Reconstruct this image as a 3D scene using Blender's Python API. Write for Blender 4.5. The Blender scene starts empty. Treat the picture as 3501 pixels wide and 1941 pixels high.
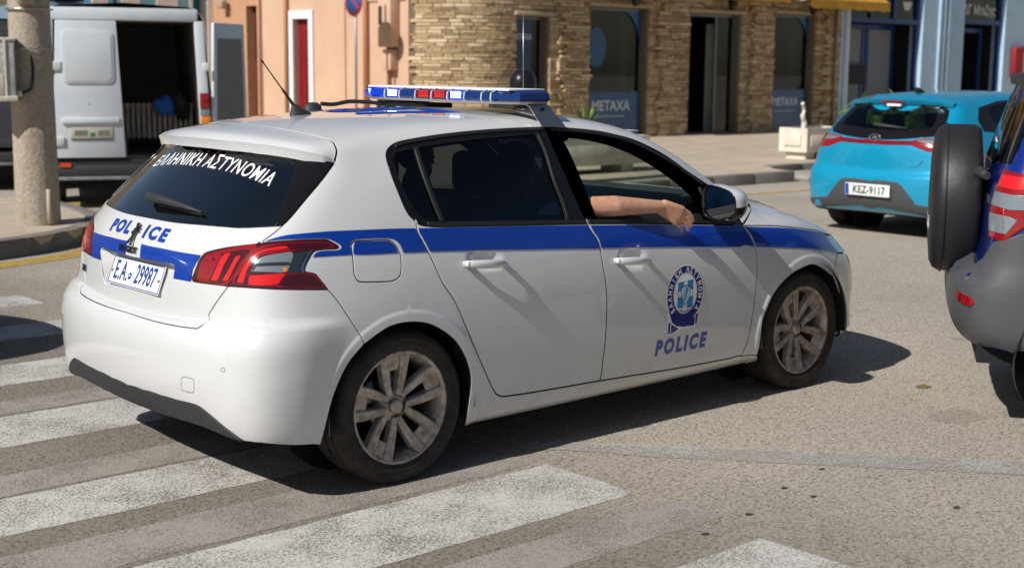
import bpy, bmesh, math, random
import numpy as np
from mathutils import Vector, Matrix, noise
from mathutils.bvhtree import BVHTree
from mathutils.geometry import delaunay_2d_cdt

# ------------------------------------------------------------------ scene, camera, sky, sun
scene = bpy.context.scene
PW, PH = 3501.0, 1941.0
CAM = np.array((-3.2335, -5.1766, 1.6789)); YAW, PITCH, ROLL = math.radians(48.519), math.radians(-9.0434), math.radians(0.5075)
FPX = 4707.76
cf = np.array((math.cos(PITCH)*math.cos(YAW), math.cos(PITCH)*math.sin(YAW), math.sin(PITCH)))
cr = np.cross(cf, (0, 0, 1)); cr /= np.linalg.norm(cr); cu = np.cross(cr, cf)
cr, cu = cr*math.cos(ROLL)+cu*math.sin(ROLL), -cr*math.sin(ROLL)+cu*math.cos(ROLL)
cam_data = bpy.data.cameras.new('camera'); cam = bpy.data.objects.new('camera', cam_data)
scene.collection.objects.link(cam)
M = Matrix.Identity(4)
for i in range(3):
    M[i][0], M[i][1], M[i][2], M[i][3] = cr[i], cu[i], -cf[i], CAM[i]
cam.matrix_world = M
cam_data.sensor_width = 36.0; cam_data.lens = FPX/PW*36.0
cam_data.clip_start = 0.05; cam_data.clip_end = 2000
cam_data.dof.use_dof = True; cam_data.dof.focus_distance = 5.9; cam_data.dof.aperture_fstop = 3.2
scene.camera = cam

SUN_DIR = Vector((1.0, 0.06, -0.86)).normalized()          # the way the light travels
SUN_EL = math.asin(-SUN_DIR.z); SUN_AZ = math.atan2(-SUN_DIR.y, -SUN_DIR.x)
world = bpy.data.worlds.new('World'); scene.world = world; world.use_nodes = True
wn = world.node_tree.nodes; wl = world.node_tree.links
bg = wn['Background']
sky = wn.new('ShaderNodeTexSky'); sky.sky_type = 'NISHITA'; sky.sun_disc = False
sky.sun_elevation = SUN_EL; sky.sun_rotation = math.pi/2-SUN_AZ
sky.air_density = 1.0; sky.dust_density = 0.7; sky.ozone_density = 1.0
wl.new(sky.outputs[0], bg.inputs[0]); bg.inputs[1].default_value = 0.0577
sd = bpy.data.lights.new('sun', 'SUN'); sd.energy = 5.0; sd.angle = math.radians(0.55); sd.color = (1.0, 0.97, 0.925)
so = bpy.data.objects.new('sun', sd); scene.collection.objects.link(so)
so.rotation_euler = SUN_DIR.to_track_quat('-Z', 'Y').to_euler()
scene.view_settings.view_transform = 'Standard'; scene.view_settings.look = 'None'
scene.view_settings.exposure = 0.0; scene.view_settings.gamma = 1.0
scene.view_settings.use_curve_mapping = False
scene.cycles.use_denoising = True
scene.cycles.max_bounces = 8; scene.cycles.transparent_max_bounces = 24
scene.cycles.glossy_bounces = 4; scene.cycles.diffuse_bounces = 3

# ------------------------------------------------------------------ photo pixel -> direction
def ray(px, py):
    d = cf + cr*(px-PW/2)/FPX - cu*(py-PH/2)/FPX
    return Vector(d).normalized()
CAMV = Vector(CAM)
def ground(px, py, z=0.0):
    d = ray(px, py); t = (z-CAMV.z)/d.z
    return CAMV+d*t
def onplane(px, py, p0, n):
    d = ray(px, py); t = (Vector(p0)-CAMV).dot(Vector(n))/d.dot(Vector(n))
    return CAMV+d*t
def pix(P):
    d = np.array(P)-CAM; z = d@cf
    return PW/2+FPX*(d@cr)/z, PH/2-FPX*(d@cu)/z

# ------------------------------------------------------------------ materials
MATS = {}
def mat(name, col=(.5, .5, .5), rough=.5, metal=0., coat=0., spec=.5, emit=None, estr=0., alpha=None, trans=0., ior=1.45):
    if name in MATS: return MATS[name]
    m = bpy.data.materials.new(name); m.use_nodes = True; MATS[name] = m
    b = m.node_tree.nodes['Principled BSDF']
    b.inputs['Base Color'].default_value = (*col, 1); b.inputs['Roughness'].default_value = rough
    b.inputs['Metallic'].default_value = metal; b.inputs['Coat Weight'].default_value = coat
    b.inputs['Coat Roughness'].default_value = .03; b.inputs['Specular IOR Level'].default_value = spec
    b.inputs['Transmission Weight'].default_value = trans; b.inputs['IOR'].default_value = ior
    if emit: b.inputs['Emission Color'].default_value = (*emit, 1); b.inputs['Emission Strength'].default_value = estr
    return m
def nodes(m): return m.node_tree.nodes, m.node_tree.links, m.node_tree.nodes['Principled BSDF']
def tex(m, kind, scale, detail=4., rough=.6, coord='Object', sc=(1, 1, 1), rot=(0, 0, 0)):
    n, l, b = nodes(m)
    tc = n.new('ShaderNodeTexCoord'); mp = n.new('ShaderNodeMapping'); mp.inputs['Scale'].default_value = sc; mp.inputs['Rotation'].default_value = rot
    t = n.new(kind); l.new(tc.outputs[coord], mp.inputs[0]); l.new(mp.outputs[0], t.inputs['Vector'])
    if 'Scale' in t.inputs: t.inputs['Scale'].default_value = scale
    if 'Detail' in t.inputs: t.inputs['Detail'].default_value = detail
    if 'Roughness' in t.inputs: t.inputs['Roughness'].default_value = rough
    return t
def ramp(m, src, stops, interp='LINEAR'):
    n, l, b = nodes(m); r = n.new('ShaderNodeValToRGB'); r.color_ramp.interpolation = interp
    e = r.color_ramp.elements
    while len(e) < len(stops): e.new(.5)
    for q, (p, c) in zip(e, stops):
        q.position = p; q.color = (*c, 1) if not isinstance(c, (int, float)) else (c, c, c, 1)
    l.new(src, r.inputs[0]); return r.outputs[0]
def mixc(m, fac, a, b_, mode='MIX'):
    n, l, b = nodes(m); x = n.new('ShaderNodeMix'); x.data_type = 'RGBA'; x.blend_type = mode
    for s, v in ((x.inputs[0], fac), (x.inputs[6], a), (x.inputs[7], b_)):
        if isinstance(v, (int, float)): s.default_value = v
        elif isinstance(v, tuple): s.default_value = (*v, 1)
        else: l.new(v, s)
    return x.outputs[2]
def math_(m, op, a, b_=0.):
    n, l, b = nodes(m); x = n.new('ShaderNodeMath'); x.operation = op
    for s, v in ((x.inputs[0], a), (x.inputs[1], b_)):
        if isinstance(v, (int, float)): s.default_value = v
        else: l.new(v, s)
    return x.outputs[0]
def setc(m, out, name='Base Color'):
    n, l, b = nodes(m); l.new(out, b.inputs[name])
def bump(m, h, strength=.3, dist=.01):
    n, l, b = nodes(m); x = n.new('ShaderNodeBump'); x.inputs['Strength'].default_value = strength; x.inputs['Distance'].default_value = dist
    l.new(h, x.inputs['Height']); l.new(x.outputs[0], b.inputs['Normal']); return x
def noisy(m, col, amt=.12, scale=6., rough=None, bumps=0., detail=5., bscale=None):
    """colour that wanders a little, plus optional fine relief"""
    t = tex(m, 'ShaderNodeTexNoise', scale, detail)
    lo = tuple(max(0, c*(1-amt)) for c in col); hi = tuple(min(1, c*(1+amt)) for c in col)
    setc(m, ramp(m, t.outputs[0], [(.3, lo), (.7, hi)]))
    if bumps:
        t2 = tex(m, 'ShaderNodeTexNoise', bscale or scale*8, 4); bump(m, t2.outputs[0], bumps, .01)
    return m
def glassmat(name, tint=(.8, .85, .85), refl=1.0, rough=0.0):
    """thin sheet glass: transparent tint with a Fresnel reflection"""
    if name in MATS: return MATS[name]
    m = bpy.data.materials.new(name); m.use_nodes = True; MATS[name] = m
    n, l = m.node_tree.nodes, m.node_tree.links; n.clear()
    o = n.new('ShaderNodeOutputMaterial'); mx = n.new('ShaderNodeMixShader'); tr = n.new('ShaderNodeBsdfTransparent')
    gl = n.new('ShaderNodeBsdfGlossy'); gl.inputs['Roughness'].default_value = rough
    tr.inputs[0].default_value = (*tint, 1)
    lw = n.new('ShaderNodeLayerWeight'); lw.inputs[0].default_value = .5
    pw = n.new('ShaderNodeMath'); pw.operation = 'POWER'; pw.inputs[1].default_value = 5.; l.new(lw.outputs['Facing'], pw.inputs[0])
    k = n.new('ShaderNodeMath'); k.operation = 'MULTIPLY_ADD'; k.inputs[1].default_value = .93*refl; k.inputs[2].default_value = .055*refl
    l.new(pw.outputs[0], k.inputs[0]); l.new(k.outputs[0], mx.inputs[0]); l.new(tr.outputs[0], mx.inputs[1]); l.new(gl.outputs[0], mx.inputs[2]); l.new(mx.outputs[0], o.inputs[0])
    return m

# ------------------------------------------------------------------ objects
COL = scene.collection
def link(o, parent=None):
    COL.objects.link(o)
    if parent is not None: o.parent = parent
    return o
def me_obj(name, me, m=None, parent=None):
    o = bpy.data.objects.new(name, me)
    if m is not None and not me.materials: me.materials.append(m)
    return link(o, parent)
def tag(o, label=None, cat=None, group=None, kind=None):
    if label: o['label'] = label
    if cat: o['category'] = cat
    if group: o['group'] = group
    if kind: o['kind'] = kind
    return o
def empty(name, label, cat, loc=(0, 0, 0), rz=0., group=None):
    o = bpy.data.objects.new(name, None); o.location = loc; o.rotation_euler = (0, 0, rz); o.empty_display_size = .1
    link(o); return tag(o, label, cat, group)
def copy_tree(o, parent=None):
    c = o.copy(); COL.objects.link(c); c.parent = parent
    for ch in list(o.children): copy_tree(ch, c)
    return c
class MB:
    """collects shapes in one mesh"""
    def __init__(s): s.v = []; s.f = []; s.sm = []
    def add(s, vs, fs, smooth=False):
        k = len(s.v); s.v += [tuple(v) for v in vs]; s.f += [tuple(i+k for i in f) for f in fs]; s.sm += [smooth]*len(fs); return s
    def box(s, a, b, mx=None):
        x0, y0, z0 = a; x1, y1, z1 = b
        vs = [(x0, y0, z0), (x1, y0, z0), (x1, y1, z0), (x0, y1, z0), (x0, y0, z1), (x1, y0, z1), (x1, y1, z1), (x0, y1, z1)]
        if mx is not None: vs = [mx@Vector(v) for v in vs]
        return s.add(vs, [(0, 3, 2, 1), (4, 5, 6, 7), (0, 1, 5, 4), (1, 2, 6, 5), (2, 3, 7, 6), (3, 0, 4, 7)])
    def tube(s, pts, r, n=10, cap=True, smooth=True):
        pts = [Vector(p) for p in pts]; rs = r if isinstance(r, (list, tuple)) else [r]*len(pts)
        vs = []; fs = []; up = None
        for i, p in enumerate(pts):
            d = (pts[min(i+1, len(pts)-1)]-pts[max(i-1, 0)]).normalized()
            if up is None:
                up = Vector((0, 0, 1)) if abs(d.z) < .9 else Vector((1, 0, 0))
            a = d.cross(up).normalized(); b = a.cross(d).normalized(); up = b
            for k in range(n):
                t = 2*math.pi*k/n; vs.append(p+(a*math.cos(t)+b*math.sin(t))*rs[i])
        for i in range(len(pts)-1):
            for k in range(n):
                fs.append((i*n+k, i*n+(k+1) % n, (i+1)*n+(k+1) % n, (i+1)*n+k))
        s.add(vs, fs, smooth)
        if cap:
            k0 = len(s.v)-len(vs); s.f += [tuple(k0+k for k in reversed(range(n))), tuple(k0+(len(pts)-1)*n+k for k in range(n))]; s.sm += [False]*2
        return s
    def lathe(s, prof, n=32, mx=None, smooth=True, close=False):
        """prof: (r, h) about z"""
        vs = []; fs = []
        for r, h in prof:
            for k in range(n):
                t = 2*math.pi*k/n; v = Vector((r*math.cos(t), r*math.sin(t), h)); vs.append(mx@v if mx is not None else v)
        m = len(prof)
        for i in range(m-1 if not close else m):
            j = (i+1) % m
            for k in range(n): fs.append((i*n+k, i*n+(k+1) % n, j*n+(k+1) % n, j*n+k))
        return s.add(vs, fs, smooth)
    def prism(s, poly, h0, h1, mx=None, smooth=False):
        """poly (x,y) counter-clockwise, extruded in z"""
        n = len(poly); vs = [Vector((x, y, h0)) for x, y in poly]+[Vector((x, y, h1)) for x, y in poly]
        if mx is not None: vs = [mx@v for v in vs]
        return s.add(vs, [tuple(reversed(range(n))), tuple(range(n, 2*n))]+[(i, (i+1) % n, n+(i+1) % n, n+i) for i in range(n)], smooth)
    def build(s, name, m, parent=None, bevel=0., seg=2, sharp=None):
        me = bpy.data.meshes.new(name); me.from_pydata(s.v, [], s.f)
        me.polygons.foreach_set('use_smooth', s.sm)
        if bevel:
            bm = bmesh.new(); bm.from_mesh(me); bmesh.ops.remove_doubles(bm, verts=bm.verts, dist=1e-5)
            es = [e for e in bm.edges if len(e.link_faces) == 2 and e.calc_face_angle(0) > .5]
            bmesh.ops.bevel(bm, geom=es, offset=bevel, segments=seg, profile=.5, affect='EDGES', clamp_overlap=True)
            bm.to_mesh(me); bm.free()
            for p in me.polygons: p.use_smooth = True
            me.set_sharp_from_angle(angle=.7)
        elif sharp:
            for p in me.polygons: p.use_smooth = True
            me.set_sharp_from_angle(angle=sharp)
        me.update()
        if m is not None: me.materials.append(m)
        return me_obj(name, me, None, parent)
def rotm(loc=(0, 0, 0), x=0., y=0., z=0., s=(1, 1, 1)):
    from mathutils import Euler
    return Matrix.Translation(loc) @ Euler((x, y, z)).to_matrix().to_4x4() @ Matrix.Diagonal((*s, 1))
def pchip(xs, ys):
    xs = np.array(xs, float); ys = np.array(ys, float); h = np.diff(xs); d = np.diff(ys)/h; m = np.zeros(len(xs))
    for i in range(1, len(xs)-1):
        if d[i-1]*d[i] > 0:
            w1 = 2*h[i]+h[i-1]; w2 = h[i]+2*h[i-1]; m[i] = (w1+w2)/(w1/d[i-1]+w2/d[i])
    m[0] = d[0]; m[-1] = d[-1]
    def f(x):
        x = min(max(x, xs[0]), xs[-1]); i = min(max(int(np.searchsorted(xs, x))-1, 0), len(h)-1); t = (x-xs[i])/h[i]
        return ((1+2*t)*(1-t)**2*ys[i]+t*(1-t)**2*h[i]*m[i]+t*t*(3-2*t)*ys[i+1]+t*t*(t-1)*h[i]*m[i+1])
    return f
def crom(pts, n=6, closed=True):
    """Catmull-Rom through 2-D or 3-D points; a point given as a 'k' tuple (.., 'k') stays a corner"""
    P = [np.array(p[:-1] if isinstance(p[-1], str) else p, float) for p in pts]; K = [isinstance(p[-1], str) for p in pts]
    out = []; N = len(P)
    for i in range(N if closed else N-1):
        p1, p2 = P[i], P[(i+1) % N]
        p0 = P[i-1] if (closed or i > 0) else p1; p3 = P[(i+2) % N] if (closed or i+2 < N) else p2
        m1 = (p2-p1) if K[i] else (p2-p0)/2; m2 = (p2-p1) if K[(i+1) % N] else (p3-p1)/2
        L = np.linalg.norm(p2-p1); 
        # keep tangents no longer than the span
        for m in (m1, m2):
            q = np.linalg.norm(m)
            if q > L > 0: m *= L/q
        for k in range(n):
            t = k/n; out.append((2*t**3-3*t*t+1)*p1+(t**3-2*t*t+t)*m1+(3*t*t-2*t**3)*p2+(t**3-t*t)*m2)
    if not closed: out.append(P[-1])
    return out

# ------------------------------------------------------------------ car body base surface (a closed, subdivided cage)
def lerp(a, b, t): return a+(b-a)*t
class Body:
    """Smooth hull of a car: rows are feature lines that run from the rear centre round the side to the front centre."""
    def __init__(s, rows, stations, top, rear_p=2.4, front_p=2.2, lat=(0, .36, .72), sub=4, x0=-.1, x1=2.9, zc=None, R=.8):
        # rows: list of dict(rc=(x,z), rk=(x,w,z), side=[(x,w,z)..], fk=(x,w,z), fc=(x,z))
        # top: list of (x, z) along the roof centre line
        nr = len(rows); ns = len(stations); nl = len(lat)
        ncol = ns+2
        verts = []; idx = {}
        def V(key, p):
            idx[key] = len(verts); verts.append(p); return idx[key]
        xr0 = min(r['rk'][0] for r in rows); xf0 = max(r['fk'][0] for r in rows)
        for j, r in enumerate(rows):
            pts = [r['rk']]+r['side']+[r['fk']]
            xs = [p[0] for p in pts]; fw = pchip(xs, [p[1] for p in pts]); fz = pchip(xs, [p[2] for p in pts])
            for c in range(ncol):
                if c == 0: x = r['rk'][0]
                elif c == ncol-1: x = r['fk'][0]
                else:
                    x = stations[c-1]
                    x += (r['rk'][0]-xr0)*max(0, 1-(x-xr0)/1.7)+(r['fk'][0]-xf0)*max(0, 1-(xf0-x)/1.3)
                V(('s', j, c), (x, fw(x), fz(x)))
            for k, t in enumerate(lat):
                for end, kk, cc, pw in (('r', r['rk'], r['rc'], rear_p), ('f', r['fk'], r['fc'], front_p)):
                    tt = t**pw
                    V((end, j, k), (lerp(cc[0], kk[0], tt), kk[1]*t, lerp(cc[1], kk[2], t**2)))
        ft = pchip([p[0] for p in top], [p[1] for p in top])
        # top patch between the last row and the centre line
        for c in range(1, ncol-1):
            ex, ew, ez = verts[idx[('s', nr-1, c)]]
            # x on the centre line for this column
            xr, xf = rows[-1]['rk'][0], rows[-1]['fk'][0]
            f = (ex-xr)/(xf-xr); xc = lerp(rows[-1]['rc'][0], rows[-1]['fc'][0], f)
            xc = lerp(ex, xc, max(0, 1-min(f, 1-f)*3.2)) if s_flat(f) else xc
            for k, t in enumerate(lat):
                x = lerp(xc, ex, t**2); zc_ = ft(x); z = lerp(zc_, ez, t**2.3) if True else 0
                V(('t', c, k), (x, ew*t, z))
        faces = []
        S = lambda j, c: idx[('s', j, c)]
        for j in range(nr-1):
            for c in range(ncol-1): faces.append((S(j, c), S(j, c+1), S(j+1, c+1), S(j+1, c)))
            for end in 'rf':
                col = [[idx[(end, jj, k)] for k in range(nl)]+[S(jj, 0 if end == 'r' else ncol-1)] for jj in (j, j+1)]
                for k in range(nl):
                    q = (col[0][k], col[0][k+1], col[1][k+1], col[1][k]); faces.append(q if end == 'r' else q[::-1])
        def T(c, k):
            if k == nl: return S(nr-1, c)
            if c == 0: return idx[('r', nr-1, k)]
            if c == ncol-1: return idx[('f', nr-1, k)]
            return idx[('t', c, k)]
        for c in range(ncol-1):
            for k in range(nl): faces.append((T(c, k+1), T(c+1, k+1), T(c+1, k), T(c, k)))
        # mirror
        n = len(verts); mir = {}
        V2 = [(x, -w, z) for x, w, z in verts]; F2 = [tuple(reversed(f)) for f in faces]
        allv = list(V2); mp = []
        for i, (x, w, z) in enumerate(verts):
            if w < 1e-6: mp.append(i)
            else: mp.append(len(allv)); allv.append((x, w, z))
        allf = [tuple(f) for f in F2]+[tuple(mp[i] for i in f) for f in faces]
        me = bpy.data.meshes.new('cage'); me.from_pydata(allv, [], allf)
        o = bpy.data.objects.new('cage', me); COL.objects.link(o)
        md = o.modifiers.new('s', 'SUBSURF'); md.levels = sub; md.render_levels = sub; md.use_limit_surface = False
        dg = bpy.context.evaluated_depsgraph_get(); ev = o.evaluated_get(dg).to_mesh()
        s.co = np.empty(len(ev.vertices)*3); ev.vertices.foreach_get('co', s.co); s.co = s.co.reshape(-1, 3)
        s.no = np.empty(len(ev.vertices)*3); ev.vertices.foreach_get('normal', s.no); s.no = s.no.reshape(-1, 3)
        s.faces = [tuple(p.vertices) for p in ev.polygons]
        s.tris = []
        for f in s.faces:
            for k in range(1, len(f)-1): s.tris.append((f[0], f[k], f[k+1]))
        bpy.data.objects.remove(o); bpy.data.meshes.remove(me)
        s.bvh = BVHTree.FromPolygons([Vector(c) for c in s.co], s.tris)
        s.x0, s.x1, s.R = x0, x1, R
        s.zc = zc or (lambda x: .85)
        # outward check
        h = s.hit(Vector((.8, -5, .6)), Vector((0, 1, 0)))
        if h and h[1].y > 0: s.no = -s.no
        s.M = Matrix.Identity(4)
    def hit(s, o, d):
        loc, nn, i, dist = s.bvh.ray_cast(o, d)
        if loc is None: return None
        a, b, c = s.tris[i]; A, B, C = (Vector(s.co[k]) for k in (a, b, c))
        v0, v1, v2 = B-A, C-A, loc-A; d00, d01, d11 = v0.dot(v0), v0.dot(v1), v1.dot(v1); d20, d21 = v2.dot(v0), v2.dot(v1)
        den = d00*d11-d01*d01 or 1e-12; v = (d11*d20-d01*d21)/den; w = (d00*d21-d01*d20)/den
        n = Vector(s.no[a])*(1-v-w)+Vector(s.no[b])*v+Vector(s.no[c])*w
        return loc, n.normalized()
    # photo pixel -> point on the hull (car space)
    def px(s, x, y):
        Mi = s.M.inverted(); o = Mi@CAMV; d = (Mi.to_3x3()@ray(x, y)).normalized()
        h = s.hit(o, d)
        if h: return h[0]
        # grazing miss: nearest point on the hull to the ray
        best = None
        for k in range(40, 240):
            p = o+d*(k*.05); q = s.bvh.find_nearest(p)
            if q[0] is not None and (best is None or q[3] < best[1]): best = (q[0], q[3])
        return best[0]
    # hull coordinates (capsule projection): s along the car, t = elevation angle * R
    def st(s, p):
        x, y, z = p; w = -y
        if x < s.x0:
            dx = s.x0-x; zc = s.zc(s.x0); th = math.atan2(dx, w); return (s.x0-s.R*th, s.R*math.atan2(z-zc, math.hypot(dx, w)))
        if x > s.x1:
            dx = x-s.x1; zc = s.zc(s.x1); th = math.atan2(dx, w); return (s.x1+s.R*th, s.R*math.atan2(z-zc, math.hypot(dx, w)))
        return (x, s.R*math.atan2(z-s.zc(x), w))
    def at(s, a, t):
        ph = t/s.R
        if a < s.x0: th = (s.x0-a)/s.R; o = Vector((s.x0, 0, s.zc(s.x0))); d = Vector((-math.sin(th)*math.cos(ph), -math.cos(th)*math.cos(ph), math.sin(ph)))
        elif a > s.x1: th = (a-s.x1)/s.R; o = Vector((s.x1, 0, s.zc(s.x1))); d = Vector((math.sin(th)*math.cos(ph), -math.cos(th)*math.cos(ph), math.sin(ph)))
        else: o = Vector((a, 0, s.zc(a))); d = Vector((0, -math.cos(ph), math.sin(ph)))
        h = s.hit(o+d*4, -d)
        if h is None:
            q = s.bvh.find_nearest(o+d*.8); return q[0], q[1]
        return h
    def rear_s(s): return s.x0-s.R*math.pi/2
    def front_s(s): return s.x1+s.R*math.pi/2
def s_flat(f): return False

# ------------------------------------------------------------------ police car hull
zc_308 = lambda x: .85 if x < 2.1 else lerp(.85, .50, min(1, (x-2.1)/.9))
def R_(rc, rk, side, fk, fc): return dict(rc=rc, rk=rk, side=side, fk=fk, fc=fc)
rows308 = [
 R_((-.640,.245), (-.46,.70,.215), [(.3,.79,.170),(1.2,.80,.175),(2.2,.79,.180)], (3.12,.70,.20), (3.36,.20)),
 R_((-.700,.275), (-.55,.775,.235), [(-.2,.845,.205),(.3,.865,.190),(1.2,.866,.200),(2.2,.862,.212),(2.6,.85,.22)], (3.17,.755,.24), (3.43,.24)),
 R_((-.748,.380), (-.575,.80,.345), [(-.2,.868,.31),(.3,.880,.29),(1.2,.878,.30),(2.2,.876,.305),(2.6,.87,.31)], (3.20,.785,.35), (3.48,.35)),
 R_((-.765,.500), (-.588,.822,.48), [(-.2,.888,.45),(.3,.892,.45),(1.2,.886,.45),(2.2,.886,.45),(2.6,.888,.45)], (3.20,.80,.45), (3.49,.45)),
 R_((-.762,.590), (-.588,.832,.585), [(-.2,.897,.58),(.3,.897,.58),(1.2,.891,.58),(2.2,.892,.58),(2.6,.897,.58)], (3.195,.805,.53), (3.485,.52)),
 R_((-.748,.640), (-.580,.832,.645), [(-.2,.897,.66),(.3,.896,.66),(1.2,.892,.66),(2.2,.893,.66),(2.6,.895,.66)], (3.185,.80,.585), (3.475,.57)),
 R_((-.716,.668), (-.566,.824,.69), [(-.2,.892,.73),(.3,.893,.74),(1.2,.890,.74),(2.2,.890,.73),(2.6,.888,.72)], (3.17,.79,.63), (3.46,.62)),
 R_((-.722,.760), (-.560,.812,.79), [(-.2,.876,.82),(.3,.882,.83),(1.2,.882,.82),(2.2,.880,.80),(2.6,.872,.79)], (3.15,.775,.67), (3.44,.66)),
 R_((-.705,.900), (-.535,.785,.93), [(-.2,.845,.945),(.3,.862,.935),(1.2,.866,.91),(2.2,.862,.865),(2.6,.848,.83)], (3.12,.75,.705), (3.41,.69)),
 R_((-.640,1.010), (-.470,.735,1.04), [(-.2,.795,1.065),(.2,.822,1.055),(1.07,.836,.985),(2.19,.828,.905),(2.6,.812,.865),(2.9,.785,.795)], (3.08,.72,.735), (3.37,.72)),
 R_((-.475,1.185), (-.305,.680,1.195), [(-.05,.735,1.215),(.2,.752,1.22),(1.0,.748,1.205),(1.6,.752,1.155),(2.0,.765,1.03),(2.25,.772,.935),(2.6,.745,.885)], (3.03,.68,.765), (3.33,.74)),
 R_((-.330,1.320), (-.165,.632,1.300), [(.12,.660,1.335),(.5,.655,1.372),(1.0,.648,1.392),(1.4,.645,1.378),(1.68,.655,1.315),(1.95,.69,1.175),(2.25,.725,.99),(2.4,.72,.935),(2.7,.69,.88)], (2.97,.63,.785), (3.29,.755)),
 R_((-.375,1.338), (-.165,.615,1.338), [(.12,.612,1.380),(.5,.602,1.411),(1.0,.595,1.427),(1.4,.59,1.415),(1.64,.605,1.36),(1.95,.655,1.195),(2.25,.695,1.01),(2.4,.685,.95),(2.7,.65,.895)], (2.93,.58,.80), (3.25,.77)),
 R_((-.352,1.378), (-.14,.555,1.368), [(.12,.55,1.402),(.5,.545,1.431),(1.0,.54,1.443),(1.4,.535,1.432),(1.62,.56,1.385),(1.95,.62,1.205),(2.25,.66,1.025),(2.4,.65,.965),(2.7,.61,.91)], (2.88,.52,.82), (3.20,.79)),
]
st308 = [-.40,-.18,.08,.35,.75,1.15,1.45,1.68,1.9,2.1,2.3,2.5,2.75,2.98]
top308 = [(-.36,1.380),(-.1,1.418),(.1,1.434),(.6,1.452),(1.1,1.458),(1.5,1.443),(1.66,1.42),(1.85,1.34),(2.1,1.225),(2.4,1.08),(2.57,.99),(2.7,.965),(2.9,.93),(3.1,.86),(3.21,.79)]
for j, r in enumerate(rows308):
    x, w, z = r['rk']
    dx, dw = [(-.09,.05),(-.10,.055),(-.09,.055),(-.075,.045),(-.07,.04),(-.07,.04),(-.045,.022),(-.035,.015),(-.035,.02),(-.03,.02),(-.03,.03),(-.05,.035),(-.06,.035),(-.06,.04)][j]
    r['rk'] = (x+dx, w+dw, z)
    cx, cz = r['rc']; r['rc'] = (cx-[.0,.0,.0,0,0,0,0,.0,.018,.058,.02,0.0,0,0][j], cz+([0,.01,.01,.02][j-10] if j >= 10 else 0))
    if j >= 9:
        up = [.03,.035,.032,.03,.03][j-9]
        r['side'] = [(a, b, c+(up if a > 2.4 else 0)+(.012 if a < 1.2 and j == 13 else 0)-(.012 if 1.3 < a < 1.99 and j >= 12 else 0)) for a, b, c in r['side']]
        r['fk'] = (r['fk'][0], r['fk'][1]+.01, r['fk'][2]+up)
    if j < 2: r['fk'] = (r['fk'][0]+.07, r['fk'][1]+.045, r['fk'][2])
top308 = [(a, b+(.022 if a < 1.2 else (-.008 if a < 1.6 else (-.015 if a < 2.3 else .015)))) for a, b in top308]
H308 = Body(rows308, st308, top308, zc=zc_308, rear_p=3.0, x0=-.25)

# ------------------------------------------------------------------ panels laid on a hull
def inpoly(P, q):
    x, y = q; c = False; n = len(P)
    for i in range(n):
        x1, y1 = P[i]; x2, y2 = P[i-1]
        if (y1 > y) != (y2 > y) and x < (x2-x1)*(y-y1)/(y2-y1)+x1: c = not c
    return c
def inpoly_np(P, X, Y):
    c = np.zeros(len(X), bool); n = len(P)
    for i in range(n):
        x1, y1 = P[i]; x2, y2 = P[i-1]
        if y1 == y2: continue
        m = ((y1 > Y) != (y2 > Y)) & (X < (x2-x1)*(Y-y1)/(y2-y1)+x1); c ^= m
    return c
def area(P): return .5*sum(P[i-1][0]*P[i][1]-P[i][0]*P[i-1][1] for i in range(len(P)))
def clean(P, eps=1.2e-3):
    out = []
    for p in P:
        if not out or math.dist(p, out[-1]) > eps: out.append(tuple(p))
    while len(out) > 3 and math.dist(out[0], out[-1]) <= eps: out.pop()
    return out
def resample(P, h):
    out = []; n = len(P)
    for i in range(n):
        a, b = P[i], P[(i+1) % n]; k = max(1, int(math.ceil(math.dist(a, b)/h)))
        for q in range(k): out.append((a[0]+(b[0]-a[0])*q/k, a[1]+(b[1]-a[1])*q/k))
    return out
def offset_poly(P, d, keep=None):
    """move a counter-clockwise polygon inward by d; vertices for which keep() holds stay on their line"""
    n = len(P); out = []
    for i in range(n):
        a, p, b = np.array(P[i-1]), np.array(P[i]), np.array(P[(i+1) % n])
        e1 = p-a; e2 = b-p; l1 = np.linalg.norm(e1) or 1e-9; l2 = np.linalg.norm(e2) or 1e-9
        n1 = np.array((-e1[1], e1[0]))/l1; n2 = np.array((-e2[1], e2[0]))/l2
        k1 = keep and keep(a) and keep(p); k2 = keep and keep(p) and keep(b)
        if k1 and k2: out.append(tuple(p)); continue
        if k1: q = n2-e1/l1*(n2@(e1/l1))*0; m = e1/l1; den = n2@m; out.append(tuple(p+m*(d/den) if abs(den) > .2 else p+n2*d)); continue
        if k2: m = e2/l2; den = n1@m; out.append(tuple(p+m*(d/den) if abs(den) > .2 else p+n1*d)); continue
        m = n1+n2; q = np.linalg.norm(m)
        if q < .3: m = n1; s = 1.
        else: m /= q; s = 1/max(.45, m@n1)
        out.append(tuple(p+m*d*s))
    return out
def clip_half(P, ax, val, keep_less):
    out = []; n = len(P)
    f = (lambda p: val-p[ax]) if keep_less else (lambda p: p[ax]-val)
    for i in range(n):
        a, b = P[i-1], P[i]; fa, fb = f(a), f(b)
        if (fa >= 0) != (fb >= 0):
            t = fa/(fa-fb); q = [a[0]+(b[0]-a[0])*t, a[1]+(b[1]-a[1])*t]; q[ax] = val; out.append(tuple(q))
        if fb >= 0: out.append(tuple(b))
    return out
def seg_dist(P, X, Y):
    D = np.full(len(X), 1e9); n = len(P)
    for i in range(n):
        ax_, ay = P[i-1]; bx, by = P[i]; vx, vy = bx-ax_, by-ay; L = vx*vx+vy*vy or 1e-12
        t = np.clip(((X-ax_)*vx+(Y-ay)*vy)/L, 0, 1); D = np.minimum(D, np.hypot(X-ax_-t*vx, Y-ay-t*vy))
    return D
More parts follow.
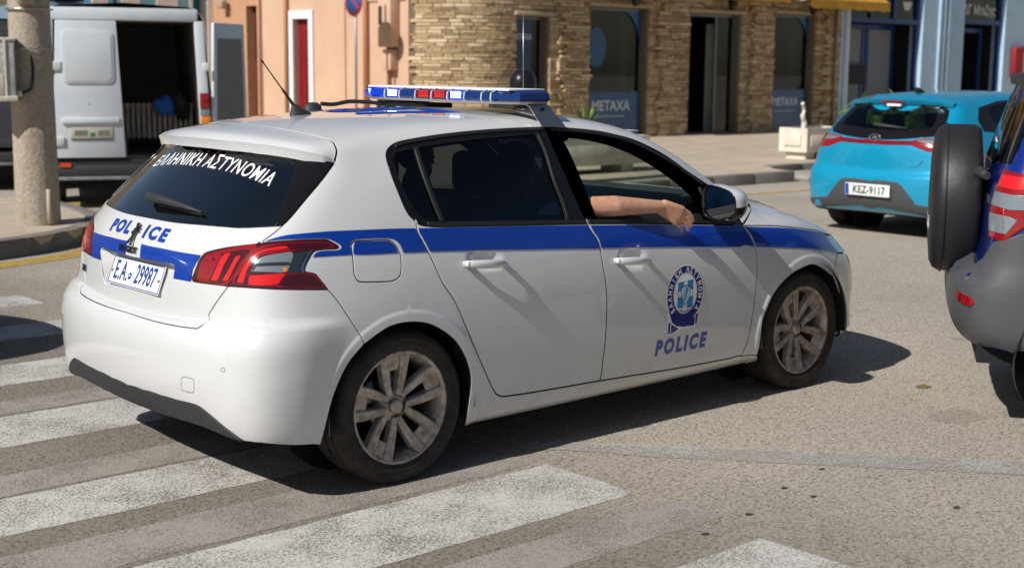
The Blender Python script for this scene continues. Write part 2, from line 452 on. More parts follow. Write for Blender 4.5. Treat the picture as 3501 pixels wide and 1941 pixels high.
def triangulate(P, holes, h, extra=()):
    """points and triangles filling polygon P (minus holes) with interior points about h apart"""
    loops = [P]+holes; pts = []; edges = []
    for L in loops:
        k = len(pts); pts += L; edges += [(k+i, k+(i+1) % len(L)) for i in range(len(L))]
    A = np.array(P); x0, y0 = A.min(0); x1, y1 = A.max(0)
    gx = np.arange(x0, x1+h, h); gy = np.arange(y0, y1+h, h*.866)
    X, Y = np.meshgrid(gx, gy); X = X+(np.arange(len(gy)) % 2)[:, None]*h*.5; X = X.ravel(); Y = Y.ravel()
    if len(extra):
        E = np.array(extra); D = np.full(len(X), 1e9)
        for e in E: D = np.minimum(D, np.hypot(X-e[0], Y-e[1]))
        m = D > h*.45; X = np.concatenate([X[m], E[:, 0]]); Y = np.concatenate([Y[m], E[:, 1]])
    m = inpoly_np(P, X, Y)
    for L in holes: m &= ~inpoly_np(L, X, Y)
    X, Y = X[m], Y[m]; D = np.full(len(X), 1e9)
    for L in loops: D = np.minimum(D, seg_dist(L, X, Y))
    m = D > h*.4
    pts = pts+list(zip(X[m], Y[m]))
    vs, es, fs, *_ = delaunay_2d_cdt([Vector(p) for p in pts], edges, [], 0, 1e-6)
    V = [(v[0], v[1]) for v in vs]
    C = np.array([np.mean([V[i] for i in f], 0) for f in fs]); m = inpoly_np(P, C[:, 0], C[:, 1])
    for L in holes: m &= ~inpoly_np(L, C[:, 0], C[:, 1])
    return V, [tuple(f) for f, k in zip(fs, m) if k]
class Skin:
    """places panels on a hull and parents them to a car"""
    def __init__(s, body, root, disp=None): s.b = body; s.root = root; s.disp = disp
    def point(s, a, t, off=0., disp=True):
        p, n = s.b.at(a, t)
        if s.disp and disp:
            d = s.disp(p)
            if d:
                e = 2e-3; gx = (s.disp(p+Vector((e, 0, 0)))-s.disp(p-Vector((e, 0, 0))))/(2*e); gz = (s.disp(p+Vector((0, 0, e)))-s.disp(p-Vector((0, 0, e))))/(2*e); gy = (s.disp(p+Vector((0, e, 0)))-s.disp(p-Vector((0, e, 0))))/(2*e)
                g = Vector((gx, gy, gz)); g -= n*g.dot(n)
                p = p+n*d; n = (n-g).normalized()
        return p+n*off, n
    def uv(s, pts, n=5, closed=True, smooth=True):
        q = crom(pts, n, closed) if smooth else [p[:2] for p in pts]
        return clean([s.b.st(s.b.px(x, y)) for x, y in q])
    def panel(s, name, P, m, parent=None, holes=(), off=0., gap=.004, flange=.014, h=.03, round_=.0022, centre=None, mirror=True, extra=(), disp=True, shift=None, build=True, backing=None, edge_h=None):
        """P: outline in hull coordinates. centre: 'rear' | 'roof' | 'front' panels reach the centre line and are mirrored into one mesh."""
        b = s.b; parent = parent or s.root; P = clean(P); edge_h = edge_h or h*.6
        if area(P) < 0: P = P[::-1]
        lim = []
        if centre:
            for c in ([centre] if isinstance(centre, str) else centre):
                ax, val, less = {'rear': (0, b.rear_s(), False), 'front': (0, b.front_s(), True), 'roof': (1, b.R*math.pi/2-1e-4, True)}[c]
                P = clip_half(P, ax, val, less); lim.append((ax, val))
        P = clean(P, 2e-5)
        keep = (lambda p: any(abs(p[ax]-val) < 1e-5 for ax, val in lim)) if lim else None
        P = resample(P, edge_h)
        P = offset_poly(P, gap/2, keep)
        P1 = offset_poly(P, round_, keep) if round_ else P
        H = []; H1 = []
        for L in holes:
            L = clean(L); L = L if area(L) > 0 else L[::-1]; L = resample(L, edge_h)
            H.append(offset_poly(L, -gap/2)); H1.append(offset_poly(L, -gap/2-round_) if round_ else H[-1])
        V, F = triangulate(P1, H1, h, extra)
        co = []; no = []
        for a, t in V:
            o = off(a, t) if callable(off) else off
            p, n = s.point(a, t, o, disp); co.append(p); no.append(n)
        key = {(round(v[0], 6), round(v[1], 6)): i for i, v in enumerate(V)}
        # rounded rim and inward flange
        fl = []; deep = []
        for outer, inner, sg in [(P, P1, 1)]+[(x, y, -1) for x, y in zip(H, H1)]:
            n_ = len(outer); ring = []
            for i in range(n_):
                k = key.get((round(inner[i][0], 6), round(inner[i][1], 6)))
                if k is None:
                    k = min(range(len(V)), key=lambda j: (V[j][0]-inner[i][0])**2+(V[j][1]-inner[i][1])**2)
                a = Vector(co[k]); nn = no[k]
                if keep and keep(outer[i]) and keep(outer[i-1]) and keep(outer[(i+1) % n_]): ring.append((k, None)); continue
                o = off(*outer[i]) if callable(off) else off
                pb, nb = s.point(*outer[i], o, disp)
                tout = (pb-a); tout -= nb*tout.dot(nb); tout = tout.normalized() if tout.length > 1e-7 else nb
                i1 = len(co); co.append(pb-nb*round_*.8); no.append((nb*.6+tout).normalized())
                i2 = len(co); co.append(pb-nb*flange); no.append(tout)
                ring.append((k, (i1, i2)))
            for i in range(n_):
                (k0, r0), (k1, r1) = ring[i], ring[(i+1) % n_]
                if r0 is None or r1 is None: continue
                if keep and keep(outer[i]) and keep(outer[(i+1) % n_]): continue
                if k0 != k1: fl.append((k1, k0, r0[0], r1[0]) if sg > 0 else (k0, k1, r1[0], r0[0]))
                fl.append((r1[0], r0[0], r0[1], r1[1]) if sg > 0 else (r0[0], r1[0], r1[1], r0[1])); deep.append(len(F)+len(fl)-1)
        faces = list(F)+fl; ntop = len(F)
        # orient: first triangle against its normal
        a, b_, c = faces[0]; nrm = (co[b_]-co[a]).cross(co[c]-co[a])
        if nrm.dot(no[a]) < 0: faces = [tuple(reversed(f)) for f in faces]
        res = []
        if lim:
            k = len(co); cmap = {}
            for i in range(k):
                on = i < len(V) and any(abs(V[i][ax]-val) < 1e-5 for ax, val in lim)
                if on: co[i].y = 0.; cmap[i] = i; no[i] = Vector((no[i].x, 0, no[i].z)).normalized()
                else:
                    cmap[i] = len(co); co.append(Vector((co[i].x, -co[i].y, co[i].z))); no.append(Vector((no[i].x, -no[i].y, no[i].z)))
            deep = deep+[i+len(faces) for i in deep]; faces = faces+[tuple(cmap[i] for i in reversed(f)) for f in faces]; mirror = False
        dk_ = deep if (m.name == 'white_paint' and flange > .01) else None
        res.append(s.mesh(name, co, no, faces, m, parent, dk_))
        if mirror:
            par = mirror if not isinstance(mirror, bool) else parent
            res.append(s.mesh(name, [Vector((p.x, -p.y, p.z)) for p in co], [Vector((n.x, -n.y, n.z)) for n in no], [tuple(reversed(f)) for f in faces], m, par, dk_))
        return res if len(res) > 1 else res[0]
    def mesh(s, name, co, no, faces, m, parent, dark=None):
        me = bpy.data.meshes.new(name); me.from_pydata([tuple(c) for c in co], [], faces)
        for p in me.polygons: p.use_smooth = True
        me.materials.append(m)
        if dark:
            me.materials.append(black_rub)  # flange walls coloured black to stand for the shade in panel gaps
            for i in dark: me.polygons[i].material_index = 1
        me.validate()
        try: me.normals_split_custom_set_from_vertices([tuple(n) for n in no])
        except Exception as ex: print('normals', name, ex)
        return me_obj(name, me, None, parent)
    def decal(s, name, P, m, parent=None, off=.0026, h=.02, mirror=False, centre=None, holes=()):
        return s.panel(name, P, m, parent, holes=holes, off=off, gap=0., flange=.0006, h=h, round_=0., centre=centre, mirror=mirror, edge_h=min(h, .02))
    def wrap_mesh(s, name, verts2, faces, place, m, parent=None, off=.0014, thick=0.):
        """flat shape (x right, y up, metres) laid on the hull; place(x, y) -> hull coordinates"""
        co = []; no = []
        for x, y in verts2:
            p, n = s.point(*place(x, y), off); co.append(p); no.append(n)
        if thick:
            k = len(co); co += [c-n*thick for c, n in zip(list(co), list(no))]; no += list(no)
            cnt = {}
            for f in faces:
                for i in range(len(f)):
                    e = (f[i], f[(i+1) % len(f)]); cnt[e] = 1
            faces = list(faces)+[(b, a, a+k, b+k) for (a, b) in cnt if (b, a) not in cnt]
        a, b_, c = faces[0][:3]
        if (co[b_]-co[a]).cross(co[c]-co[a]).dot(no[a]) < 0: faces = [tuple(reversed(f)) for f in faces]
        if thick:
            me = bpy.data.meshes.new(name); me.from_pydata([tuple(c) for c in co], [], faces); me.materials.append(m)
            return me_obj(name, me, None, parent or s.root)
        return s.mesh(name, co, no, faces, m, parent or s.root)
def text_flat(txt, size=.1, bold=0., spacing=1., sx=1., shear=0., cell=.03, align='CENTER', word=1.):
    """lettering as flat triangles: vertices (x, y) and faces; long edges cut so that it can bend"""
    cu_ = bpy.data.curves.new('txt', 'FONT'); cu_.body = txt; cu_.size = size; cu_.offset = bold; cu_.space_character = spacing; cu_.shear = shear
    cu_.align_x = align; cu_.align_y = 'CENTER'; cu_.resolution_u = 3; cu_.space_word = word
    o = bpy.data.objects.new('txt', cu_); COL.objects.link(o)
    dg = bpy.context.evaluated_depsgraph_get(); me = o.evaluated_get(dg).to_mesh()
    bm = bmesh.new(); bm.from_mesh(me); bmesh.ops.triangulate(bm, faces=bm.faces)
    if cell:
        for _ in range(4):
            es = [e for e in bm.edges if e.calc_length() > cell]
            if not es: break
            bmesh.ops.subdivide_edges(bm, edges=es, cuts=1); bmesh.ops.triangulate(bm, faces=[f for f in bm.faces if len(f.verts) > 3])
    bm.verts.index_update()
    v = [(q.co.x*sx, q.co.y) for q in bm.verts]; f = [tuple(q.index for q in fc.verts) for fc in bm.faces]
    bm.free(); bpy.data.objects.remove(o); bpy.data.curves.remove(cu_)
    return v, f
def text_obj(name, txt, size, m, mx, parent=None, bold=0., spacing=1., sx=1., thick=.002, shear=0.):
    """lettering as a thin solid on a plane: mx maps (x right, y up, z out)"""
    v, f = text_flat(txt, size, bold, spacing, sx, shear, cell=0); n = len(v)
    vs = [Vector((x, y, thick)) for x, y in v]+[Vector((x, y, 0)) for x, y in v]
    cnt = {(q[i], q[(i+1) % len(q)]) for q in f for i in range(len(q))}
    nz = sum((Vector(vs[q[1]])-vs[q[0]]).cross(vs[q[2]]-vs[q[0]]).z for q in f)
    if nz < 0: f = [tuple(reversed(q)) for q in f]; cnt = {(b, a) for a, b in cnt}
    fs = f+[(b, a, a+n, b+n) for a, b in cnt if (b, a) not in cnt]
    me = bpy.data.meshes.new(name); me.from_pydata([tuple(mx@p) for p in vs], [], fs); me.materials.append(m)
    return me_obj(name, me, None, parent)

# ------------------------------------------------------------------ shared car materials
paint = mat('white_paint', (.63, .63, .625), .32, coat=1.0)
def dirty_paint():
    m = paint; n, l, b = nodes(m)
    tc = n.new('ShaderNodeTexCoord'); sx = n.new('ShaderNodeSeparateXYZ'); l.new(tc.outputs['Object'], sx.inputs[0])
    t = tex(m, 'ShaderNodeTexNoise', 9, 6, .7); t2 = tex(m, 'ShaderNodeTexNoise', 70, 3, .6)
    lowm = n.new('ShaderNodeMapRange'); l.new(sx.outputs[2], lowm.inputs[0]); lowm.inputs[1].default_value = .50; lowm.inputs[2].default_value = .18
    k = math_(m, 'MULTIPLY', lowm.outputs[0], math_(m, 'ADD', math_(m, 'MULTIPLY', t.outputs[0], 1.1), -.22))
    k = math_(m, 'ADD', math_(m, 'MULTIPLY', k, .62), math_(m, 'MULTIPLY', ramp(m, t2.outputs[0], [(.56, 0.), (.75, .1)]), 1.))
    c = mixc(m, k, (.63, .63, .625), (.33, .25, .17)); l.new(c, b.inputs['Base Color'])
    r = n.new('ShaderNodeMapRange'); l.new(k, r.inputs[0]); r.inputs[3].default_value = .28; r.inputs[4].default_value = .7; l.new(r.outputs[0], b.inputs['Roughness'])
    cw = n.new('ShaderNodeMapRange'); l.new(k, cw.inputs[0]); cw.inputs[3].default_value = 1.; cw.inputs[4].default_value = .1; l.new(cw.outputs[0], b.inputs['Coat Weight'])
dirty_paint()
black_gloss = mat('black_gloss', (.008, .008, .009), .16, spec=.45)
black_rub = mat('black_rubber', (.014, .014, .015), .55)
black_plastic = noisy(mat('black_plastic', (.03, .03, .032), .6), (.03, .03, .032), .2, 60, bumps=.05)
dark_in = mat('dark_interior', (.012, .013, .015), .75)
grey_trim = mat('grey_trim', (.42, .42, .42), .8)
blue_film = mat('blue_film', (.004, .045, .42), .32, coat=.7)
tb = tex(blue_film, 'ShaderNodeTexVoronoi', 260); setc(blue_film, ramp(blue_film, tb.outputs[0], [(.25, (.001, .06, .42)), (.6, (.001, .038, .31))]))
blue_dark = mat('navy_film', (.004, .012, .16), .35, coat=.5)
white_film = mat('white_film', (.82, .82, .82), .4)
chrome = mat('chrome', (.62, .62, .64), .13, 1.0)
dark_chrome = mat('dark_chrome', (.16, .16, .17), .25, 1.0)
steel = mat('brushed_steel', (.5, .49, .47), .38, 1.0)
alloy = mat('dirty_alloy', (.36, .31, .27), .45, .45)
ta = tex(alloy, 'ShaderNodeTexNoise', 28, 6); setc(alloy, ramp(alloy, ta.outputs[0], [(.3, (.20, .15, .115)), (.5, (.40, .34, .295)), (.7, (.56, .515, .475))]))
rubber = mat('tyre_rubber', (.022, .019, .017), .8); tr_ = tex(rubber, 'ShaderNodeTexNoise', 14, 5); setc(rubber, ramp(rubber, tr_.outputs[0], [(.35, (.014, .012, .011)), (.7, (.045, .034, .025))]))
lens_dark = mat('lens_dark_red', (.055, .002, .004), .08, coat=1.); lens_red = mat('lens_red', (.25, .003, .005), .1, coat=1.); lens_bright = mat('lens_bright_red', (.68, .010, .010), .12, coat=1.)
lens_clear = mat('lens_clear', (.42, .45, .47), .1, .35, coat=1.); lens_smoke = mat('lens_smoke', (.025, .03, .035), .08, coat=1.); lens_amber = mat('lens_amber', (.75, .22, .01), .15, coat=1.)
tv = tex(lens_clear, 'ShaderNodeTexVoronoi', 70); setc(lens_clear, ramp(lens_clear, tv.outputs[0], [(.1, (.75, .78, .8)), (.5, (.25, .28, .3))]))
glass_tint = glassmat('glass_privacy', (.09, .105, .115), 1.0)
glass_rear = glassmat('glass_heated_rear', (.07, .095, .12), 3.2)
glass_clear = glassmat('glass_clear', (.72, .80, .70), 1.0)

# ------------------------------------------------------------------ police car
car = empty('police_car', 'white police hatchback with blue stripes and lit blue light bar on its roof', 'police car')
def smooth(a, b, x):
    t = min(1, max(0, (x-a)/(b-a))); return t*t*(3-2*t)
HANDLES = [(.415, .868), (1.285, .806)]
def disp308(p):
    x, y, z = p; d = 0.
    if abs(y) > .6 and z < .95:
        for wx in (0, 2.62):
            r = math.hypot(x-wx, (z-.31))
            if r < .47: d += .006*(1-smooth(.392, .416, r))
        if .1 < x < 2.2:
            d -= .004*math.exp(-((z-.33)/.06)**2)*smooth(.1, .5, x)*(1-smooth(1.9, 2.2, x))
        for hx, hz in HANDLES:
            q = ((x-hx-.005)/.085)**2+((z-hz-.012)/.042)**2
            if q < 1: d -= .022*(1-q)**1.2
    if x < -.2 and z < .78:
        zl = .676+.03*min(1, (abs(y)/.6)**2)
        d += .020*(1-smooth(zl-.012, zl+.012, z))*(1-smooth(-.5, -.25, x))
    return d
S = Skin(H308, car, disp308)
px_ = S.uv
G1 = [(1423,752),(1428,794),(1447,828),(1467,865),(1486,907),(1516,971),(1555,1029),(1594,1118),(1633,1211),(1663,1279),(1687,1328),(1700,1348),(1720,1356)]
BOT1 = [(1790,1347),(1913,1326),(2052,1302)]
BOT2 = [(2182,1281),(2345,1254),(2536,1217)]
G3 = [(2006,750),(2011,770),(2025.5,794),(2043,819),(2052,848),(2062,907),(2072,971),(2075.5,1044),(2072,1142),(2065,1216),(2060,1270),(2052,1302)]
G4 = [(2536,1217),(2559,1158),(2571,1095),(2581,1025),(2588,955),(2590,902),(2583,850),(2566,805),(2541,774)]
ARCH_R = [(1090,1510),(1105,1457),(1134,1352),(1184,1247),(1242,1176),(1319,1121),(1369,1104),(1428,1100),(1483,1113),(1546,1155),(1584,1209),(1605,1268),(1609,1318),(1600,1386),(1586,1453)]
ARCH_F = [(2585,1210),(2604,1095),(2632,1025),(2660,979.5),(2702,937.5),(2741,915),(2776,904),(2807,915),(2835,937),(2856,972),(2874,1025),(2881,1067),(2875,1123),(2863,1175),(2858,1187)]
DLO_REAR = [(1423,758),(1402,739),(1385,712),(1364,662),(1339,599),(1324,552),(1320.5,529),(1326,510),(1343,494),(1368,483),(1431,470.6),(1515,458),(1620,446.6),(1746,438),(1864,434)]
DLO_FR = [(1930,436),(2010,443),(2060,450),(2100,459),(2163,475.6),(2226,503),(2289,538.6),(2352,585),(2402.5,618.5),(2449,652),(2500,703),(2541,764)]
DLO_BOT = [(2541,770),(2310,765),(2100,764),(2009,764)]
DLO_BOT2 = [(2009,764),(1788,769),(1620,772),(1515,774),(1460,773),(1435,767),(1423,758)]
LAMP = [(657,961),(656,951),(676,897),(688.5,875),(706.6,861),(761,847.6),(822,838.5),(890,829.5),(983,822),(1114.5,819),(1135,827),(1155,838.5),(1159,844.6),(1153,850.7),(1104,853.7),(1080,857.7),(1066,867),(1054,889),(1042,911),(1041,923),(1048,930),(1078,936.5),(1088,945.6),(1106,968),(1122.6,990),(1044,991),(943,989),(842,983),(779,979),(721,972),(666,965)]
def lampuv(a, b): return LAMP[a:b+1]
HATCH_GAP = [(1146,554),(1104,612),(1048,679),(992,746),(967,770),(936,797),(888,831)]
HATCH_GAP2 = [(779,979),(740,1032),(712,1077),(715,1090),(706,1113),(685,1129)]
HATCH_BOT = [(685,1129),(625,1122),(538,1104),(450,1076),(400,1055)]
BUMP_GAP = [(1122.6,990),(1154,1027),(1193,1085),(1231,1147),(1242,1176)]

o = crom
def pl(*lists):
    """px polylines, each smoothed on its own, joined with corners"""
    out = []
    for L in lists:
        q = crom(L, 4, closed=False) if len(L) > 2 else [np.array(p, float) for p in L]
        out += [tuple(p) for p in q]
    return clean([H308.st(H308.px(x, y)) for x, y in out])
st = H308.st
def r3(pts): return [st(p) for p in pts]

# body shell: roof, C-pillars, quarter panels, sills in one piece
apil = [(2.36,-.705,.965),(2.25,-.70,1.02),(1.95,-.655,1.205),(1.64,-.60,1.372),(1.60,-.52,1.407)]
def snap(p):
    q = H308.bvh.find_nearest(Vector(p)); return q[0]
shell = pl(HATCH_GAP)
shell += pl([(888,831),(890,829.5),(983,822),(1114.5,819),(1135,827),(1155,838.5),(1159,844.6),(1153,850.7),(1104,853.7),(1080,857.7),(1066,867),(1054,889),(1042,911),(1041,923),(1048,930),(1078,936.5),(1088,945.6),(1106,968),(1122.6,990)])
shell += pl(BUMP_GAP)+pl(ARCH_R[4:])
shell += pl([(1594,1449),(1790,1412),(2035,1365),(2275,1312),(2450,1282),(2566,1261)],[(2581,1235),(2585,1212)],[(2570,1214),(2536,1217)],list(reversed(BOT1+BOT2)),list(reversed(G1)),DLO_REAR,DLO_FR)
shell += r3([snap(p) for p in apil])
Rq = H308.R*math.pi/2
shell += [(1.62, H308.R*1.30), (1.655, Rq+.05), (-.225, Rq+.05)]
joint_px = [(782,425),(860,428),(937,436.6),(1034.6,455),(1090,467),(1124,476.6),(1143,490),(1153,517),(1146,554)]
joint3 = [q for q in (H308.px(x, y) for x, y in [tuple(q) for q in crom(joint_px, 4, False)]) if q.y < -.004]
shell += [H308.st(q) for q in joint3]
ex = []
for wx in (0, 2.62):
    for r in (.392, .404, .416):
        for k in range(75):
            t = math.radians(-35)+math.radians(250)*k/74
            p = H308.hit(Vector((wx+r*math.cos(t), -3, .31+r*math.sin(t))), Vector((0, 1, 0)))
            if p: ex.append(st(p[0]))
for k in range(90):
    yv = -.80*k/89
    for dz_ in (-.014, -.005, .005, .014):
        zl = .676+.03*min(1, (abs(yv)/.6)**2)+dz_; p = H308.hit(Vector((-3, yv, zl)), Vector((1, 0, 0)))
        if p: ex.append(st(p[0]))
hx = []
for (cx, cz) in HANDLES:
    for q in (.25, .5, .75, .98):
        for k in range(20):
            t = 2*math.pi*k/20; p = H308.hit(Vector((cx+.005+.085*q*math.cos(t), -3, cz+.012+.042*q*math.sin(t))), Vector((0, 1, 0)))
            if p: hx.append(st(p[0]))
FUEL = [(1201.5,838.7),(1206,829),(1219.6,824),(1270,821.5),(1319.7,820.2),(1339,825),(1352.5,836.7),(1364,854),(1371.7,877),(1373,915.7),(1369.8,938.8),(1358,954),(1339,962),(1269.6,965),(1231,963.9),(1219.6,956),(1211,935),(1208,900),(1204,862)]
fuel = px_(FUEL, 3)
body_shell = S.panel('body_shell', shell, paint, holes=[fuel], centre='roof', h=.027, extra=ex, gap=.003)
S.panel('fuel_flap', fuel, paint, gap=.0052, h=.03, mirror=False)
sp = Skin(H308, car); sp.panel('fuel_flap_seal', fuel, black_rub, off=-.012, gap=-.012, flange=.004, h=.06, mirror=False)
# doors
rd = pl(G1, BOT1, list(reversed(G3)), DLO_BOT2)
rear_doors = S.panel('rear_door', rd, paint, h=.03, extra=hx+ex, gap=.0052)
fd = pl(G3, BOT2, G4, DLO_BOT)
front_doors = S.panel('front_door', fd, paint, h=.03, extra=hx+ex, gap=.0052)
HOODG = [(2541,772),(2638,772),(2730,780),(2790,788),(2818,797)]
fen = pl(G4, HOODG, [(2818,797),(2840,833),(2862,864)], [(2862,866),(2852,921),(2846,944)], list(reversed(ARCH_F[1:9])), [(2585,1212),(2536,1217)])
fenders = S.panel('front_fender', fen, paint, h=.03, extra=ex, gap=.0028)
# bonnet, windscreen, nose
hood_edge = pl(HOODG)
z13 = [snap(p) for p in [(2.36,-.70,.965),(2.45,-.62,.975),(2.54,-.4,.99),(2.60,-.2,1.0)]]
hood = hood_edge+[st(H308.px(2850, 799))]+r3([snap(p) for p in [(3.12,-.62,.80),(3.2,-.45,.81),(3.25,-.2,.81)]])+[(3.26+.02, Rq+.03), (2.63, Rq+.03)]+r3(list(reversed(z13)))
H308x1 = H308.x1; H308.x1 = 3.6      # the bonnet is laid out from above
hood = [st(H308.px(x, y)) for x, y in [tuple(q) for q in crom(HOODG, 3, False)]]+[st(H308.px(2846, 800))]+r3([snap(p) for p in [(3.12,-.62,.80),(3.2,-.45,.81),(3.25,-.2,.81)]])+[(3.27, Rq+.03), (2.63, Rq+.03)]+r3(list(reversed(z13)))+[st(H308.px(2541,770))]
S.panel('bonnet', hood, paint, centre='roof', h=.05, gap=.0052)
H308.x1 = H308x1
ws = r3([snap(p) for p in [(2.35,-.685,.97),(2.25,-.685,1.02),(1.95,-.64,1.205),(1.66,-.585,1.372),(1.635,-.50,1.402)]])+[(1.66, H308.R*1.30), (1.69, Rq+.03), (2.60, Rq+.03)]+r3([snap(p) for p in [(2.57,-.2,1.0),(2.51,-.4,.99),(2.42,-.61,.975)]])
H308.x1 = 3.6
S.panel('windscreen', ws, glass_clear, centre='roof', h=.08, gap=.006, off=-.004, flange=.004)
H308.x1 = H308x1
# front bumper, headlamp
fb = pl([(2862,866),(2852,921),(2846,944)], [(2856,972),(2874,1025),(2881,1067),(2875,1123),(2863,1175)])
fb += r3([snap(p) for p in [(3.1,-.76,.21),(3.25,-.6,.2),(3.36,-.3,.2),(3.40,-.02,.2)]])+[(H308.front_s()+.05, st((3.4,-.02,.2))[1])]
fb += [(H308.front_s()+.05, st((3.42,-.02,.70))[1])]+r3([snap(p) for p in [(3.42,-.02,.70),(3.38,-.3,.69),(3.27,-.55,.67),(3.20,-.68,.64)]])
S.panel('front_bumper', fb, paint, centre='front', h=.06)
hl = r3([H308.px(2820,800), snap((3.04,-.74,.79)), snap((3.1,-.7,.79)), snap((3.22,-.5,.79)), snap((3.28,-.45,.76)), snap((3.26,-.55,.70)), snap((3.2,-.68,.66)), H308.px(2862,864), H308.px(2840,833)])
for q in S.panel('headlight', hl, lens_clear, h=.05): pass

# windows
T1 = [(1872,436),(1878,440),(1885,458),(1930,560),(1968,640),(1998,740),(2006,760)]       # split between the two door frames
RWIN = [(1430,(602))]
c2 = lambda L: [(1200+x/2.38, 250+y/2.38) for x, y in L]
rear_glass = c2([(556,610,)]+[(700,572),(1000,530),(1300,505),(1505,492)])
RG = [(1434,500),(1494,490),(1620,473),(1746,462),(1832,457)]
rdw = pl(RG, [(1832,457),(1862,520),(1893,620),(1920,690),(1937,750)], [(1937,751),(1700,753),(1522,754)], [(1522,754),(1500,690),(1465,590),(1434,500)])
qtw = pl([(1416,508),(1450,600),(1482,690),(1506,755)], [(1506,755),(1470,752),(1440,738),(1412,700),(1385,650),(1362,595),(1349,545),(1352,526),(1366,518),(1416,508)])
fwo = pl([(1914,458),(1975,462),(2040,473),(2100,489),(2184,524),(2268,575),(2335,625),(2382,668)], [(2382,668),(2404,710),(2422,752)], [(2422,752),(2200,749),(2044,748)], [(2044,748),(2020,690),(1985,600),(1945,510),(1914,458)])
qfw = pl([(2404,650),(2440,690),(2465,735)], [(2465,735),(2470,752),(2446,752)], [(2446,752),(2430,710),(2404,650)])
splitB = [(1864,434),(1870,450),(1900,520),(1940,610),(1975,690),(2000,745),(2009,764)]
rframe = pl(DLO_REAR, splitB, DLO_BOT2)
fframe = pl([(1866,434)]+DLO_FR, DLO_BOT, list(reversed(splitB)))
sd_ = Skin(H308, car)
for nm, fr, hl_, pars in (('window_frame', rframe, [rdw, qtw], rear_doors), ('window_frame', fframe, [fwo], front_doors)):
    sd_.panel(nm, fr, black_gloss, pars[0], holes=hl_, off=-.002, gap=.003, flange=.03, h=.04, mirror=pars[1])
sd_.panel('window_pane', rdw, glass_tint, rear_doors[0], off=-.010, gap=-.012, flange=.003, h=.08, round_=0, mirror=rear_doors[1])
sd_.panel('quarter_pane', qtw, glass_tint, rear_doors[0], off=-.010, gap=-.012, flange=.003, h=.08, round_=0, mirror=rear_doors[1])
# only the left front window is wound up
wl_ = sd_.panel('window_pane', fwo, glass_clear, front_doors[0], off=-.010, gap=-.012, flange=.003, h=.08, round_=0, mirror=front_doors[1])
bpy.data.objects.remove(wl_[0])
# divider bars and sill seals
def bar(name, L, w, off, m, par):
    P = pl(L); out = []
    A = [np.array(p) for p in P]
    for sgn in (1, -1):
        seq = A if sgn > 0 else A[::-1]
        for i, p in enumerate(seq):
            d = seq[min(i+1, len(seq)-1)]-seq[max(i-1, 0)]; d = d/(np.linalg.norm(d) or 1); out.append(tuple(p+np.array((-d[1], d[0]))*w/2))
    return sd_.panel(name, out, m, par[0], off=off, gap=0, flange=.012, h=.05, round_=.002, mirror=par[1])
bar('divider_bar', [(1421,503),(1452,600),(1486,690),(1513,756)], .018, .004, black_rub, rear_doors)
bar('divider_bar', [(1840,458),(1868,520),(1898,620),(1926,690),(1944,750)], .013, .003, black_rub, rear_doors)
bar('divider_bar', [(2392,640),(2412,690),(2434,752)], .020, .004, black_rub, front_doors)
bar('belt_seal', [(2003,758),(1788,762),(1620,765),(1515,767),(1462,765)], .017, .004, black_rub, rear_doors)
bar('belt_seal', [(2014,757),(2200,757),(2400,758),(2534,764)], .017, .004, black_rub, front_doors)
bar('inner_belt', [(2003,752),(1788,757),(1620,760),(1462,762)], .07, -.030, dark_in, rear_doors)
bar('inner_belt', [(2014,752),(2200,752),(2400,753),(2530,760)], .09, -.030, dark_in, front_doors)
bar('upper_seal', [(1352,500),(1372,491),(1431,479),(1515,466),(1620,454),(1746,445),(1860,441)], .014, .005, black_rub, rear_doors)
bar('upper_seal', [(1885,441),(1960,446),(2060,459),(2163,486),(2289,550),(2402,630)], .014, .005, black_rub, front_doors)

# tailgate
rs = H308.rear_s()
GBOT = [(967,771),(936,773),(824,778),(768,774.5),(712,770),(600,760),(520,746.5),(450,732.5)]
hp = pl([(967,771),(936,797),(888,831)], [(888,831),(822,838.5),(761,847.6),(706.6,861),(688.5,875),(676,897),(656,951),(657,961),(666,965),(721,972),(779,979)], HATCH_GAP2, HATCH_BOT, list(reversed(GBOT)))
PKT = [(460,880),(530,892),(580,903),(594,911),(597,921),(592,960),(584,1000),(572,1032),(540,1036),(470,1022),(400,1000)]
POCK = [st(H308.px(x, y)) for x, y in [tuple(q) for q in crom([(440,876),(530,892),(578,903),(592,910),(597,921),(593,960),(586,1000),(574,1030)], 4, False)]]
tz = st(H308.px(574, 1030))[1]; POCK += [(rs-.08, tz-.004), (rs-.08, POCK[0][1]+.004)]
tailgate = S.panel('tailgate', hp, paint, centre='rear', h=.03, gap=.0052, holes=[], flange=.03, build=True) if False else None
def panel_with_pocket():
    P = clip_half(clean(hp), 0, rs, False); K = clip_half(clean(POCK), 0, rs, False)
    # the pocket touches the centre line: join it to the outline
    P = P if area(P) > 0 else P[::-1]; K = K if area(K) > 0 else K[::-1]
    top = max(p[1] for p in K); bot = min(p[1] for p in K)
    on = [i for i, p in enumerate(P) if abs(p[0]-rs) < 1e-6]
    # rotate so that the outline starts at the upper centre point and runs round to the lower one
    iu = max(on, key=lambda i: P[i][1]); il = min(on, key=lambda i: P[i][1])
    seq = []; i = il
    while True:
        seq.append(P[i])
        if i == iu: break
        i = (i+1) % len(P)
    kon = [i for i, p in enumerate(K) if abs(p[0]-rs) < 1e-6]; ku = max(kon, key=lambda i: K[i][1]); kl = min(kon, key=lambda i: K[i][1])
    ks = []; i = ku
    while True:
        ks.append(K[i])
        if i == kl: break
        i = (i-1) % len(K)
    return seq+ks, K
hp2, KP = panel_with_pocket()
tailgate = S.panel('tailgate', hp2, paint, centre='rear', h=.028, extra=ex, gap=.0028, flange=.034, round_=.003)
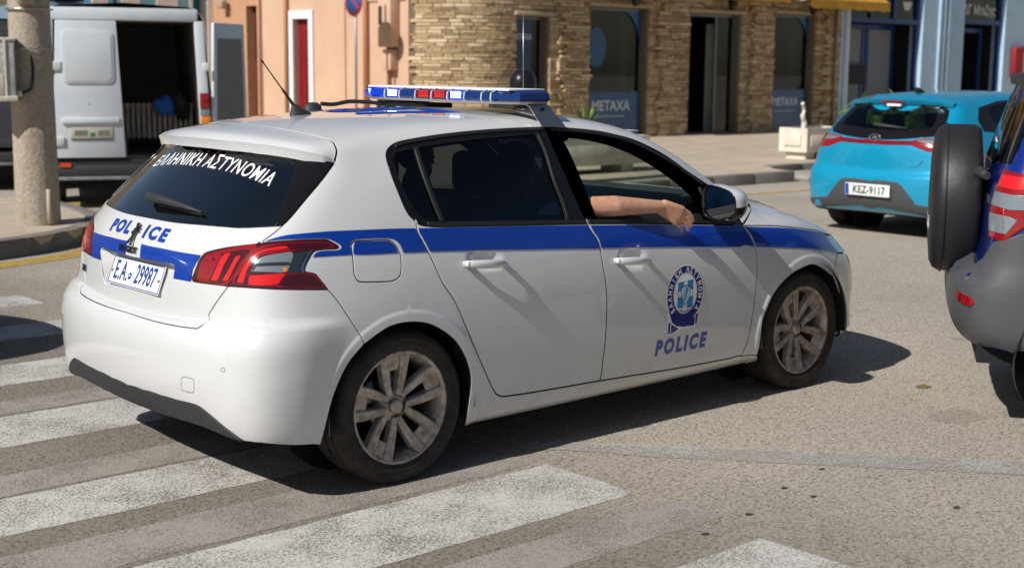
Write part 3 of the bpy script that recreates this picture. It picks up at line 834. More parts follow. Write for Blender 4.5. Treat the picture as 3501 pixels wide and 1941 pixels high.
kside = max(p[0] for p in KP); ktop = max(p[1] for p in KP); kbot = min(p[1] for p in KP)
pocket = S.panel('plate_recess', KP, paint, tailgate, centre='rear', h=.03, gap=-.004, flange=.002, round_=0, off=lambda a, t: -.002-.034*smooth(kbot, kbot+(ktop-kbot)*.8, t)*smooth(0, .06, kside-a))
# rear window
gp = pl(HATCH_GAP[:5], GBOT, [(450,732),(430,640),(480,560),(560,500)])
gl = pl([(1146,556),(1104,612),(1048,679),(992,746),(967,770)], GBOT)
gl += [(rs-.05, gl[-1][1])]
topz = 1.335
gl += [(rs-.05, st((-.36, -.01, topz))[1])]+r3([snap(p) for p in [(-.36,-.1,1.335),(-.345,-.3,1.332),(-.29,-.5,1.325),(-.24,-.58,1.315)]])
rear_pane = sd_.panel('rear_window', gl, glass_rear, tailgate, centre='rear', h=.06, gap=.006, off=-.003, flange=.004, round_=0)
frit_in = pl([(933,583),(940,600),(905,660),(870,715),(842,748),(800,756),(740,757),(660,748),(600,738),(520,725)])
frit_in += [(rs-.05, frit_in[-1][1]), (rs-.05, st((-.39,-.01,1.285))[1])]+r3([snap(p) for p in [(-.39,-.1,1.285),(-.36,-.3,1.28),(-.33,-.43,1.275)]])
def ring_poly(P, K):
    P = clip_half(clean(P), 0, rs, False); K = clip_half(clean(K), 0, rs, False)
    P = P if area(P) > 0 else P[::-1]; K = K if area(K) > 0 else K[::-1]
    def run(L, lo_to_hi):
        on = [i for i, p in enumerate(L) if abs(p[0]-rs) < 1e-6]; iu = max(on, key=lambda i: L[i][1]); il = min(on, key=lambda i: L[i][1])
        out = []; i = il if lo_to_hi else iu; e = iu if lo_to_hi else il; stp = 1 if lo_to_hi else -1
        while True:
            out.append(L[i])
            if i == e: break
            i = (i+stp) % len(L)
        return out
    return run(P, True)+run(K, False)
frit_black = mat('glass_border_black', (.010, .010, .011), .5)
sd_.panel('window_border', ring_poly(gl, frit_in), frit_black, tailgate, centre='rear', h=.06, gap=.0028, off=-.0065, flange=.002, round_=0)
for sgn in (1,):
    chk = pl([(998,536),(1070,545),(1143,556)], [(1143,556),(1104,611),(1048,678),(992,745),(966,769)], [(966,769),(938,769)], [(938,769),(960,713),(988,640),(1010,578),(998,536)])
    cheeks = sd_.panel('window_cheek', chk, black_gloss, tailgate, off=.006, gap=.0028, flange=.014, h=.04, round_=.003, mirror=tailgate)
# heater wires
wire = mat('heater_wire', (.30, .10, .04), .5)
for k in range(9):
    f = k/8; za = lerp(1.255, 1.085, f); wv = lerp(.40, .52, f)*(.95 if k else 1)
    a0 = st(snap((-.45, -wv, za))); mb = [(rs-.0, za)]
    zz = st(H308.hit(Vector((-3, 0, za)), Vector((1, 0, 0)))[0])[1]
    P = []
    n_ = 14
    for i in range(n_+1):
        yv = -wv*i/n_; q = H308.hit(Vector((-3, yv, za-.012*(i/n_)**2)), Vector((1, 0, 0)))
        P.append(st(q[0]))
    P = [(p[0], p[1]+.0012) for p in P]+[(p[0], p[1]-.0012) for p in reversed(P)]
    sd_.panel('heater_wire', P, wire, rear_pane, centre='rear', off=-.0052, gap=0, flange=.0004, h=.05, round_=0, edge_h=.06)
# spoiler: top skin from above, rear lip below
def spoiler():
    jt = [Vector((joint3[0].x-.009, 0, joint3[0].z))]+[q+Vector((-.008, 0, 0)) for q in joint3]
    n = len(jt); rows = []
    K = 9
    edge = []
    for i, p in enumerate(jt):
        f = i/(n-1)
        w = min(abs(p.y), .66); 
        e = snap((-.39+.215*(w/.66)**3., -w*.985 if i < n-1 else p.y, 1.372-.065*(w/.66)**4))
        edge.append(e)
    co = []; no = []
    for i, p in enumerate(jt):
        a = snap((p.x, p.y, 1.46)) if i == 0 else p
        e = edge[i]
        for k in range(K+1):
            q = a.lerp(e, (k/K)); q2, nn, _, _ = H308.bvh.find_nearest(q)
            lift = .004+.022*(k/K)**2*(1 if i < n-3 else max(0, (n-1-i)/3))
            qq = Vector(q2); h = H308.hit(qq+nn*.05, -nn); nn = h[1] if h else nn
            back = Vector((-.028, 0, 0))*(k/K)**2*(1 if i < n-3 else max(0, (n-1-i)/3))
            co.append(h[0]+nn*lift*.55+back if h else qq+back); no.append(nn)
        # lip: down and under
        c = co[-1]; co.append(c+Vector((.006, 0, -.014))); no.append(Vector((-1, 0, -.1)))
        co.append(c+Vector((.012, 0, -.040))); no.append(Vector((-1, 0, -.25)))
        co.append(c+Vector((.075, 0, -.052))); no.append(Vector((0, 0, -1)))
    m_ = K+4; faces = []
    for i in range(n-1):
        for k in range(m_-1): faces.append((i*m_+k, (i+1)*m_+k, (i+1)*m_+k+1, i*m_+k+1))
    k0 = len(co)
    co2 = co+[Vector((c.x, -c.y, c.z)) for c in co]; f2 = faces+[tuple(reversed([i+k0 for i in f])) for f in faces]
    me = bpy.data.meshes.new('spoiler'); me.from_pydata([tuple(c) for c in co2], [], f2)
    bm = bmesh.new(); bm.from_mesh(me); bmesh.ops.remove_doubles(bm, verts=bm.verts, dist=2e-3); bmesh.ops.recalc_face_normals(bm, faces=bm.faces)
    up = max(bm.faces, key=lambda f: abs(f.normal.z)*f.calc_area())
    if up.normal.z < 0: bmesh.ops.reverse_faces(bm, faces=bm.faces)
    bm.to_mesh(me); bm.free()
    for p in me.polygons: p.use_smooth = True
    me.set_sharp_from_angle(angle=.75); me.materials.append(paint)
    return me_obj('roof_spoiler', me, None, tailgate), edge
spo, spo_edge = spoiler()
mb = MB().box((-.385, -.17, 1.322), (-.30, .17, 1.337)); mb.build('brake_light', mat('brake_light_lens', (.05, .006, .008), .15, coat=1), tailgate, bevel=.004)
# rear lamps
lamp_in = pl(LAMP[0:8]+[(886,831)], [(886,832),(824,903),(778,979)], LAMP[28:31]+[LAMP[0]])
lamp_out = pl([(886,831)]+LAMP[7:25], [LAMP[24]]+LAMP[25:29], [(778,979),(824,903),(886,832)])
cz8 = lambda L: [(640+x*.2019, 780+y*.2019) for x, y in L]
lamps = S.panel('tail_light', lamp_out, lens_dark, h=.03, gap=.0028, off=.002)
lampi = S.panel('tailgate_light', lamp_in, lens_dark, tailgate, h=.03, gap=.0028, off=.002, mirror=True)
def inlay(name, L, m, par, off, n=4):
    S.panel(name, pl(cz8(L)+[cz8(L)[0]]) if n else px_(cz8(L), 1, smooth=False), m, par[0], off=off, gap=0, flange=.001, h=.04, round_=0, mirror=par[1], edge_h=.02)
inlay('lens_rim', [(165,860),(260,560),(350,450),(620,370),(1180,280),(1000,520),(700,940),(400,930)], lens_red, lampi, .0026)
inlay('lens_dark_field', [(270,530),(400,470),(660,420),(1060,370),(920,560),(690,900),(380,900)], lens_dark, lampi, .0030)  # darker red field of the lens
inlay('lens_red_field', [(230,600),(330,490),(560,440),(600,480),(500,640),(370,880),(190,860)], lens_red, lampi, .0034)  # plain red field of the lens, not lit
inlay('light_claw', [(415,880),(540,600),(620,470),(660,435),(740,430),(700,500),(620,650),(520,875)], lens_bright, lampi, .0038)
inlay('light_claw', [(605,880),(720,690),(830,490),(905,480),(800,670),(690,885)], lens_bright, lampi, .0038)
inlay('lens_rim', [(760,930),(900,640),(1030,440),(1250,310),(1700,250),(2300,235),(2480,300),(2440,330),(2100,350),(1740,395),(1480,430),(1250,470),(1080,640),(1010,780),(1640,760),(1900,760),(2160,800),(2300,1000),(1500,990),(1000,960)], lens_red, lamps, .0026)
inlay('lens_dark_field', [(1300,330),(1720,265),(2300,250),(2440,300),(2300,335),(1760,375),(1700,330)], lens_dark, lamps, .0030)
inlay('lens_dark_field', [(1680,790),(1900,775),(2140,820),(2270,985),(1560,970)], lens_dark, lamps, .0030)
inlay('lens_dark_field', [(790,920),(860,800),(980,800),(1060,800),(1060,950)], lens_dark, lamps, .0030)
inlay('light_claw', [(850,910),(930,730),(1040,560),(1180,430),(1300,375),(1500,325),(1650,308),(1705,330),(1690,352),(1500,372),(1300,405),(1185,465),(1085,570),(1010,740),(950,918)], lens_bright, lamps, .0038)
inlay('brake_segment', [(1060,815),(1350,790),(1640,770),(1600,850),(1530,945),(1060,955)], lens_bright, lamps, .0036)
inlay('reversing_lens', [(1085,735),(1130,650),(1210,530),(1330,475),(1520,440),(1750,408),(1785,430),(1785,500),(1740,610),(1675,742),(1400,745)], lens_clear, lamps, .0040)
inlay('smoked_lens', [(1795,432),(2040,390),(1985,480),(1950,560),(1915,735),(1680,745),(1745,610),(1790,500)], lens_smoke, lamps, .0038)
inlay('lens_bar', [(1100,720),(1130,655),(1180,600),(1720,575),(1740,600),(1725,630),(1180,655),(1130,722)], lens_smoke, lamps, .0044)
inlay('amber_bulb', [(1620,680),(1660,665),(1690,690),(1670,735),(1625,735)], lens_amber, lamps, .0046)
inlay('chrome_strip', [(2060,390),(2110,385),(2030,520),(1975,650),(1968,720),(1990,745),(1930,740),(1930,680),(1965,560)], chrome, lamps, .0042)
# rear bumper
BL = [(228,1213),(300,1250),(406,1297),(612,1359),(689,1380),(730,1409),(783,1453),(842,1496)]
bp = pl(BUMP_GAP, list(reversed(ARCH_R[:5])), [(1089,1510),(966,1509),(842,1496)], list(reversed(BL[2:])))
bp += [(rs-.05, bp[-1][1])]
lipb = list(reversed(pl(HATCH_BOT))); bp += [(rs-.05, lipb[0][1])]
bp += [p for p in lipb if p[0] > rs]+list(reversed(pl(HATCH_GAP2)))+pl([(779,979),(842,983),(943,989),(1044,991),(1122.6,990)])
SENS = []
REF = [(634,1292),(638,1285),(645,1283),(672,1290),(678,1296),(679,1330),(675,1337),(668,1337),(645,1332),(636,1325)]
rear_bumper = S.panel('rear_bumper', bp, paint, centre='rear', h=.03, gap=.0028, extra=ex, flange=.03)
dz = pl(BL[2:], [(842,1496),(818,1491),(706,1447),(560,1400),(435,1353)])
low = [p for p in pl([(294,1288),(350,1318),(435,1353),(560,1400),(706,1447),(770,1474),(830,1497)]) if p[0] > rs]
BLp = pl(BL[2:]); dz = BLp+list(reversed(low))+[(rs-.05, low[0][1]), (rs-.05, BLp[0][1])]
valance = S.panel('bumper_insert', dz, black_plastic, rear_bumper, centre='rear', h=.05, gap=.0028, off=.003, flange=.03)
# recovery-hook cover and parking sensors: fine grooves
groove = mat('groove', (.12, .11, .10), .8)
def groove_ring(L, w, par, m=groove, n=3):
    P = px_(L, n)
    if area(P) < 0: P = P[::-1]
    inner = offset_poly(P, w); A = P+[P[0]]; B = inner+[inner[0]]
    S.panel('cover_groove', A+list(reversed(B)), m, par, off=.0006, gap=0, flange=.0005, h=.1, round_=0, mirror=False, edge_h=.05)
def circ(cx, cy, rx, ry, n=12): return [(cx+rx*math.cos(2*math.pi*k/n), cy+ry*math.sin(2*math.pi*k/n)) for k in range(n)]
groove_ring(REF, .0018, rear_bumper)
for cx, cy in ((775,1261),): groove_ring(circ(cx, cy, 7, 8), .0012, rear_bumper, n=2)
for cx, cy in ((299,1268),(514,1349)): groove_ring(circ(cx, cy, 5.5, 9.5), .0018, valance, mat('sensor_rim', (.25, .25, .25), .5), n=2)

# ---- livery
def dec(name, par, *L, m=blue_film, mirror=False): return S.decal(name, pl(*L), m, par, mirror=mirror)
dec('stripe', body_shell, [(906.5,825),(943,813),(991,803),(1115.6,792),(1231,786.7),(1346.7,782),(1419,781)], [(1419,781),(1425,795),(1443,828),(1459,861)], [(1459,861),(1378,864)], [(1378,864),(1374,852),(1366,836),(1352,822),(1336,815),(1300,813.5),(1225,817),(1204,823),(1196,835),(1197,850),(1200,871)], [(1200,871),(1160,873),(1068,879)], [(1068,879),(1086,861),(1120.5,857),(1158,855),(1167,846),(1160,835.5),(1136,822),(1114.5,815),(983,818),(906.5,825)])
dec('stripe', body_shell, [(1212,829),(1222,827),(1319,824),(1336,829),(1350,842),(1358,864.5)], [(1358,864.5),(1211,870),(1208,845)])
dec('stripe', rear_doors[0], [(1430,781),(1692,776),(2008,770.6)], [(2008,771),(2022,795),(2040,820),(2047,849)], [(2047,849),(1741,854),(1469,860)], [(1469,860),(1452,827),(1434,795),(1430,781)])
dec('stripe', front_doors[0], [(2018,771),(2300,769.6),(2537,774)], [(2537,774),(2562,807),(2578,844)], [(2578,844),(2310,844),(2055,848)], [(2055,848),(2047,819),(2030,794),(2018,771)])
dec('stripe', fenders[0], [(2547,776),(2688,780),(2772,789),(2816,798)], [(2816,798),(2838,833),(2860,864)], [(2860,864),(2814,854),(2730,847),(2585,844)], [(2585,844),(2570,807),(2547,776)])
HS = [(485,834),(555,849),(686.5,872.6)]
hs = S.uv(HS+[(672.5,897),(660,921.6),(653,962),(594,951),(599.5,918),(596,907),(586.7,901),(480,881)], smooth=False)
S.decal('stripe', hs, blue_film, tailgate, mirror=True)
# mirrored copies of the side stripes for the other flank
for src in [x for x in list(COL.objects) if x.name.startswith('stripe') and x.parent in (body_shell, rear_doors[0], front_doors[0], fenders[0])]:
    par = {body_shell: body_shell, rear_doors[0]: rear_doors[1], front_doors[0]: front_doors[1], fenders[0]: fenders[1]}[src.parent]
    me = src.data; co = [Vector((v.co.x, -v.co.y, v.co.z)) for v in me.vertices]
    S.mesh('stripe', co, [Vector((v.normal.x, -v.normal.y, v.normal.z)) for v in me.vertices], [tuple(reversed(p.vertices)) for p in me.polygons], blue_film, par)
def lay(name, txt, cpx, size, m, par, ux, uy, bold=0., spacing=1., sx=1., shear=0., off=.0016, thick=0., arc=None, word=1., split=None):
    """lettering centred on photo pixel cpx; ux, uy: reading and up directions in car space"""
    v, f = text_flat(txt, size, bold, spacing, sx, shear, word=word)
    c = H308.px(*cpx) if not isinstance(cpx, Vector) else cpx; ux = Vector(ux).normalized(); uy = Vector(uy).normalized()
    def place(x, y):
        if arc: x, y = arc(x, y)
        p = c+ux*x+uy*y; q = H308.bvh.find_nearest(p)[0]
        return st((q.x, q.y, q.z))
    if split is None: return S.wrap_mesh(name, v, f, place, m, par, off, thick)
    xs_ = sorted(v[i][0] for i in range(len(v))); gp_ = max(range(len(xs_)-1), key=lambda i: xs_[i+1]-xs_[i]); split = (xs_[gp_]+xs_[gp_+1])/2
    for sg in (-1, 1):
        fs = [q for q in f if (sum(v[i][0] for i in q)/len(q) > split) == (sg > 0)]; us = sorted({i for q in fs for i in q}); mp = {k: i for i, k in enumerate(us)}
        S.wrap_mesh(name, [v[i] for i in us], [tuple(mp[i] for i in q) for q in fs], place, m, par, off, thick)
lay('police_lettering', 'POLICE', (2328,1178), .098, blue_film, front_doors[0], (1,0,0), (0,0,1), bold=.0055, spacing=1.38, sx=.86, shear=.12)
lay('police_lettering', 'POL', (413,773), .080, blue_film, tailgate, (0,-1,0), (.35,0,1), bold=.0045, spacing=1.25, sx=1.12, shear=.10)
lay('police_lettering', 'ICE', (530,799), .080, blue_film, tailgate, (0,-1,0), (.35,0,1), bold=.0045, spacing=1.40, sx=1.22, shear=.10)
lay('window_lettering', 'EΛΛHNIKH AΣTYNOMIA', (712,558), .105, white_film, tailgate, (0,-1,0), (.55,0,1), bold=.0006, spacing=1.08, sx=.765, off=.003, arc=lambda x, y: (x, y-.07*x*x+.006), split=-.012)
lay('roof_number', '987', Vector((.50, 0.02, 1.46)), .62, blue_film, body_shell, (0,-1,0), (1,0,0), bold=.016, spacing=1.0, sx=.86) if False else None

# ---- wheels
def make_wheel(name, parent, cx, y, z, side, R=.317, rim_r=.232, width=.222, spokes='twin', steer=0., rimmat=None, spin=0.):
    """side -1: right-hand wheel (outer face towards -y)"""
    rimmat = rimmat or alloy
    mx = rotm((cx, y, z), x=math.pi/2 if side < 0 else -math.pi/2) if not steer else rotm((cx, y, z), z=steer) @ rotm(x=math.pi/2 if side < 0 else -math.pi/2)
    mx = mx @ rotm(z=spin)
    hw = width/2; fo = hw-.012                      # rim lip plane
    rim = MB()
    rim.lathe([(rim_r-.016, fo-.17), (rim_r-.030, fo-.12), (rim_r-.030, fo-.035), (rim_r-.016, fo-.010), (rim_r-.010, fo), (rim_r, fo+.001), (rim_r+.001, fo-.012)], 64, mx)
    rim.lathe([(0., fo-.052), (.030, fo-.046), (.062, fo-.048), (.070, fo-.062), (.070, fo-.10)], 40, mx)
    n = 5
    for k in range(n):
        base = math.radians(24)+2*math.pi*k/n
        for sg in (-1, 1):
            secs = []
            for f in (0, .18, .45, .75, 1.0):
                r = lerp(.046, rim_r-.012, f)
                ang = base+sg*math.radians(lerp(27, 13.2, f**.6)); w = lerp(.013, .0235, f**.8); d = lerp(.034, .004, f**1.3); th = lerp(.032, .030, f)
                c = Vector((r*math.cos(ang), r*math.sin(ang), fo-d)); t = Vector((-math.sin(ang), math.cos(ang), 0))
                e = .0045
                secs.append([c-t*(w+.004)+Vector((0, 0, -th)), c-t*w+Vector((0, 0, -e)), c-t*(w-e), c+t*(w-e), c+t*w+Vector((0, 0, -e)), c+t*(w+.004)+Vector((0, 0, -th))])
            vs = [mx@v for s_ in secs for v in s_]; fs = []
            for i in range(len(secs)-1):
                for q in range(5): fs.append((i*6+q, i*6+q+1, (i+1)*6+q+1, (i+1)*6+q))
            rim.add(vs, fs, False)
        # web that closes the slot between the two spokes of a pair
        vs = []
        for f, d in ((.62, .030), (.80, .022), (1.0, .012)):
            r = lerp(.046, rim_r-.012, f)
            for sg in (-1, 1):
                a = base+sg*math.radians(11); vs.append(mx@Vector((r*math.cos(a), r*math.sin(a), fo-d)))
        rim.add(vs, [(0, 1, 3, 2), (2, 3, 5, 4)], False)
    wheel = rim.build(name, rimmat, parent)
    bm = bmesh.new(); bm.from_mesh(wheel.data); bmesh.ops.recalc_face_normals(bm, faces=bm.faces); bm.to_mesh(wheel.data); bm.free()
    ty = MB(); r0 = rim_r; h = R-r0
    prof = [(r0-.012, -hw+.02), (r0+.002, -hw+.008), (r0+h*.35, -hw), (r0+h*.7, -hw+.004), (R-.010, -hw+.016), (R-.003, -hw+.030)]
    for g in (-.055, 0, .055):
        prof += [(R, g-.007), (R-.009, g-.005), (R-.009, g+.005), (R, g+.007)]
    prof += [(R-.003, hw-.030), (R-.010, hw-.016), (R-.016, hw-.010), (r0+h*.7, hw-.004), (r0+h*.62, hw-.0015), (r0+h*.58, hw-.003), (r0+h*.35, hw), (r0+h*.2, hw-.001), (r0+h*.16, hw-.004), (r0+.002, hw-.010), (r0-.012, hw-.02)]
    ty.lathe(prof, 96, mx)
    # shoulder blocks: narrow cuts round the edge of the tread
    tyre = ty.build('tyre', rubber, wheel, sharp=.7)
    cuts = MB()
    for k in range(72):
        a = 2*math.pi*k/72
        for zz0, zz1 in ((.064, hw-.014), (-hw+.014, -.064)):
            c = mx@rotm(z=a); rr = R-.006 if abs(zz1-zz0) else R
            cuts.add([c@Vector((R+.0004, -.0017, zz0)), c@Vector((R+.0004, .0017, zz0)), c@Vector((R-.0105, .0017, zz1)), c@Vector((R-.0105, -.0017, zz1))], [(0, 1, 2, 3)])
    ct = cuts.build('tread_cut', mat('tread_groove', (.004, .004, .004), .9), tyre); ct['kind'] = 'stuff'
    hub = MB().lathe([(0, fo-.024), (.022, fo-.0245), (.029, fo-.028), (.030, fo-.05)], 32, mx).build('hub_cap', rimmat, wheel)
    bl = MB()
    for k in range(n):
        a = math.radians(24)+2*math.pi*k/n; bl.lathe([(0, fo-.062), (.010, fo-.060), (.0125, fo-.075)], 12, mx@rotm((.054*math.cos(a), .054*math.sin(a), .012)))
    bo = bl.build('wheel_bolts', black_plastic, wheel); bo['kind'] = 'stuff'
    MB().lathe([(.06, fo-.10), (.135, fo-.10), (.135, fo-.12), (.06, fo-.12)], 40, mx).build('brake_disc', dark_chrome, wheel)
    MB().lathe([(.0, fo-.135), (.19, fo-.135), (.195, fo-.15)], 40, mx).build('backing_plate', mat('wheel_shadow', (.006, .006, .006), .9), wheel)  # plate coloured near black for the shade behind the spokes
    return wheel
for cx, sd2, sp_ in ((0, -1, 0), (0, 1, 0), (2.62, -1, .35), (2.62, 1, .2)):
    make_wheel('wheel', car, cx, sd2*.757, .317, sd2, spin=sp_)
# wheel housings
for cx in (0, 2.62):
    for sg in (-1, 1):
        mb = MB(); N = 26
        vs = []
        for k in range(N+1):
            t = math.radians(-8)+math.radians(196)*k/N
            for yy in (.885, .84, .50):
                r = .372 if yy < .88 else .364
                vs.append((cx+r*math.cos(t), sg*yy, max(.17, .318+r*math.sin(t))))
        fs = [(k*3+j, k*3+j+1, k*3+j+4, k*3+j+3) for k in range(N) for j in range(2)]
        mb.add(vs, fs, True); mb.build('wheel_housing', mat('liner', (.012, .012, .012), .9), car)
        MB().lathe([(0, .50), (.40, .50)], 24, rotm((cx, 0, .38), x=math.pi/2*(1 if sg < 0 else -1))).build('inner_liner', MATS['liner'], car)
# floor pan, sills' inner side, exhaust
MB().box((-.45, -.715, .20), (3.05, .715, .26)).build('floor_pan', MATS['liner'], car)
for sg in (-1, 1): MB().box((.42, min(sg*.80, sg*.712), .185), (2.22, max(sg*.80, sg*.712), .30)).build('sill_inner', MATS['liner'], car)
MB().box((-.66, -.66, .30), (-.55, .66, .60)).build('rear_beam', MATS['liner'], car)
MB().box((2.95, -.62, .25), (3.2, .62, .62)).build('front_beam', MATS['liner'], car)
MB().box((2.35, -.60, .28), (2.95, .60, .84)).build('engine_block', MATS['liner'], car, bevel=.05)

# ---- door handles
def handle(cx, cz, sg, par):
    base = H308.hit(Vector((cx, -3, cz)), Vector((0, 1, 0)))[0]; y0 = base.y
    prof = []
    N = 14; vs = []; M_ = 8
    for i in range(N+1):
        f = i/N; x = lerp(-.112, .112, f); bulge = math.sin(math.pi*min(1, max(0, f)))**.5
        hgt = lerp(.012, .019, math.sin(math.pi*f)**.6)*(1 if f < .9 else .8); out = .012+.030*math.sin(math.pi*f)**.55
        cy = y0-out
        for k in range(M_):
            t = 2*math.pi*k/M_; vs.append((cx+x, sg*-1*(cy+.010*math.cos(t)*(.35+.65*bulge)) if sg > 0 else cy+.010*math.cos(t)*(.35+.65*bulge), cz+x*-.07+hgt*math.sin(t)))
    fs = [(i*M_+k, i*M_+(k+1) % M_, (i+1)*M_+(k+1) % M_, (i+1)*M_+k) for i in range(N) for k in range(M_)]+[tuple(range(M_)), tuple(N*M_+k for k in reversed(range(M_)))]
    mb = MB().add(vs, fs, True); o = mb.build('door_handle', paint, par)
    bm = bmesh.new(); bm.from_mesh(o.data); bmesh.ops.recalc_face_normals(bm, faces=bm.faces); bm.to_mesh(o.data); bm.free()
    yy = sorted((sg*abs(y0)*.985, sg*(abs(y0)+.030)))
    for dx in (-.098, .098):
        MB().box((cx+dx-.012, yy[0], cz-dx*.07-.010), (cx+dx+.012, yy[1], cz-dx*.07+.010)).build('handle_mount', paint, o, bevel=.004)
for (cx, cz), prs in zip(HANDLES, (rear_doors, front_doors)):
    handle(cx, cz, -1, prs[0]); handle(cx, cz, 1, prs[1])

# ---- door mirrors
def mirror_unit(sg, par):
    def loop(x, sc, dy=0., dz=0.):
        out = []
        for k in range(28):
            t = 2*math.pi*k/28; c, s_ = math.cos(t), math.sin(t); e = 2/3.2
            yy = abs(c)**e*math.copysign(1, c); zz = abs(s_)**e*math.copysign(1, s_)
            w = .108*(1+.10*zz*0+(-.10 if zz < 0 else .0)*abs(zz)); h = .082*(1-.10*yy)
            out.append((x, sg*(.945+dy+yy*w*sc), 1.035+dz+zz*h*sc+.010*(-yy)*sc))
        return out
    L = [loop(1.812, .93), loop(1.806, .97), loop(1.812, 1.0), loop(1.84, 1.03, .002), loop(1.88, 1.0, .0, .002), loop(1.92, .88, -.006, .003), loop(1.955, .62, -.012, .004), loop(1.97, .25, -.018, .004)]
    n = 28; vs = [v for l_ in L for v in l_]; fw = []; fk = []
    for i in range(len(L)-1):
        for k in range(n):
            f = (i*n+k, i*n+(k+1) % n, (i+1)*n+(k+1) % n, (i+1)*n+k)
            zc = sum(vs[q][2] for q in f)/4
            (fw if (zc > 1.015 and i > 1) else fk).append(f)
    fk.append(tuple((len(L)-1)*n+k for k in range(n)))
    cap = MB().add(vs, fw, True).build('mirror_cap', paint, None); hous = MB().add(vs, fk, True).build('door_mirror', black_gloss, par); cap.parent = hous
    for ob in (cap, hous):
        bm = bmesh.new(); bm.from_mesh(ob.data); bmesh.ops.delete(bm, geom=[v for v in bm.verts if not v.link_faces], context='VERTS'); bmesh.ops.recalc_face_normals(bm, faces=bm.faces); bm.to_mesh(ob.data); bm.free()
    gl_ = loop(1.822, .90); MB().add(gl_, [tuple(range(n)) if sg > 0 else tuple(reversed(range(n)))], False).build('mirror_glass', mat('mirror_glass', (.75, .78, .8), .02, 1.), hous)
    MB().add(loop(1.826, .95)+loop(1.83, .2), [tuple(range(n))], False).build('mirror_back', black_rub, hous)
    y1, y2 = sorted((sg*.80, sg*.87)); MB().box((1.86, y1, .955), (1.95, y2, .995)).build('mirror_foot', black_gloss, hous, bevel=.012)
for sg, par in ((-1, front_doors[0]), (1, front_doors[1])): mirror_unit(sg, par)

# ---- plate, badges, wiper, aerial
plate_w = mat('plate_white', (.78, .78, .76), .45); plate_b = mat('plate_blue', (.008, .05, .28), .45)
pc = Vector((-.704, 0, .820)); tl = math.radians(21)
PMX = Matrix.Translation(pc) @ Matrix(((0, -math.sin(-tl)*-1, -1, 0), (-1, 0, 0, 0), (0, 1, 0, 0), (0, 0, 0, 1)))
upv = Vector((math.sin(tl), 0, math.cos(tl))); outv = Vector((-math.cos(tl), 0, math.sin(tl))); rgt = Vector((0, -1, 0))
def frame(c, r, u, o_):
    return Matrix(((r.x, u.x, o_.x, c.x), (r.y, u.y, o_.y, c.y), (r.z, u.z, o_.z, c.z), (0, 0, 0, 1)))
PMX = frame(pc, rgt, upv, outv)
numplate = MB().box((-.225, -.060, -.002), (.225, .060, .002), PMX).build('number_plate', plate_w, car, bevel=.0015)
mb = MB()
for a, b_ in (((-.221, .0525), (.221, .0565)), ((-.221, -.0565), (.221, -.0525)), ((-.221, -.0525), (-.2165, .0525)), ((.2165, -.0525), (.221, .0525))): mb.box((*a, .0022), (*b_, .0030), PMX)
mb.build('plate_border', plate_b, numplate)
text_obj('plate_lettering', 'E.A.', .112, plate_b, PMX@Matrix.Translation((-.125, -.001, .0024)), numplate, bold=.002, sx=.60, thick=.001, spacing=1.15)
text_obj('plate_lettering', '29987', .112, plate_b, PMX@Matrix.Translation((.085, -.001, .0024)), numplate, bold=.002, sx=.60, thick=.001, spacing=1.05)
MB().lathe([(0, .0034), (.014, .0034), (.015, .0022)], 24, PMX@Matrix.Translation((-.045, -.012, 0))).build('plate_seal', plate_b, numplate)
MB().box((-.0065, -.0035, .0034), (.0065, .0035, .0042), PMX@Matrix.Translation((-.045, -.012, 0))).build('plate_seal_mark', plate_w, numplate)
for sx_ in (-1, 1): MB().lathe([(0, .012), (.005, .010), (.006, .002)], 12, PMX@Matrix.Translation((sx_*.205, -.004, 0))).build('plate_screw', steel, numplate)
bc = H308.px(462, 800)
def on_tail(cpx, dx=0., out=.004):
    p = H308.px(*cpx); h = H308.hit(p+Vector((-.3, 0, 0)), Vector((1, 0, 0))); p, n = h
    r = Vector((0, 0, 1)).cross(n).normalized(); r = r if r.y < 0 else -r; u = n.cross(r)
    return frame(p+n*out, r, u, n)
EM = on_tail((463, 803))
# rampant lion badge: body, head, tail, legs
lion = MB(); s_ = .00052
def lp(P, h0=0., h1=.005): lion.prism([(x*s_, y*s_) for x, y in P], h0, h1, EM)
lp([(-30,38),(-22,12),(-14,-8),(8,-20),(26,-6),(34,22),(30,48),(18,64),(2,66),(-12,56)], 0, .006)             # chest
lp([(2,62),(18,60),(34,70),(36,88),(22,98),(2,96),(-8,84)], 0, .008)                                              # head
lp([(30,52),(46,66),(60,64),(62,54),(48,50),(34,36)], 0, .005)                                                     # raised paw
lp([(28,36),(44,40),(58,34),(58,24),(42,24),(28,20)], 0, .005)                                                     # second paw
lp([(-16,-4),(6,-18),(-14,-46),(-34,-72),(-52,-86),(-62,-82),(-58,-70),(-40,-50)], 0, .006)                       # rear leg
lp([(4,-16),(26,-8),(26,-40),(22,-70),(30,-84),(24,-92),(4,-92),(2,-82),(8,-60)], 0, .007)                        # front leg
lp([(-26,14),(-14,0),(-34,-6),(-52,6),(-56,24),(-48,28),(-40,16)], 0, .004)                                        # tail
lion.build('lion_badge', dark_chrome, tailgate)
text_obj('maker_lettering', 'PEUGEOT', .036, dark_chrome, on_tail((440, 852), out=.003), tailgate, bold=.0012, sx=1.0, thick=.003)
text_obj('model_lettering', '308', .040, dark_chrome, on_tail((291, 915), out=.003), tailgate, bold=.0016, sx=.9, thick=.003, shear=.15)
wp = Vector(H308.px(530, 690)); wt = Vector(H308.px(698, 733))
n1 = Vector((-.75, 0, .66)).normalized()
mb = MB(); mb.tube([wp+n1*.012+Vector((0, .03, .01)), wp+n1*.034, wp.lerp(wt, .35)+n1*.036, wp.lerp(wt, .7)+n1*.026, wt+n1*.014], [.016, .022, .017, .010, .005], 8)
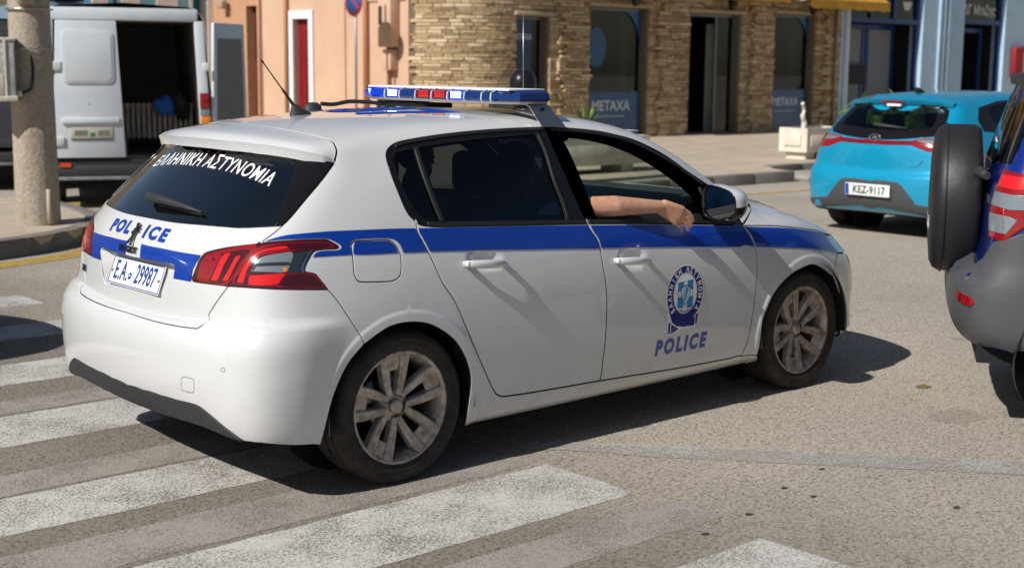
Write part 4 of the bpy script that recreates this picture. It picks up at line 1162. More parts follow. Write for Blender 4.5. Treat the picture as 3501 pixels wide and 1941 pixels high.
wiper = mb.build('rear_wiper', black_plastic, tailgate)
MB().tube([wp.lerp(wt, .12)+n1*.010+Vector((0, 0, -.012)), wt+n1*.006+Vector((0, 0, -.004))], .006, 6).build('wiper_blade', black_rub, wiper)
ab = Vector((.085, 0, H308.hit(Vector((.085, 0, 3)), Vector((0, 0, -1)))[0].z)); at_ = Vector((-.098, 0, 1.69))
mb = MB(); vs = []
for f, (hw_, l0, l1) in ((0, (.030, -.045, .085)), (.35, (.026, -.040, .055)), (.7, (.016, -.036, .015)), (1., (.008, -.034, -.008))):
    for k in range(14):
        t = 2*math.pi*k/14; cx = (l0+l1)/2; vs.append((ab.x+cx+(l1-l0)/2*math.cos(t), hw_*math.sin(t), ab.z-.006+.052*f))
mb.add(vs, [(i*14+k, i*14+(k+1) % 14, (i+1)*14+(k+1) % 14, (i+1)*14+k) for i in range(3) for k in range(14)]+[tuple(42+k for k in range(14))], True)
aer = mb.build('roof_aerial', black_plastic, car)
a0 = ab+Vector((-.018, 0, .035)); d_ = (at_-a0)
MB().tube([a0, a0+d_*.36, a0+d_*.40, a0+d_*.93, a0+d_*.94, at_], [.0085, .0055, .0032, .0028, .0045, .0042], 8).build('aerial_mast', black_rub, aer)

# ---- roof number
v, f = text_flat('987', .62, .014, 1.0, .80, cell=.06)
H308.x1 = 3.6
def on_roof(x, y):
    X, Y = .465+y, -x+.02; h = H308.hit(Vector((X, Y, 3)), Vector((0, 0, -1)))
    return st(h[0])
S.wrap_mesh('roof_number', v, f, on_roof, mat('roof_film', (.002, .045, .33), .6, spec=.12), body_shell, .0022)
H308.x1 = H308x1

# ---- light bar
def lightbar():
    bar_ = empty('light_bar', 'x', 'x'); bpy.data.objects.remove(bar_)
    xb, xf, ym, ye, z0, z1 = .81, 1.09, .455, .585, 1.503, 1.568; xm = (xb+xf)/2
    outline = [(xb, -ym), (xb, ym), (xb+.055, ye), (xf-.055, ye), (xf, ym), (xf, -ym), (xf-.055, -ye), (xb+.055, -ye)]
    def ring(z, inset):
        return [(x+(inset if x < xm else -inset)*(1 if abs(y) < ye-.01 else .6), y-math.copysign(inset*(.25 if abs(y) < ye-.01 else 1), y), z) for x, y in outline]
    base = MB(); vs = ring(z0, .02)+ring(z0+.012, .002)
    base.add(vs, [tuple(reversed(range(8)))]+[(i, (i+1) % 8, 8+(i+1) % 8, 8+i) for i in range(8)]+[tuple(range(8, 16))])
    bar_ = base.build('light_bar', mat('bar_base', (.45, .45, .44), .4), car)
    MB().box((xb+.03, -ye+.05, z1-.006), (xf-.03, ye-.05, z1+.003)).build('bar_lid', white_film, bar_, bevel=.003)
    blue_lens = mat('blue_lens', (.001, .022, .13), .12, coat=.35); red_lens = mat('red_lens', (.10, .003, .006), .12, coat=.35); 
    core_b = mat('led_blue', (.1, .2, 1.), .3, emit=(.10, .20, 1.0), estr=9.); core_w = mat('led_hot', (.6, .75, 1.), .3, emit=(.35, .55, 1.0), estr=16.); core_r = mat('led_red', (.6, .01, .01), .3, emit=(1., .02, .015), estr=.6)
    glow = mat('blue_lens_lit', (.001, .02, .2), .12, coat=.35, emit=(.0, .03, 1.), estr=.42)
    ys = [.455, .345, .225, .10, -.025, -.145, -.268, -.39, -.455]
    kinds = ['glow', 'glow', 'blue', 'red', 'red', 'glow', 'blue', 'blue']
    def seg(ya, yb, m, xa, inner):
        sgn = 1 if xa == xb else -1
        P = [(0, z0+.013), (-.006, z0+.022), (-.002, z1-.016), (.030, z1-.004), (.10, z1-.003)]
        vs = [(xa+sgn*q, yy, z) for yy in (ya, yb) for q, z in P]
        mb = MB().add(vs, [(i, i+1, 6+i, 5+i) for i in range(4)], False)
        o = mb.build('lens_segment', m, bar_)
        bm = bmesh.new(); bm.from_mesh(o.data); bmesh.ops.recalc_face_normals(bm, faces=bm.faces)
        if sum(f.normal.x for f in bm.faces)*sgn > 0: bmesh.ops.reverse_faces(bm, faces=bm.faces)
        bm.to_mesh(o.data); bm.free(); return o
    mm = {'glow': glow, 'blue': blue_lens, 'red': red_lens}
    for i, kd in enumerate(kinds):
        for xa in (xb, xf):
            o = seg(ys[i], ys[i+1], mm[kd], xa, None)
            sgn = 1 if xa == xb else -1
            # LED block: 4 x 3 round emitters behind the lens face
            if i in (1, 5, 3, 4):
                m = core_w if i in (1, 5) else core_r
                led = MB(); n_ = 5
                for a in range(5):
                    for b_ in range(3):
                        cy = (ys[i]+ys[i+1])/2+(.0 if i in (3, 4) else 0)+(a-2)*.0155; cz = z0+.026+b_*.0105
                        led.lathe([(0, .0015), (.0042, .001), (.005, 0)], 6, frame(Vector((xa-sgn*.0062, cy, cz)), Vector((0, -sgn, 0)), Vector((0, 0, 1)), Vector((-sgn, 0, 0))))
                lo = led.build('led_block', m, o); lo['kind'] = 'stuff'
    # end caps
    for sg in (1, -1):
        P = [(xb, sg*ym), (xb+.055, sg*ye), (xf-.055, sg*ye), (xf, sg*ym)]; cx_, cy_ = xm, sg*ym
        vs = []
        for fz, ins in ((z0+.013, 0), (z0+.022, -.006), (z1-.016, -.002), (z1-.003, .028)):
            for x, y in P:
                k = ins; dx = (1 if x < xm else -1)*k; vs.append((x+dx, y-sg*(k if abs(abs(y)-ye) < 1e-6 else 0), fz))
        vs += [(xm-.02, sg*(ym+.02), z1-.002)]
        fs = [(r*4+i, r*4+i+1, (r+1)*4+i+1, (r+1)*4+i) for r in range(3) for i in range(3)]+[(12, 13, 14, 15)]
        o = MB().add(vs, fs, False).build('end_lens', glow if sg > 0 else blue_lens, bar_)
        bm = bmesh.new(); bm.from_mesh(o.data); bmesh.ops.delete(bm, geom=[v for v in bm.verts if not v.link_faces], context='VERTS'); bmesh.ops.recalc_face_normals(bm, faces=bm.faces)
        if sum(f.normal.y*f.calc_area() for f in bm.faces)*sg < 0: bmesh.ops.reverse_faces(bm, faces=bm.faces)
        bm.to_mesh(o.data); bm.free()
        if sg > 0:
            led = MB()
            for a in range(3):
                for b_ in range(3):
                    led.lathe([(0, .0015), (.0045, .001), (.0055, 0)], 6, frame(Vector((xb+.020, sg*(ym+.052), z0+.026+b_*.011))+Vector((.58, 1.1, 0)).normalized()*((a-1)*.016), Vector((.46, -.9, 0)).normalized(), Vector((0, 0, 1)), Vector((-.9, .45, 0)).normalized()))
            led.build('led_block', core_b, o)['kind'] = 'stuff'
    # clear dividers
    for yy in ys[1:-1]+[ys[-1]]:
        P = [(-.004, z0+.010), (-.010, z0+.021), (-.006, z1-.015), (.028, z1-.001), (.05, z1-.001), (.05, z0+.012)]
        for xa, sgn in ((xb, 1), (xf, -1)):
            mb = MB(); n_ = len(P); vs = [(xa+sgn*q, yy+dy, z) for dy in (-.0035, .0035) for q, z in P]
            mb.add(vs, [tuple(range(n_)), tuple(reversed(range(n_, 2*n_)))]+[(i, (i+1) % n_, n_+(i+1) % n_, n_+i) for i in range(n_)]); mb.build('divider', mat('divider_clear', (.55, .57, .60), .25, coat=1), bar_)
    # inner reflector so that the lenses are not see-through
    MB().box((xb+.032, -ye+.04, z0+.013), (xf-.032, ye-.04, z1-.007)).build('reflector', mat('bar_dark', (.02, .02, .05), .4), bar_)
    # feet: bent steel straps to the roof rails
    for sg in (-1, 1):
        pts = [(.62*0+.50, 1.500), (.555, 1.500), (.575, 1.492), (.600, 1.452), (.622, 1.432), (.642, 1.405)]
        W = .060; xc = .985; vs = []
        for yy, zz in pts:
            k = W if zz > 1.45 else W+.008
            vs += [(xc-k+.0*(1.5-zz)+(1.5-zz)*.28, sg*yy, zz), (xc+k+(1.5-zz)*.32, sg*yy, zz)]
        n_ = len(pts); th = .004
        vs2 = vs+[(x, y+sg*th*.7, z+th) for x, y, z in vs]; k0 = len(vs)
        fs = [(2*i, 2*i+1, 2*i+3, 2*i+2) for i in range(n_-1)]+[(k0+2*i, k0+2*i+2, k0+2*i+3, k0+2*i+1) for i in range(n_-1)]
        fs += [(2*i, 2*i+2, k0+2*i+2, k0+2*i) for i in range(n_-1)]+[(2*i+1, k0+2*i+1, k0+2*i+3, 2*i+3) for i in range(n_-1)]+[(0, k0, k0+1, 1), (2*n_-2, 2*n_-1, k0+2*n_-1, k0+2*n_-2)]
        ft = MB().add(vs2, fs).build('roof_strap', steel, bar_)
        MB().lathe([(0, .0008), (.016, .0008)], 20, frame(Vector((xc+.005, sg*.591, 1.476)), Vector((1, 0, 0)), Vector((0, -sg*.49*-1, .87)).normalized(), Vector((0, sg*.87, .49)).normalized())).build('strap_hole', mat('hole_dark', (.01, .01, .01), .9), ft)
        MB().box((.90, min(sg*.33, sg*.50), 1.484), (1.07, max(sg*.33, sg*.50), 1.504)).build('mounting_rail', mat('rail_dark', (.16, .13, .10), .6, .5), bar_)
        MB().tube([(.905, sg*.40, 1.494), (.93, sg*.52, 1.468), (.955, sg*.60, 1.456)], .006, 6).build('brace', steel, bar_)
        MB().tube([(.80, sg*.47, 1.500), (.80, sg*.47, 1.488)], .010, 10).build('clamp_bolt', black_plastic, bar_)
    MB().box((.86, .10, 1.470), (1.04, .44, 1.492)).build('wiring_box', black_plastic, bar_, bevel=.012)
    cab = [Vector((.90, .42, 1.478)), Vector((.72, .50, 1.492)), Vector((.62, .52, 1.478)), Vector((.55, .52, 1.482))]
    MB().tube(crom(cab, 6, False), .010, 8).build('cable', black_rub, bar_)
    MB().lathe([(0, .042), (.022, .040), (.036, .026), (.042, 0)], 20, rotm((.50, .52, 1.448), s=(1.2, .9, 1))).build('cable_gland', black_plastic, bar_)
    return bar_
lb = lightbar()
MB().tube([(1.30, -.12, H308.hit(Vector((1.30, -.12, 3)), Vector((0, 0, -1)))[0].z), (1.295, -.12, 1.92)], [.0028, .0016], 6).build('whip_aerial', steel, car)

# ---- round badge on the front doors
def door_badge(par):
    c = Vector((1.652, -.889, .612))
    parts = []
    def place(x, y):
        h = H308.hit(Vector((c.x+x, -3, c.z+y)), Vector((0, 1, 0))); return st(h[0])
    def shape(nm, poly, m, off, cell=.03):
        poly = clean(poly, 2e-4); poly = poly if area(poly) > 0 else poly[::-1]
        V, F = triangulate(resample(poly, cell), [], cell); return S.wrap_mesh(nm, V, F, place, m, par, off)
    def ell(a, b, n=40, cx=0., cy=0.): return [(cx+a*math.cos(2*math.pi*k/n), cy+b*math.sin(2*math.pi*k/n)) for k in range(n)]
    A, B = .126, .135
    shape('badge_backing', ell(A+.006, B+.006), white_film, .0014)
    shape('badge_ribbon_edge', [(-.124,-.072),(-.07,-.112),(0,-.130),(.086,-.117),(.086,-.164),(-.010,-.170),(-.080,-.188),(-.112,-.188),(-.112,-.13)], white_film, .0013)
    shape('badge_ring', ell(A, B), blue_dark, .0018)
    shape('badge_ribbon', [(-.112,-.066),(-.085,-.100),(-.04,-.118),(.02,-.122),(.078,-.116),(.076,-.160),(0,-.158),(-.05,-.150),(-.085,-.128)], blue_dark, .0021)
    shape('badge_ribbon_end', [(-.108,-.128),(-.094,-.128),(-.094,-.182),(-.108,-.182)], blue_dark, .0020)
    shape('badge_ribbon_end', [(-.088,-.136),(-.05,-.156),(-.035,-.166),(-.088,-.184)], blue_dark, .0020)
    shape('badge_ribbon_end', [(.082,-.104),(.098,-.104),(.092,-.152),(.082,-.152)], blue_dark, .0020)
    shape('badge_face', ell(.084, .098, cy=.004), white_film, .0022)
    shape('badge_line', ell(.0795, .0935, cy=.004), mat('badge_grey', (.30, .33, .36), .4), .0024)
    shape('badge_face', ell(.0775, .0915, cy=.004), white_film, .0026)
    sq = [(-.054,-.062),(.054,-.070),(.054,.066),(-.054,.058)]
    shape('badge_square', sq, blue_dark, .0028)
    cyan = mat('badge_cyan', (.02, .26, .52), .4)
    shape('badge_square', [(x*.94, y*.94) for x, y in sq], cyan, .0030)
    shape('badge_cross', [(-.013,-.064),(.013,-.066),(.013,.062),(-.013,.060)], white_film, .0032); shape('badge_cross', [(-.050,-.010),(.050,-.013),(.050,.019),(-.050,.016)], white_film, .0033)
    sh = [(-.035,.026),(-.030,.036),(0,.046),(.030,.038),(.035,.028),(.034,-.008),(.020,-.034),(0,-.056),(-.020,-.034),(-.034,-.008)]
    shape('badge_shield', sh, blue_dark, .0036); shape('badge_shield', [(x*.9, y*.9) for x, y in sh], mat('badge_pale', (.42, .62, .70), .4), .0038)
    shape('badge_sprig', [(-.012,-.034),(-.009,-.035),(.002,-.005),(.012,.030),(.009,.030),(-.001,-.003)], blue_dark, .0040, .02)
    for k in range(5):
        f = k/4; bx, by = lerp(-.010, .010, f), lerp(-.026, .026, f)
        for sg in (-1, 1): shape('badge_leaf', [(bx, by), (bx+sg*.010, by+.004), (bx+sg*.014, by+.012), (bx+sg*.005, by+.008)], blue_dark, .0041, .02)
    shape('badge_book', [(-.050,-.074),(-.02,-.070),(0,-.080),(.02,-.072),(.050,-.078),(.028,-.088),(0,-.092),(-.028,-.086)], mat('badge_grey', (.3, .33, .36)), .0029)
    # lettering round the ring
    txt = 'ΕΛΛΗΝΙΚΗ ΑΣΤΥΝΟΜΙΑ'; n = len(txt)
    for i, ch in enumerate(txt):
        if ch == ' ': continue
        a = math.radians(218-256*(i+.0)/(n-1)); v, f = text_flat(ch, .034, .0012, 1., .9, cell=.02)
        ca, sa = math.cos(a-math.pi/2), math.sin(a-math.pi/2); cx, cy = .105*math.cos(a), .1165*math.sin(a)
        S.wrap_mesh('badge_letter', [(cx+x*ca-y*sa, cy+x*sa+y*ca) for x, y in v], f, place, white_film, par, .0024)
door_badge(front_doors[0])

# ---- cabin
def seat(x, y, w=.50, head=True, nm='front_seat'):
    so_ = MB().box((x-.02, y-w/2, .33), (x+.50, y+w/2, .56)).build(nm, dark_in, car, bevel=.06)
    MB().add([(x+a, y+s_*w/2*k, z) for a, z, k in ((-.02, .50, .95), (-.20, .85, .95), (-.26, 1.06, .72), (-.16, 1.07, .72), (-.07, .86, .9), (.12, .52, .95)) for s_ in (-1, 1)],
             [(0, 2, 3, 1), (2, 4, 5, 3), (4, 6, 7, 5), (6, 8, 9, 7), (8, 10, 11, 9), (10, 0, 1, 11), (0, 10, 8, 2), (2, 8, 6, 4), (1, 3, 9, 11), (3, 5, 7, 9)]).build('seat_back', dark_in, so_, bevel=.03)
    if head: MB().box((x-.285, y-.13, 1.10), (x-.19, y+.13, 1.29)).build('headrest', dark_in, so_, bevel=.04)
    return so_
seat(1.02, -.37); seat(1.02, .37)
MB().box((.10, -.62, .36), (.62, .62, .58)).build('rear_seat', dark_in, car, bevel=.06)
MB().add([(x, y, z) for y in (-.62, .62) for x, z in ((.16, .5), (-.10, 1.0), (-.18, 1.0), (.02, .45))], [(0, 1, 5, 4), (1, 2, 6, 5), (2, 3, 7, 6), (3, 2, 1, 0), (4, 5, 6, 7), (0, 4, 7, 3)]).build('rear_backrest', dark_in, car, bevel=.03)
for yy in (-.38, .38): MB().box((-.19, yy-.12, 1.0), (-.11, yy+.12, 1.15)).build('rear_headrest', dark_in, car, bevel=.035)
MB().box((-.56, -.60, .93), (-.18, .60, .95)).build('parcel_shelf', dark_in, car)
dash = MB(); dp = [(1.72, .55), (1.70, .84), (1.78, .96), (2.0, 1.035), (2.30, 1.035), (2.42, .55)]
dash.add([(x, y, z) for y in (-.66, .66) for x, z in dp], [tuple(range(6)), tuple(reversed(range(6, 12)))]+[(i+1, i, 6+i, 6+(i+1)) if i < 5 else (0, 5, 11, 6) for i in range(6)])
dash.build('dashboard', mat('dash_grey', (.035, .042, .045), .6), car, bevel=.03)
MB().box((1.68, .22, .93), (1.90, .52, 1.005)).build('instrument_hood', dark_in, car, bevel=.04)
sw = rotm((1.56, .37, .90), y=math.radians(-64)); sv = MB(); ring_ = [sw@Vector((.18*math.cos(t), .18*math.sin(t), 0)) for t in np.linspace(0, 2*math.pi, 33)]
sv.tube(ring_, .016, 8, cap=False); swo = sv.build('steering_wheel', dark_in, car)
MB().box((-.05, -.17, -.015), (.05, .17, .02), sw).build('wheel_spoke', dark_in, swo, bevel=.01)
# cloth lining under the roof and door cards
hl_ = [(-.10, H308.R*1.0), (1.55, H308.R*1.0), (1.62, Rq+.03), (-.2, Rq+.03)]
sd_.panel('headliner', hl_, grey_trim, centre='roof', off=-.035, gap=0, flange=.004, h=.12, round_=0)
dc = [(.30, -.30), (2.25, -.30), (2.25, .05), (.30, .12)]
sd_.panel('door_card', dc, dark_in, off=-.06, gap=0, flange=.01, h=.12, round_=0)
qc = [(-.45, -.1), (.28, -.1), (.22, .22), (-.05, .60), (-.30, .60), (-.55, .35), (-.60, .0)]
sd_.panel('pillar_trim', qc, dark_in, off=-.05, gap=0, flange=.004, h=.10, round_=0)
MB().tube([(1.60, 0, 1.40), (1.62, .0, 1.36)], .012, 8).build('mirror_stalk', dark_in, car)
MB().box((1.585, -.115, 1.295), (1.625, .115, 1.365)).build('interior_mirror', dark_in, car, bevel=.018)
for y in (-.18, .18):
    pass
for yy in (-.36, .36): MB().box((1.52, yy-.20, 1.36), (1.66, yy+.20, 1.372)).build('sun_visor', grey_trim, car, bevel=.004)

# ------------------------------------------------------------------ ground, road, markings
def road_mat():
    m = mat('asphalt', (.2, .18, .16), .92); n, l, b = nodes(m)
    big = tex(m, 'ShaderNodeTexNoise', .4, 5, .6); v = tex(m, 'ShaderNodeTexVoronoi', 85); fine = tex(m, 'ShaderNodeTexNoise', 60, 5, .8)
    sp = n.new('ShaderNodeSeparateColor'); l.new(v.outputs['Color'], sp.inputs[0])
    cell = ramp(m, sp.outputs[0], [(.0, (.035, .032, .029)), (.3, (.12, .106, .092)), (.65, (.24, .211, .18)), (.88, (.42, .37, .305)), (1., (.60, .55, .47))])
    c = mixc(m, .5, cell, ramp(m, fine.outputs[0], [(.40, (.03, .027, .025)), (.5, (.18, .161, .14)), (.60, (.42, .375, .32))]))
    c = mixc(m, 1., c, ramp(m, big.outputs[0], [(.3, (.90, .89, .87)), (.7, (1.22, 1.17, 1.10))]), 'MULTIPLY')
    # coarse dark surfacing under the crossing, paler polished lane beyond it
    tc = n.new('ShaderNodeTexCoord'); sx = n.new('ShaderNodeSeparateXYZ'); l.new(tc.outputs['Object'], sx.inputs[0])
    mr = n.new('ShaderNodeMapRange'); l.new(math_(m, 'ADD', sx.outputs[0], math_(m, 'MULTIPLY', big.outputs[0], 1.2)), mr.inputs[0]); mr.inputs[1].default_value = .7; mr.inputs[2].default_value = 1.9
    c = mixc(m, 1., c, ramp(m, mr.outputs[0], [(0., (.58, .58, .58)), (1., (1., 1., 1.))]), 'MULTIPLY')
    setc(m, c); bump(m, fine.outputs[0], .9, .008)
    return m
asphalt = road_mat()
def sheet(name, poly, z, m, parent=None, kind=None, cut=0):
    me = bpy.data.meshes.new(name); me.from_pydata([(x, y, z) for x, y in poly], [], [tuple(range(len(poly)))]); me.materials.append(m)
    if me.polygons[0].normal.z < 0: me.flip_normals()
    o = me_obj(name, me, None, parent)
    if kind: o['kind'] = kind
    return o
road = sheet('road', [(-120, -120), (200, -120), (200, 200), (-120, 200)], 0, asphalt, None, 'structure')
def paint_mat(name, col, wear_lo, wear_hi, scale=1.):
    """worn road paint: stones show through where it has gone"""
    m = bpy.data.materials.new(name); m.use_nodes = True; MATS[name] = m; n, l, b = nodes(m)
    b.inputs['Roughness'].default_value = .8
    out = n['Material Output']; mx = n.new('ShaderNodeMixShader'); tr = n.new('ShaderNodeBsdfTransparent')
    g = tex(m, 'ShaderNodeTexNoise', 90, 4, .8); g2 = tex(m, 'ShaderNodeTexNoise', 3.*scale, 5, .65)
    w = math_(m, 'ADD', g.outputs[0], math_(m, 'MULTIPLY', g2.outputs[0], .45))
    f = ramp(m, w, [(wear_lo, 0.), (wear_hi, 1.)])
    cn = tex(m, 'ShaderNodeTexNoise', 30, 5); setc(m, ramp(m, cn.outputs[0], [(.3, tuple(c*.78 for c in col)), (.7, col)]))
    l.new(f, mx.inputs[0]); l.new(tr.outputs[0], mx.inputs[1]); l.new(b.outputs[0], mx.inputs[2]); l.new(mx.outputs[0], out.inputs[0]); bump(m, g.outputs[0], .4, .004)
    return m
white_paint_road = paint_mat('crossing_paint', (.60, .57, .525), .60, .74)
old_paint_road = paint_mat('old_crossing_paint', (.36, .325, .285), .56, .74)
faint_paint = paint_mat('faint_paint', (.48, .455, .42), .60, .82)
yellow_paint_road = paint_mat('yellow_paint', (.52, .34, .07), .56, .76, 2.)
def bar_poly(x0, x1, y0, y1, rnd=.02, seed=0):
    r = random.Random(seed); n = 40; P = []
    for k in range(n+1): P.append((lerp(x0, x1, k/n), y0+r.uniform(-.006, .006)))
    P += [(x1+rnd*.5, lerp(y0, y1, .3)+0), (x1+rnd*.3, lerp(y0, y1, .7))]
    for k in range(n, -1, -1): P.append((lerp(x0, x1, k/n), y1+r.uniform(-.006, .006)))
    return P
for i, (y0, y1, x1) in enumerate([(-2.70, -2.21, .60), (-1.55, -1.03, .635), (-.46, -.03, .64), (.68, 1.20, .64), (1.83, 2.32, .62), (2.98, 3.44, .62), (4.1, 4.55, .6)]):
    sheet('crossing_bar', bar_poly(-2.7, x1, y0, y1, seed=i), .0018, white_paint_road, road)
for i, (y0, y1, x1) in enumerate([(-1.96, -1.70, .69), (-.985, -.66, .60), (.0, .27, .6), (1.24, 1.5, .5)]):
    sheet('old_crossing_bar', bar_poly(-2.7, x1, y0, y1, seed=20+i), .0014, old_paint_road, road)
sheet('stop_line', [(.84, -.72), (.97, -.87), (1.18, -1.10), (2.25, -2.32), (2.4, -2.49), (2.24, -2.62), (2.08, -2.44), (1.06, -1.24), (.85, -.93), (.70, -.78)], .004, faint_paint, road)
sheet('stop_line', [(4.45, -.66), (4.9, -1.1), (4.98, -1.04), (4.52, -.58)], .004, faint_paint, road)
def tar(name, x, y, r, m, sx=1.6):
    rr = random.Random(int(x*100+y*10)); sheet(name, [(x+r*sx*math.cos(t)*rr.uniform(.7, 1.2), y+r*math.sin(t)*rr.uniform(.7, 1.2)) for t in np.linspace(0, 2*math.pi, 12)[:-1]], .003, m, road)
tar_m = mat('tar_spot', (.05, .046, .042), .9)
for p in [(2680,1668),(2782,1697),(2560,1758),(2410,1826),(3270,1735),(2810,1604)]:
    g_ = ground(*p); tar('tar_spot', g_.x, g_.y, .012, tar_m)
g_ = ground(3155, 1322); tar('leaf_litter', g_.x, g_.y, .035, mat('leaf_litter', (.20, .13, .05), .9))
g_ = ground(3270, 1425); tar('scuffed_patch', g_.x, g_.y, .12, paint_mat('pale_scuff', (.46, .41, .33), .62, .9))

# ------------------------------------------------------------------ pavements
def pave_mat(name, col, joint=.0):
    m = mat(name, col, .9); a = tex(m, 'ShaderNodeTexNoise', 2.5, 6); b2 = tex(m, 'ShaderNodeTexNoise', 45, 4)
    c = ramp(m, a.outputs[0], [(.3, tuple(x*.72 for x in col)), (.7, tuple(min(1, x*1.2) for x in col))])
    c = mixc(m, .35, c, ramp(m, b2.outputs[0], [(.3, tuple(x*.6 for x in col)), (.7, tuple(min(1, x*1.25) for x in col))])); setc(m, c); bump(m, b2.outputs[0], .4, .01); return m
pave_sand = pave_mat('pavement_concrete', (.47, .39, .295)); kerb_m = pave_mat('kerb_concrete', (.19, .175, .155)); kerb_top = pave_mat('kerb_top', (.36, .32, .27))
def slab(name, poly, h, m, km, kerb_edges, kw=.14):
    """raised pavement; kerb stones along the listed outline runs (lists of points)"""
    mb = MB(); P = poly if area(poly) > 0 else poly[::-1]; mb.prism(P, -.05, h); o = mb.build(name, m); o['kind'] = 'structure'
    k = 0
    for run in kerb_edges:
        # kerb stones about 0.9 m long with open joints
        L = [Vector((x, y, 0)) for x, y in run]; d = [0.]
        for i in range(1, len(L)): d.append(d[-1]+(L[i]-L[i-1]).length)
        def at_(s_):
            for i in range(1, len(L)):
                if s_ <= d[i] or i == len(L)-1:
                    t = (s_-d[i-1])/max(1e-6, d[i]-d[i-1]); return L[i-1].lerp(L[i], t), (L[i]-L[i-1]).normalized()
        n = max(1, int(d[-1]/.9)); r = random.Random(len(name))
        for i in range(n):
            a, da = at_(d[-1]*i/n+.006); b, db = at_(d[-1]*(i+1)/n-.006); m_, dm = at_(d[-1]*(i+.5)/n)
            na, nb, nm = (Vector((-q.y, q.x, 0)) for q in (da, db, dm)); j = r.uniform(-.008, .008); out = .022+r.uniform(-.006, .006)
            vs = []
            for q, nn in ((a, na), (m_, nm), (b, nb)):
                vs += [q-nn*out+Vector((0, 0, -.04)), q-nn*(out-.012)+Vector((0, 0, h+.004+j)), q+nn*kw+Vector((0, 0, h+.006+j)), q+nn*kw+Vector((0, 0, -.04))]
            fs = [(0, 1, 5, 4), (1, 2, 6, 5), (2, 3, 7, 6), (4, 5, 9, 8), (5, 6, 10, 9), (6, 7, 11, 10), (0, 3, 2, 1), (8, 9, 10, 11)]
            ko = MB().add(vs, fs).build('kerb_stone', km, o, bevel=.012)
    return o
kl = [(-14, 4.6), (-6, 5.1), (-2, 5.65), (0, 6.08), (1.19, 6.41), (1.61, 6.57), (2.15, 6.93), (2.52, 7.35), (2.78, 7.95), (2.92, 8.8), (3.02, 9.6)]
kl_s = [tuple(p) for p in crom(kl, 5, False)]
pavement_left = slab('pavement_left', kl_s+[(3.15, 9.7), (2.2, 10.6), (-1, 10.9), (-14, 11.2)], .16, pave_sand, kerb_m, [kl_s])
MB().box((-6, 10.0, .16), (1.55, 10.25, .30)).build('low_step', kerb_top, pavement_left, bevel=.02)
# yellow edge line at the kerb foot
def offset_run(run, d):
    out = []
    for i, p in enumerate(run):
        a = np.array(run[max(0, i-1)]); b = np.array(run[min(len(run)-1, i+1)]); t = (b-a)/np.linalg.norm(b-a); out.append((p[0]+t[1]*d, p[1]-t[0]*d))
    return out
ks = kl_s[10:42]
sheet('yellow_line', offset_run(ks, .16)+list(reversed(offset_run(ks, .44))), .004, yellow_paint_road, road)
sheet('yellow_line', [(3.25, 10.2), (4.6, 10.15), (4.75, 10.55), (3.4, 10.6)], .004, yellow_paint_road, road)
sheet('yellow_line', [(8.5, 6.75), (11.2, 6.40), (13.5, 6.20), (18, 6.2), (18, 6.32), (13.5, 6.32), (11.2, 6.52), (8.5, 6.87)], .004, yellow_paint_road, road)
# street drain between the kerb and the side road
grate = empty('street_drain', 'black iron street drain grating set beside the rounded kerb', 'drain', (3.55, 9.15, .0))
MB().box((-.42, -.2, -.02), (.42, .2, .004)).build('drain_pit', mat('pit_black', (.004, .004, .004), 1.), grate)
for k in range(9): MB().box((-.42, -.19+k*.046, .005), (.42, -.165+k*.046, .018)).build('grating_bar', mat('grate_iron', (.16, .12, .08), .7), grate)
kr = [(7.9, 30), (7.6, 18), (7.3, 10), (7.45, 8.6), (8.1, 7.75), (9.1, 7.42), (11.85, 7.42), (13.45, 7.38)]
kr_s = [tuple(p) for p in crom(kr, 6, False)]
kr2 = [(13.5, 7.45), (13.62, 7.9), (13.9, 8.2), (14.5, 8.29), (40, 8.3), (80, 8.3)]
pavement_right = slab('pavement_right', kr_s+[(13.5, 7.45), (13.62, 7.9), (13.9, 8.2), (14.5, 8.29), (80, 8.3), (80, 60), (7.9, 60)], .15, pave_sand, kerb_m, [kr_s, kr2])
MB().box((13.7, 7.3, 0), (15.1, 8.15, .07)).build('ramp_slab', kerb_top, pavement_right, bevel=.03)

# ------------------------------------------------------------------ utility pole with meter box
pg = ground(132, 765, .16)
pole = empty('utility_pole', 'thick weathered concrete utility pole on the corner pavement', 'pole', (pg.x, pg.y, .16))
conc = mat('pole_concrete', (.40, .33, .25), .92); ca = tex(conc, 'ShaderNodeTexNoise', 4, 7, .7, sc=(1, 1, .35)); cb = tex(conc, 'ShaderNodeTexNoise', 30, 5, .7)
setc(conc, mixc(conc, .5, ramp(conc, ca.outputs[0], [(.3, (.22, .17, .12)), (.5, (.40, .33, .25)), (.75, (.55, .47, .38))]), ramp(conc, cb.outputs[0], [(.3, (.20, .16, .12)), (.7, (.55, .48, .40))]))); bump(conc, cb.outputs[0], .7, .02)
vs = []; N = 28; rows_ = [(0, .205), (.5, .198), (1.2, .192), (2.0, .186), (3.0, .178), (5.0, .165), (8.5, .14)]
for h, r in rows_:
    for k in range(N):
        t = 2*math.pi*k/N; q = r*(1+.018*noise.noise(Vector((math.cos(t)*2, math.sin(t)*2, h*1.5)))); vs.append((q*math.cos(t), q*math.sin(t), h))
MB().add(vs, [(i*N+k, i*N+(k+1) % N, (i+1)*N+(k+1) % N, (i+1)*N+k) for i in range(len(rows_)-1) for k in range(N)], True).build('shaft', conc, pole)
vd = Vector((CAM[0]-pg.x, CAM[1]-pg.y, 0)).normalized(); vr = Vector((-vd.y, vd.x, 0))      # towards the street, and along the kerb
def P_(r, d, z): return vr*r+vd*d+Vector((0, 0, z))
for dz, sg in ((0, 1),):
    MB().tube([P_(.10, .185, .02), P_(.10, .183, .34)], .022, 8).build('ground_conduit', pave_sand, pole)
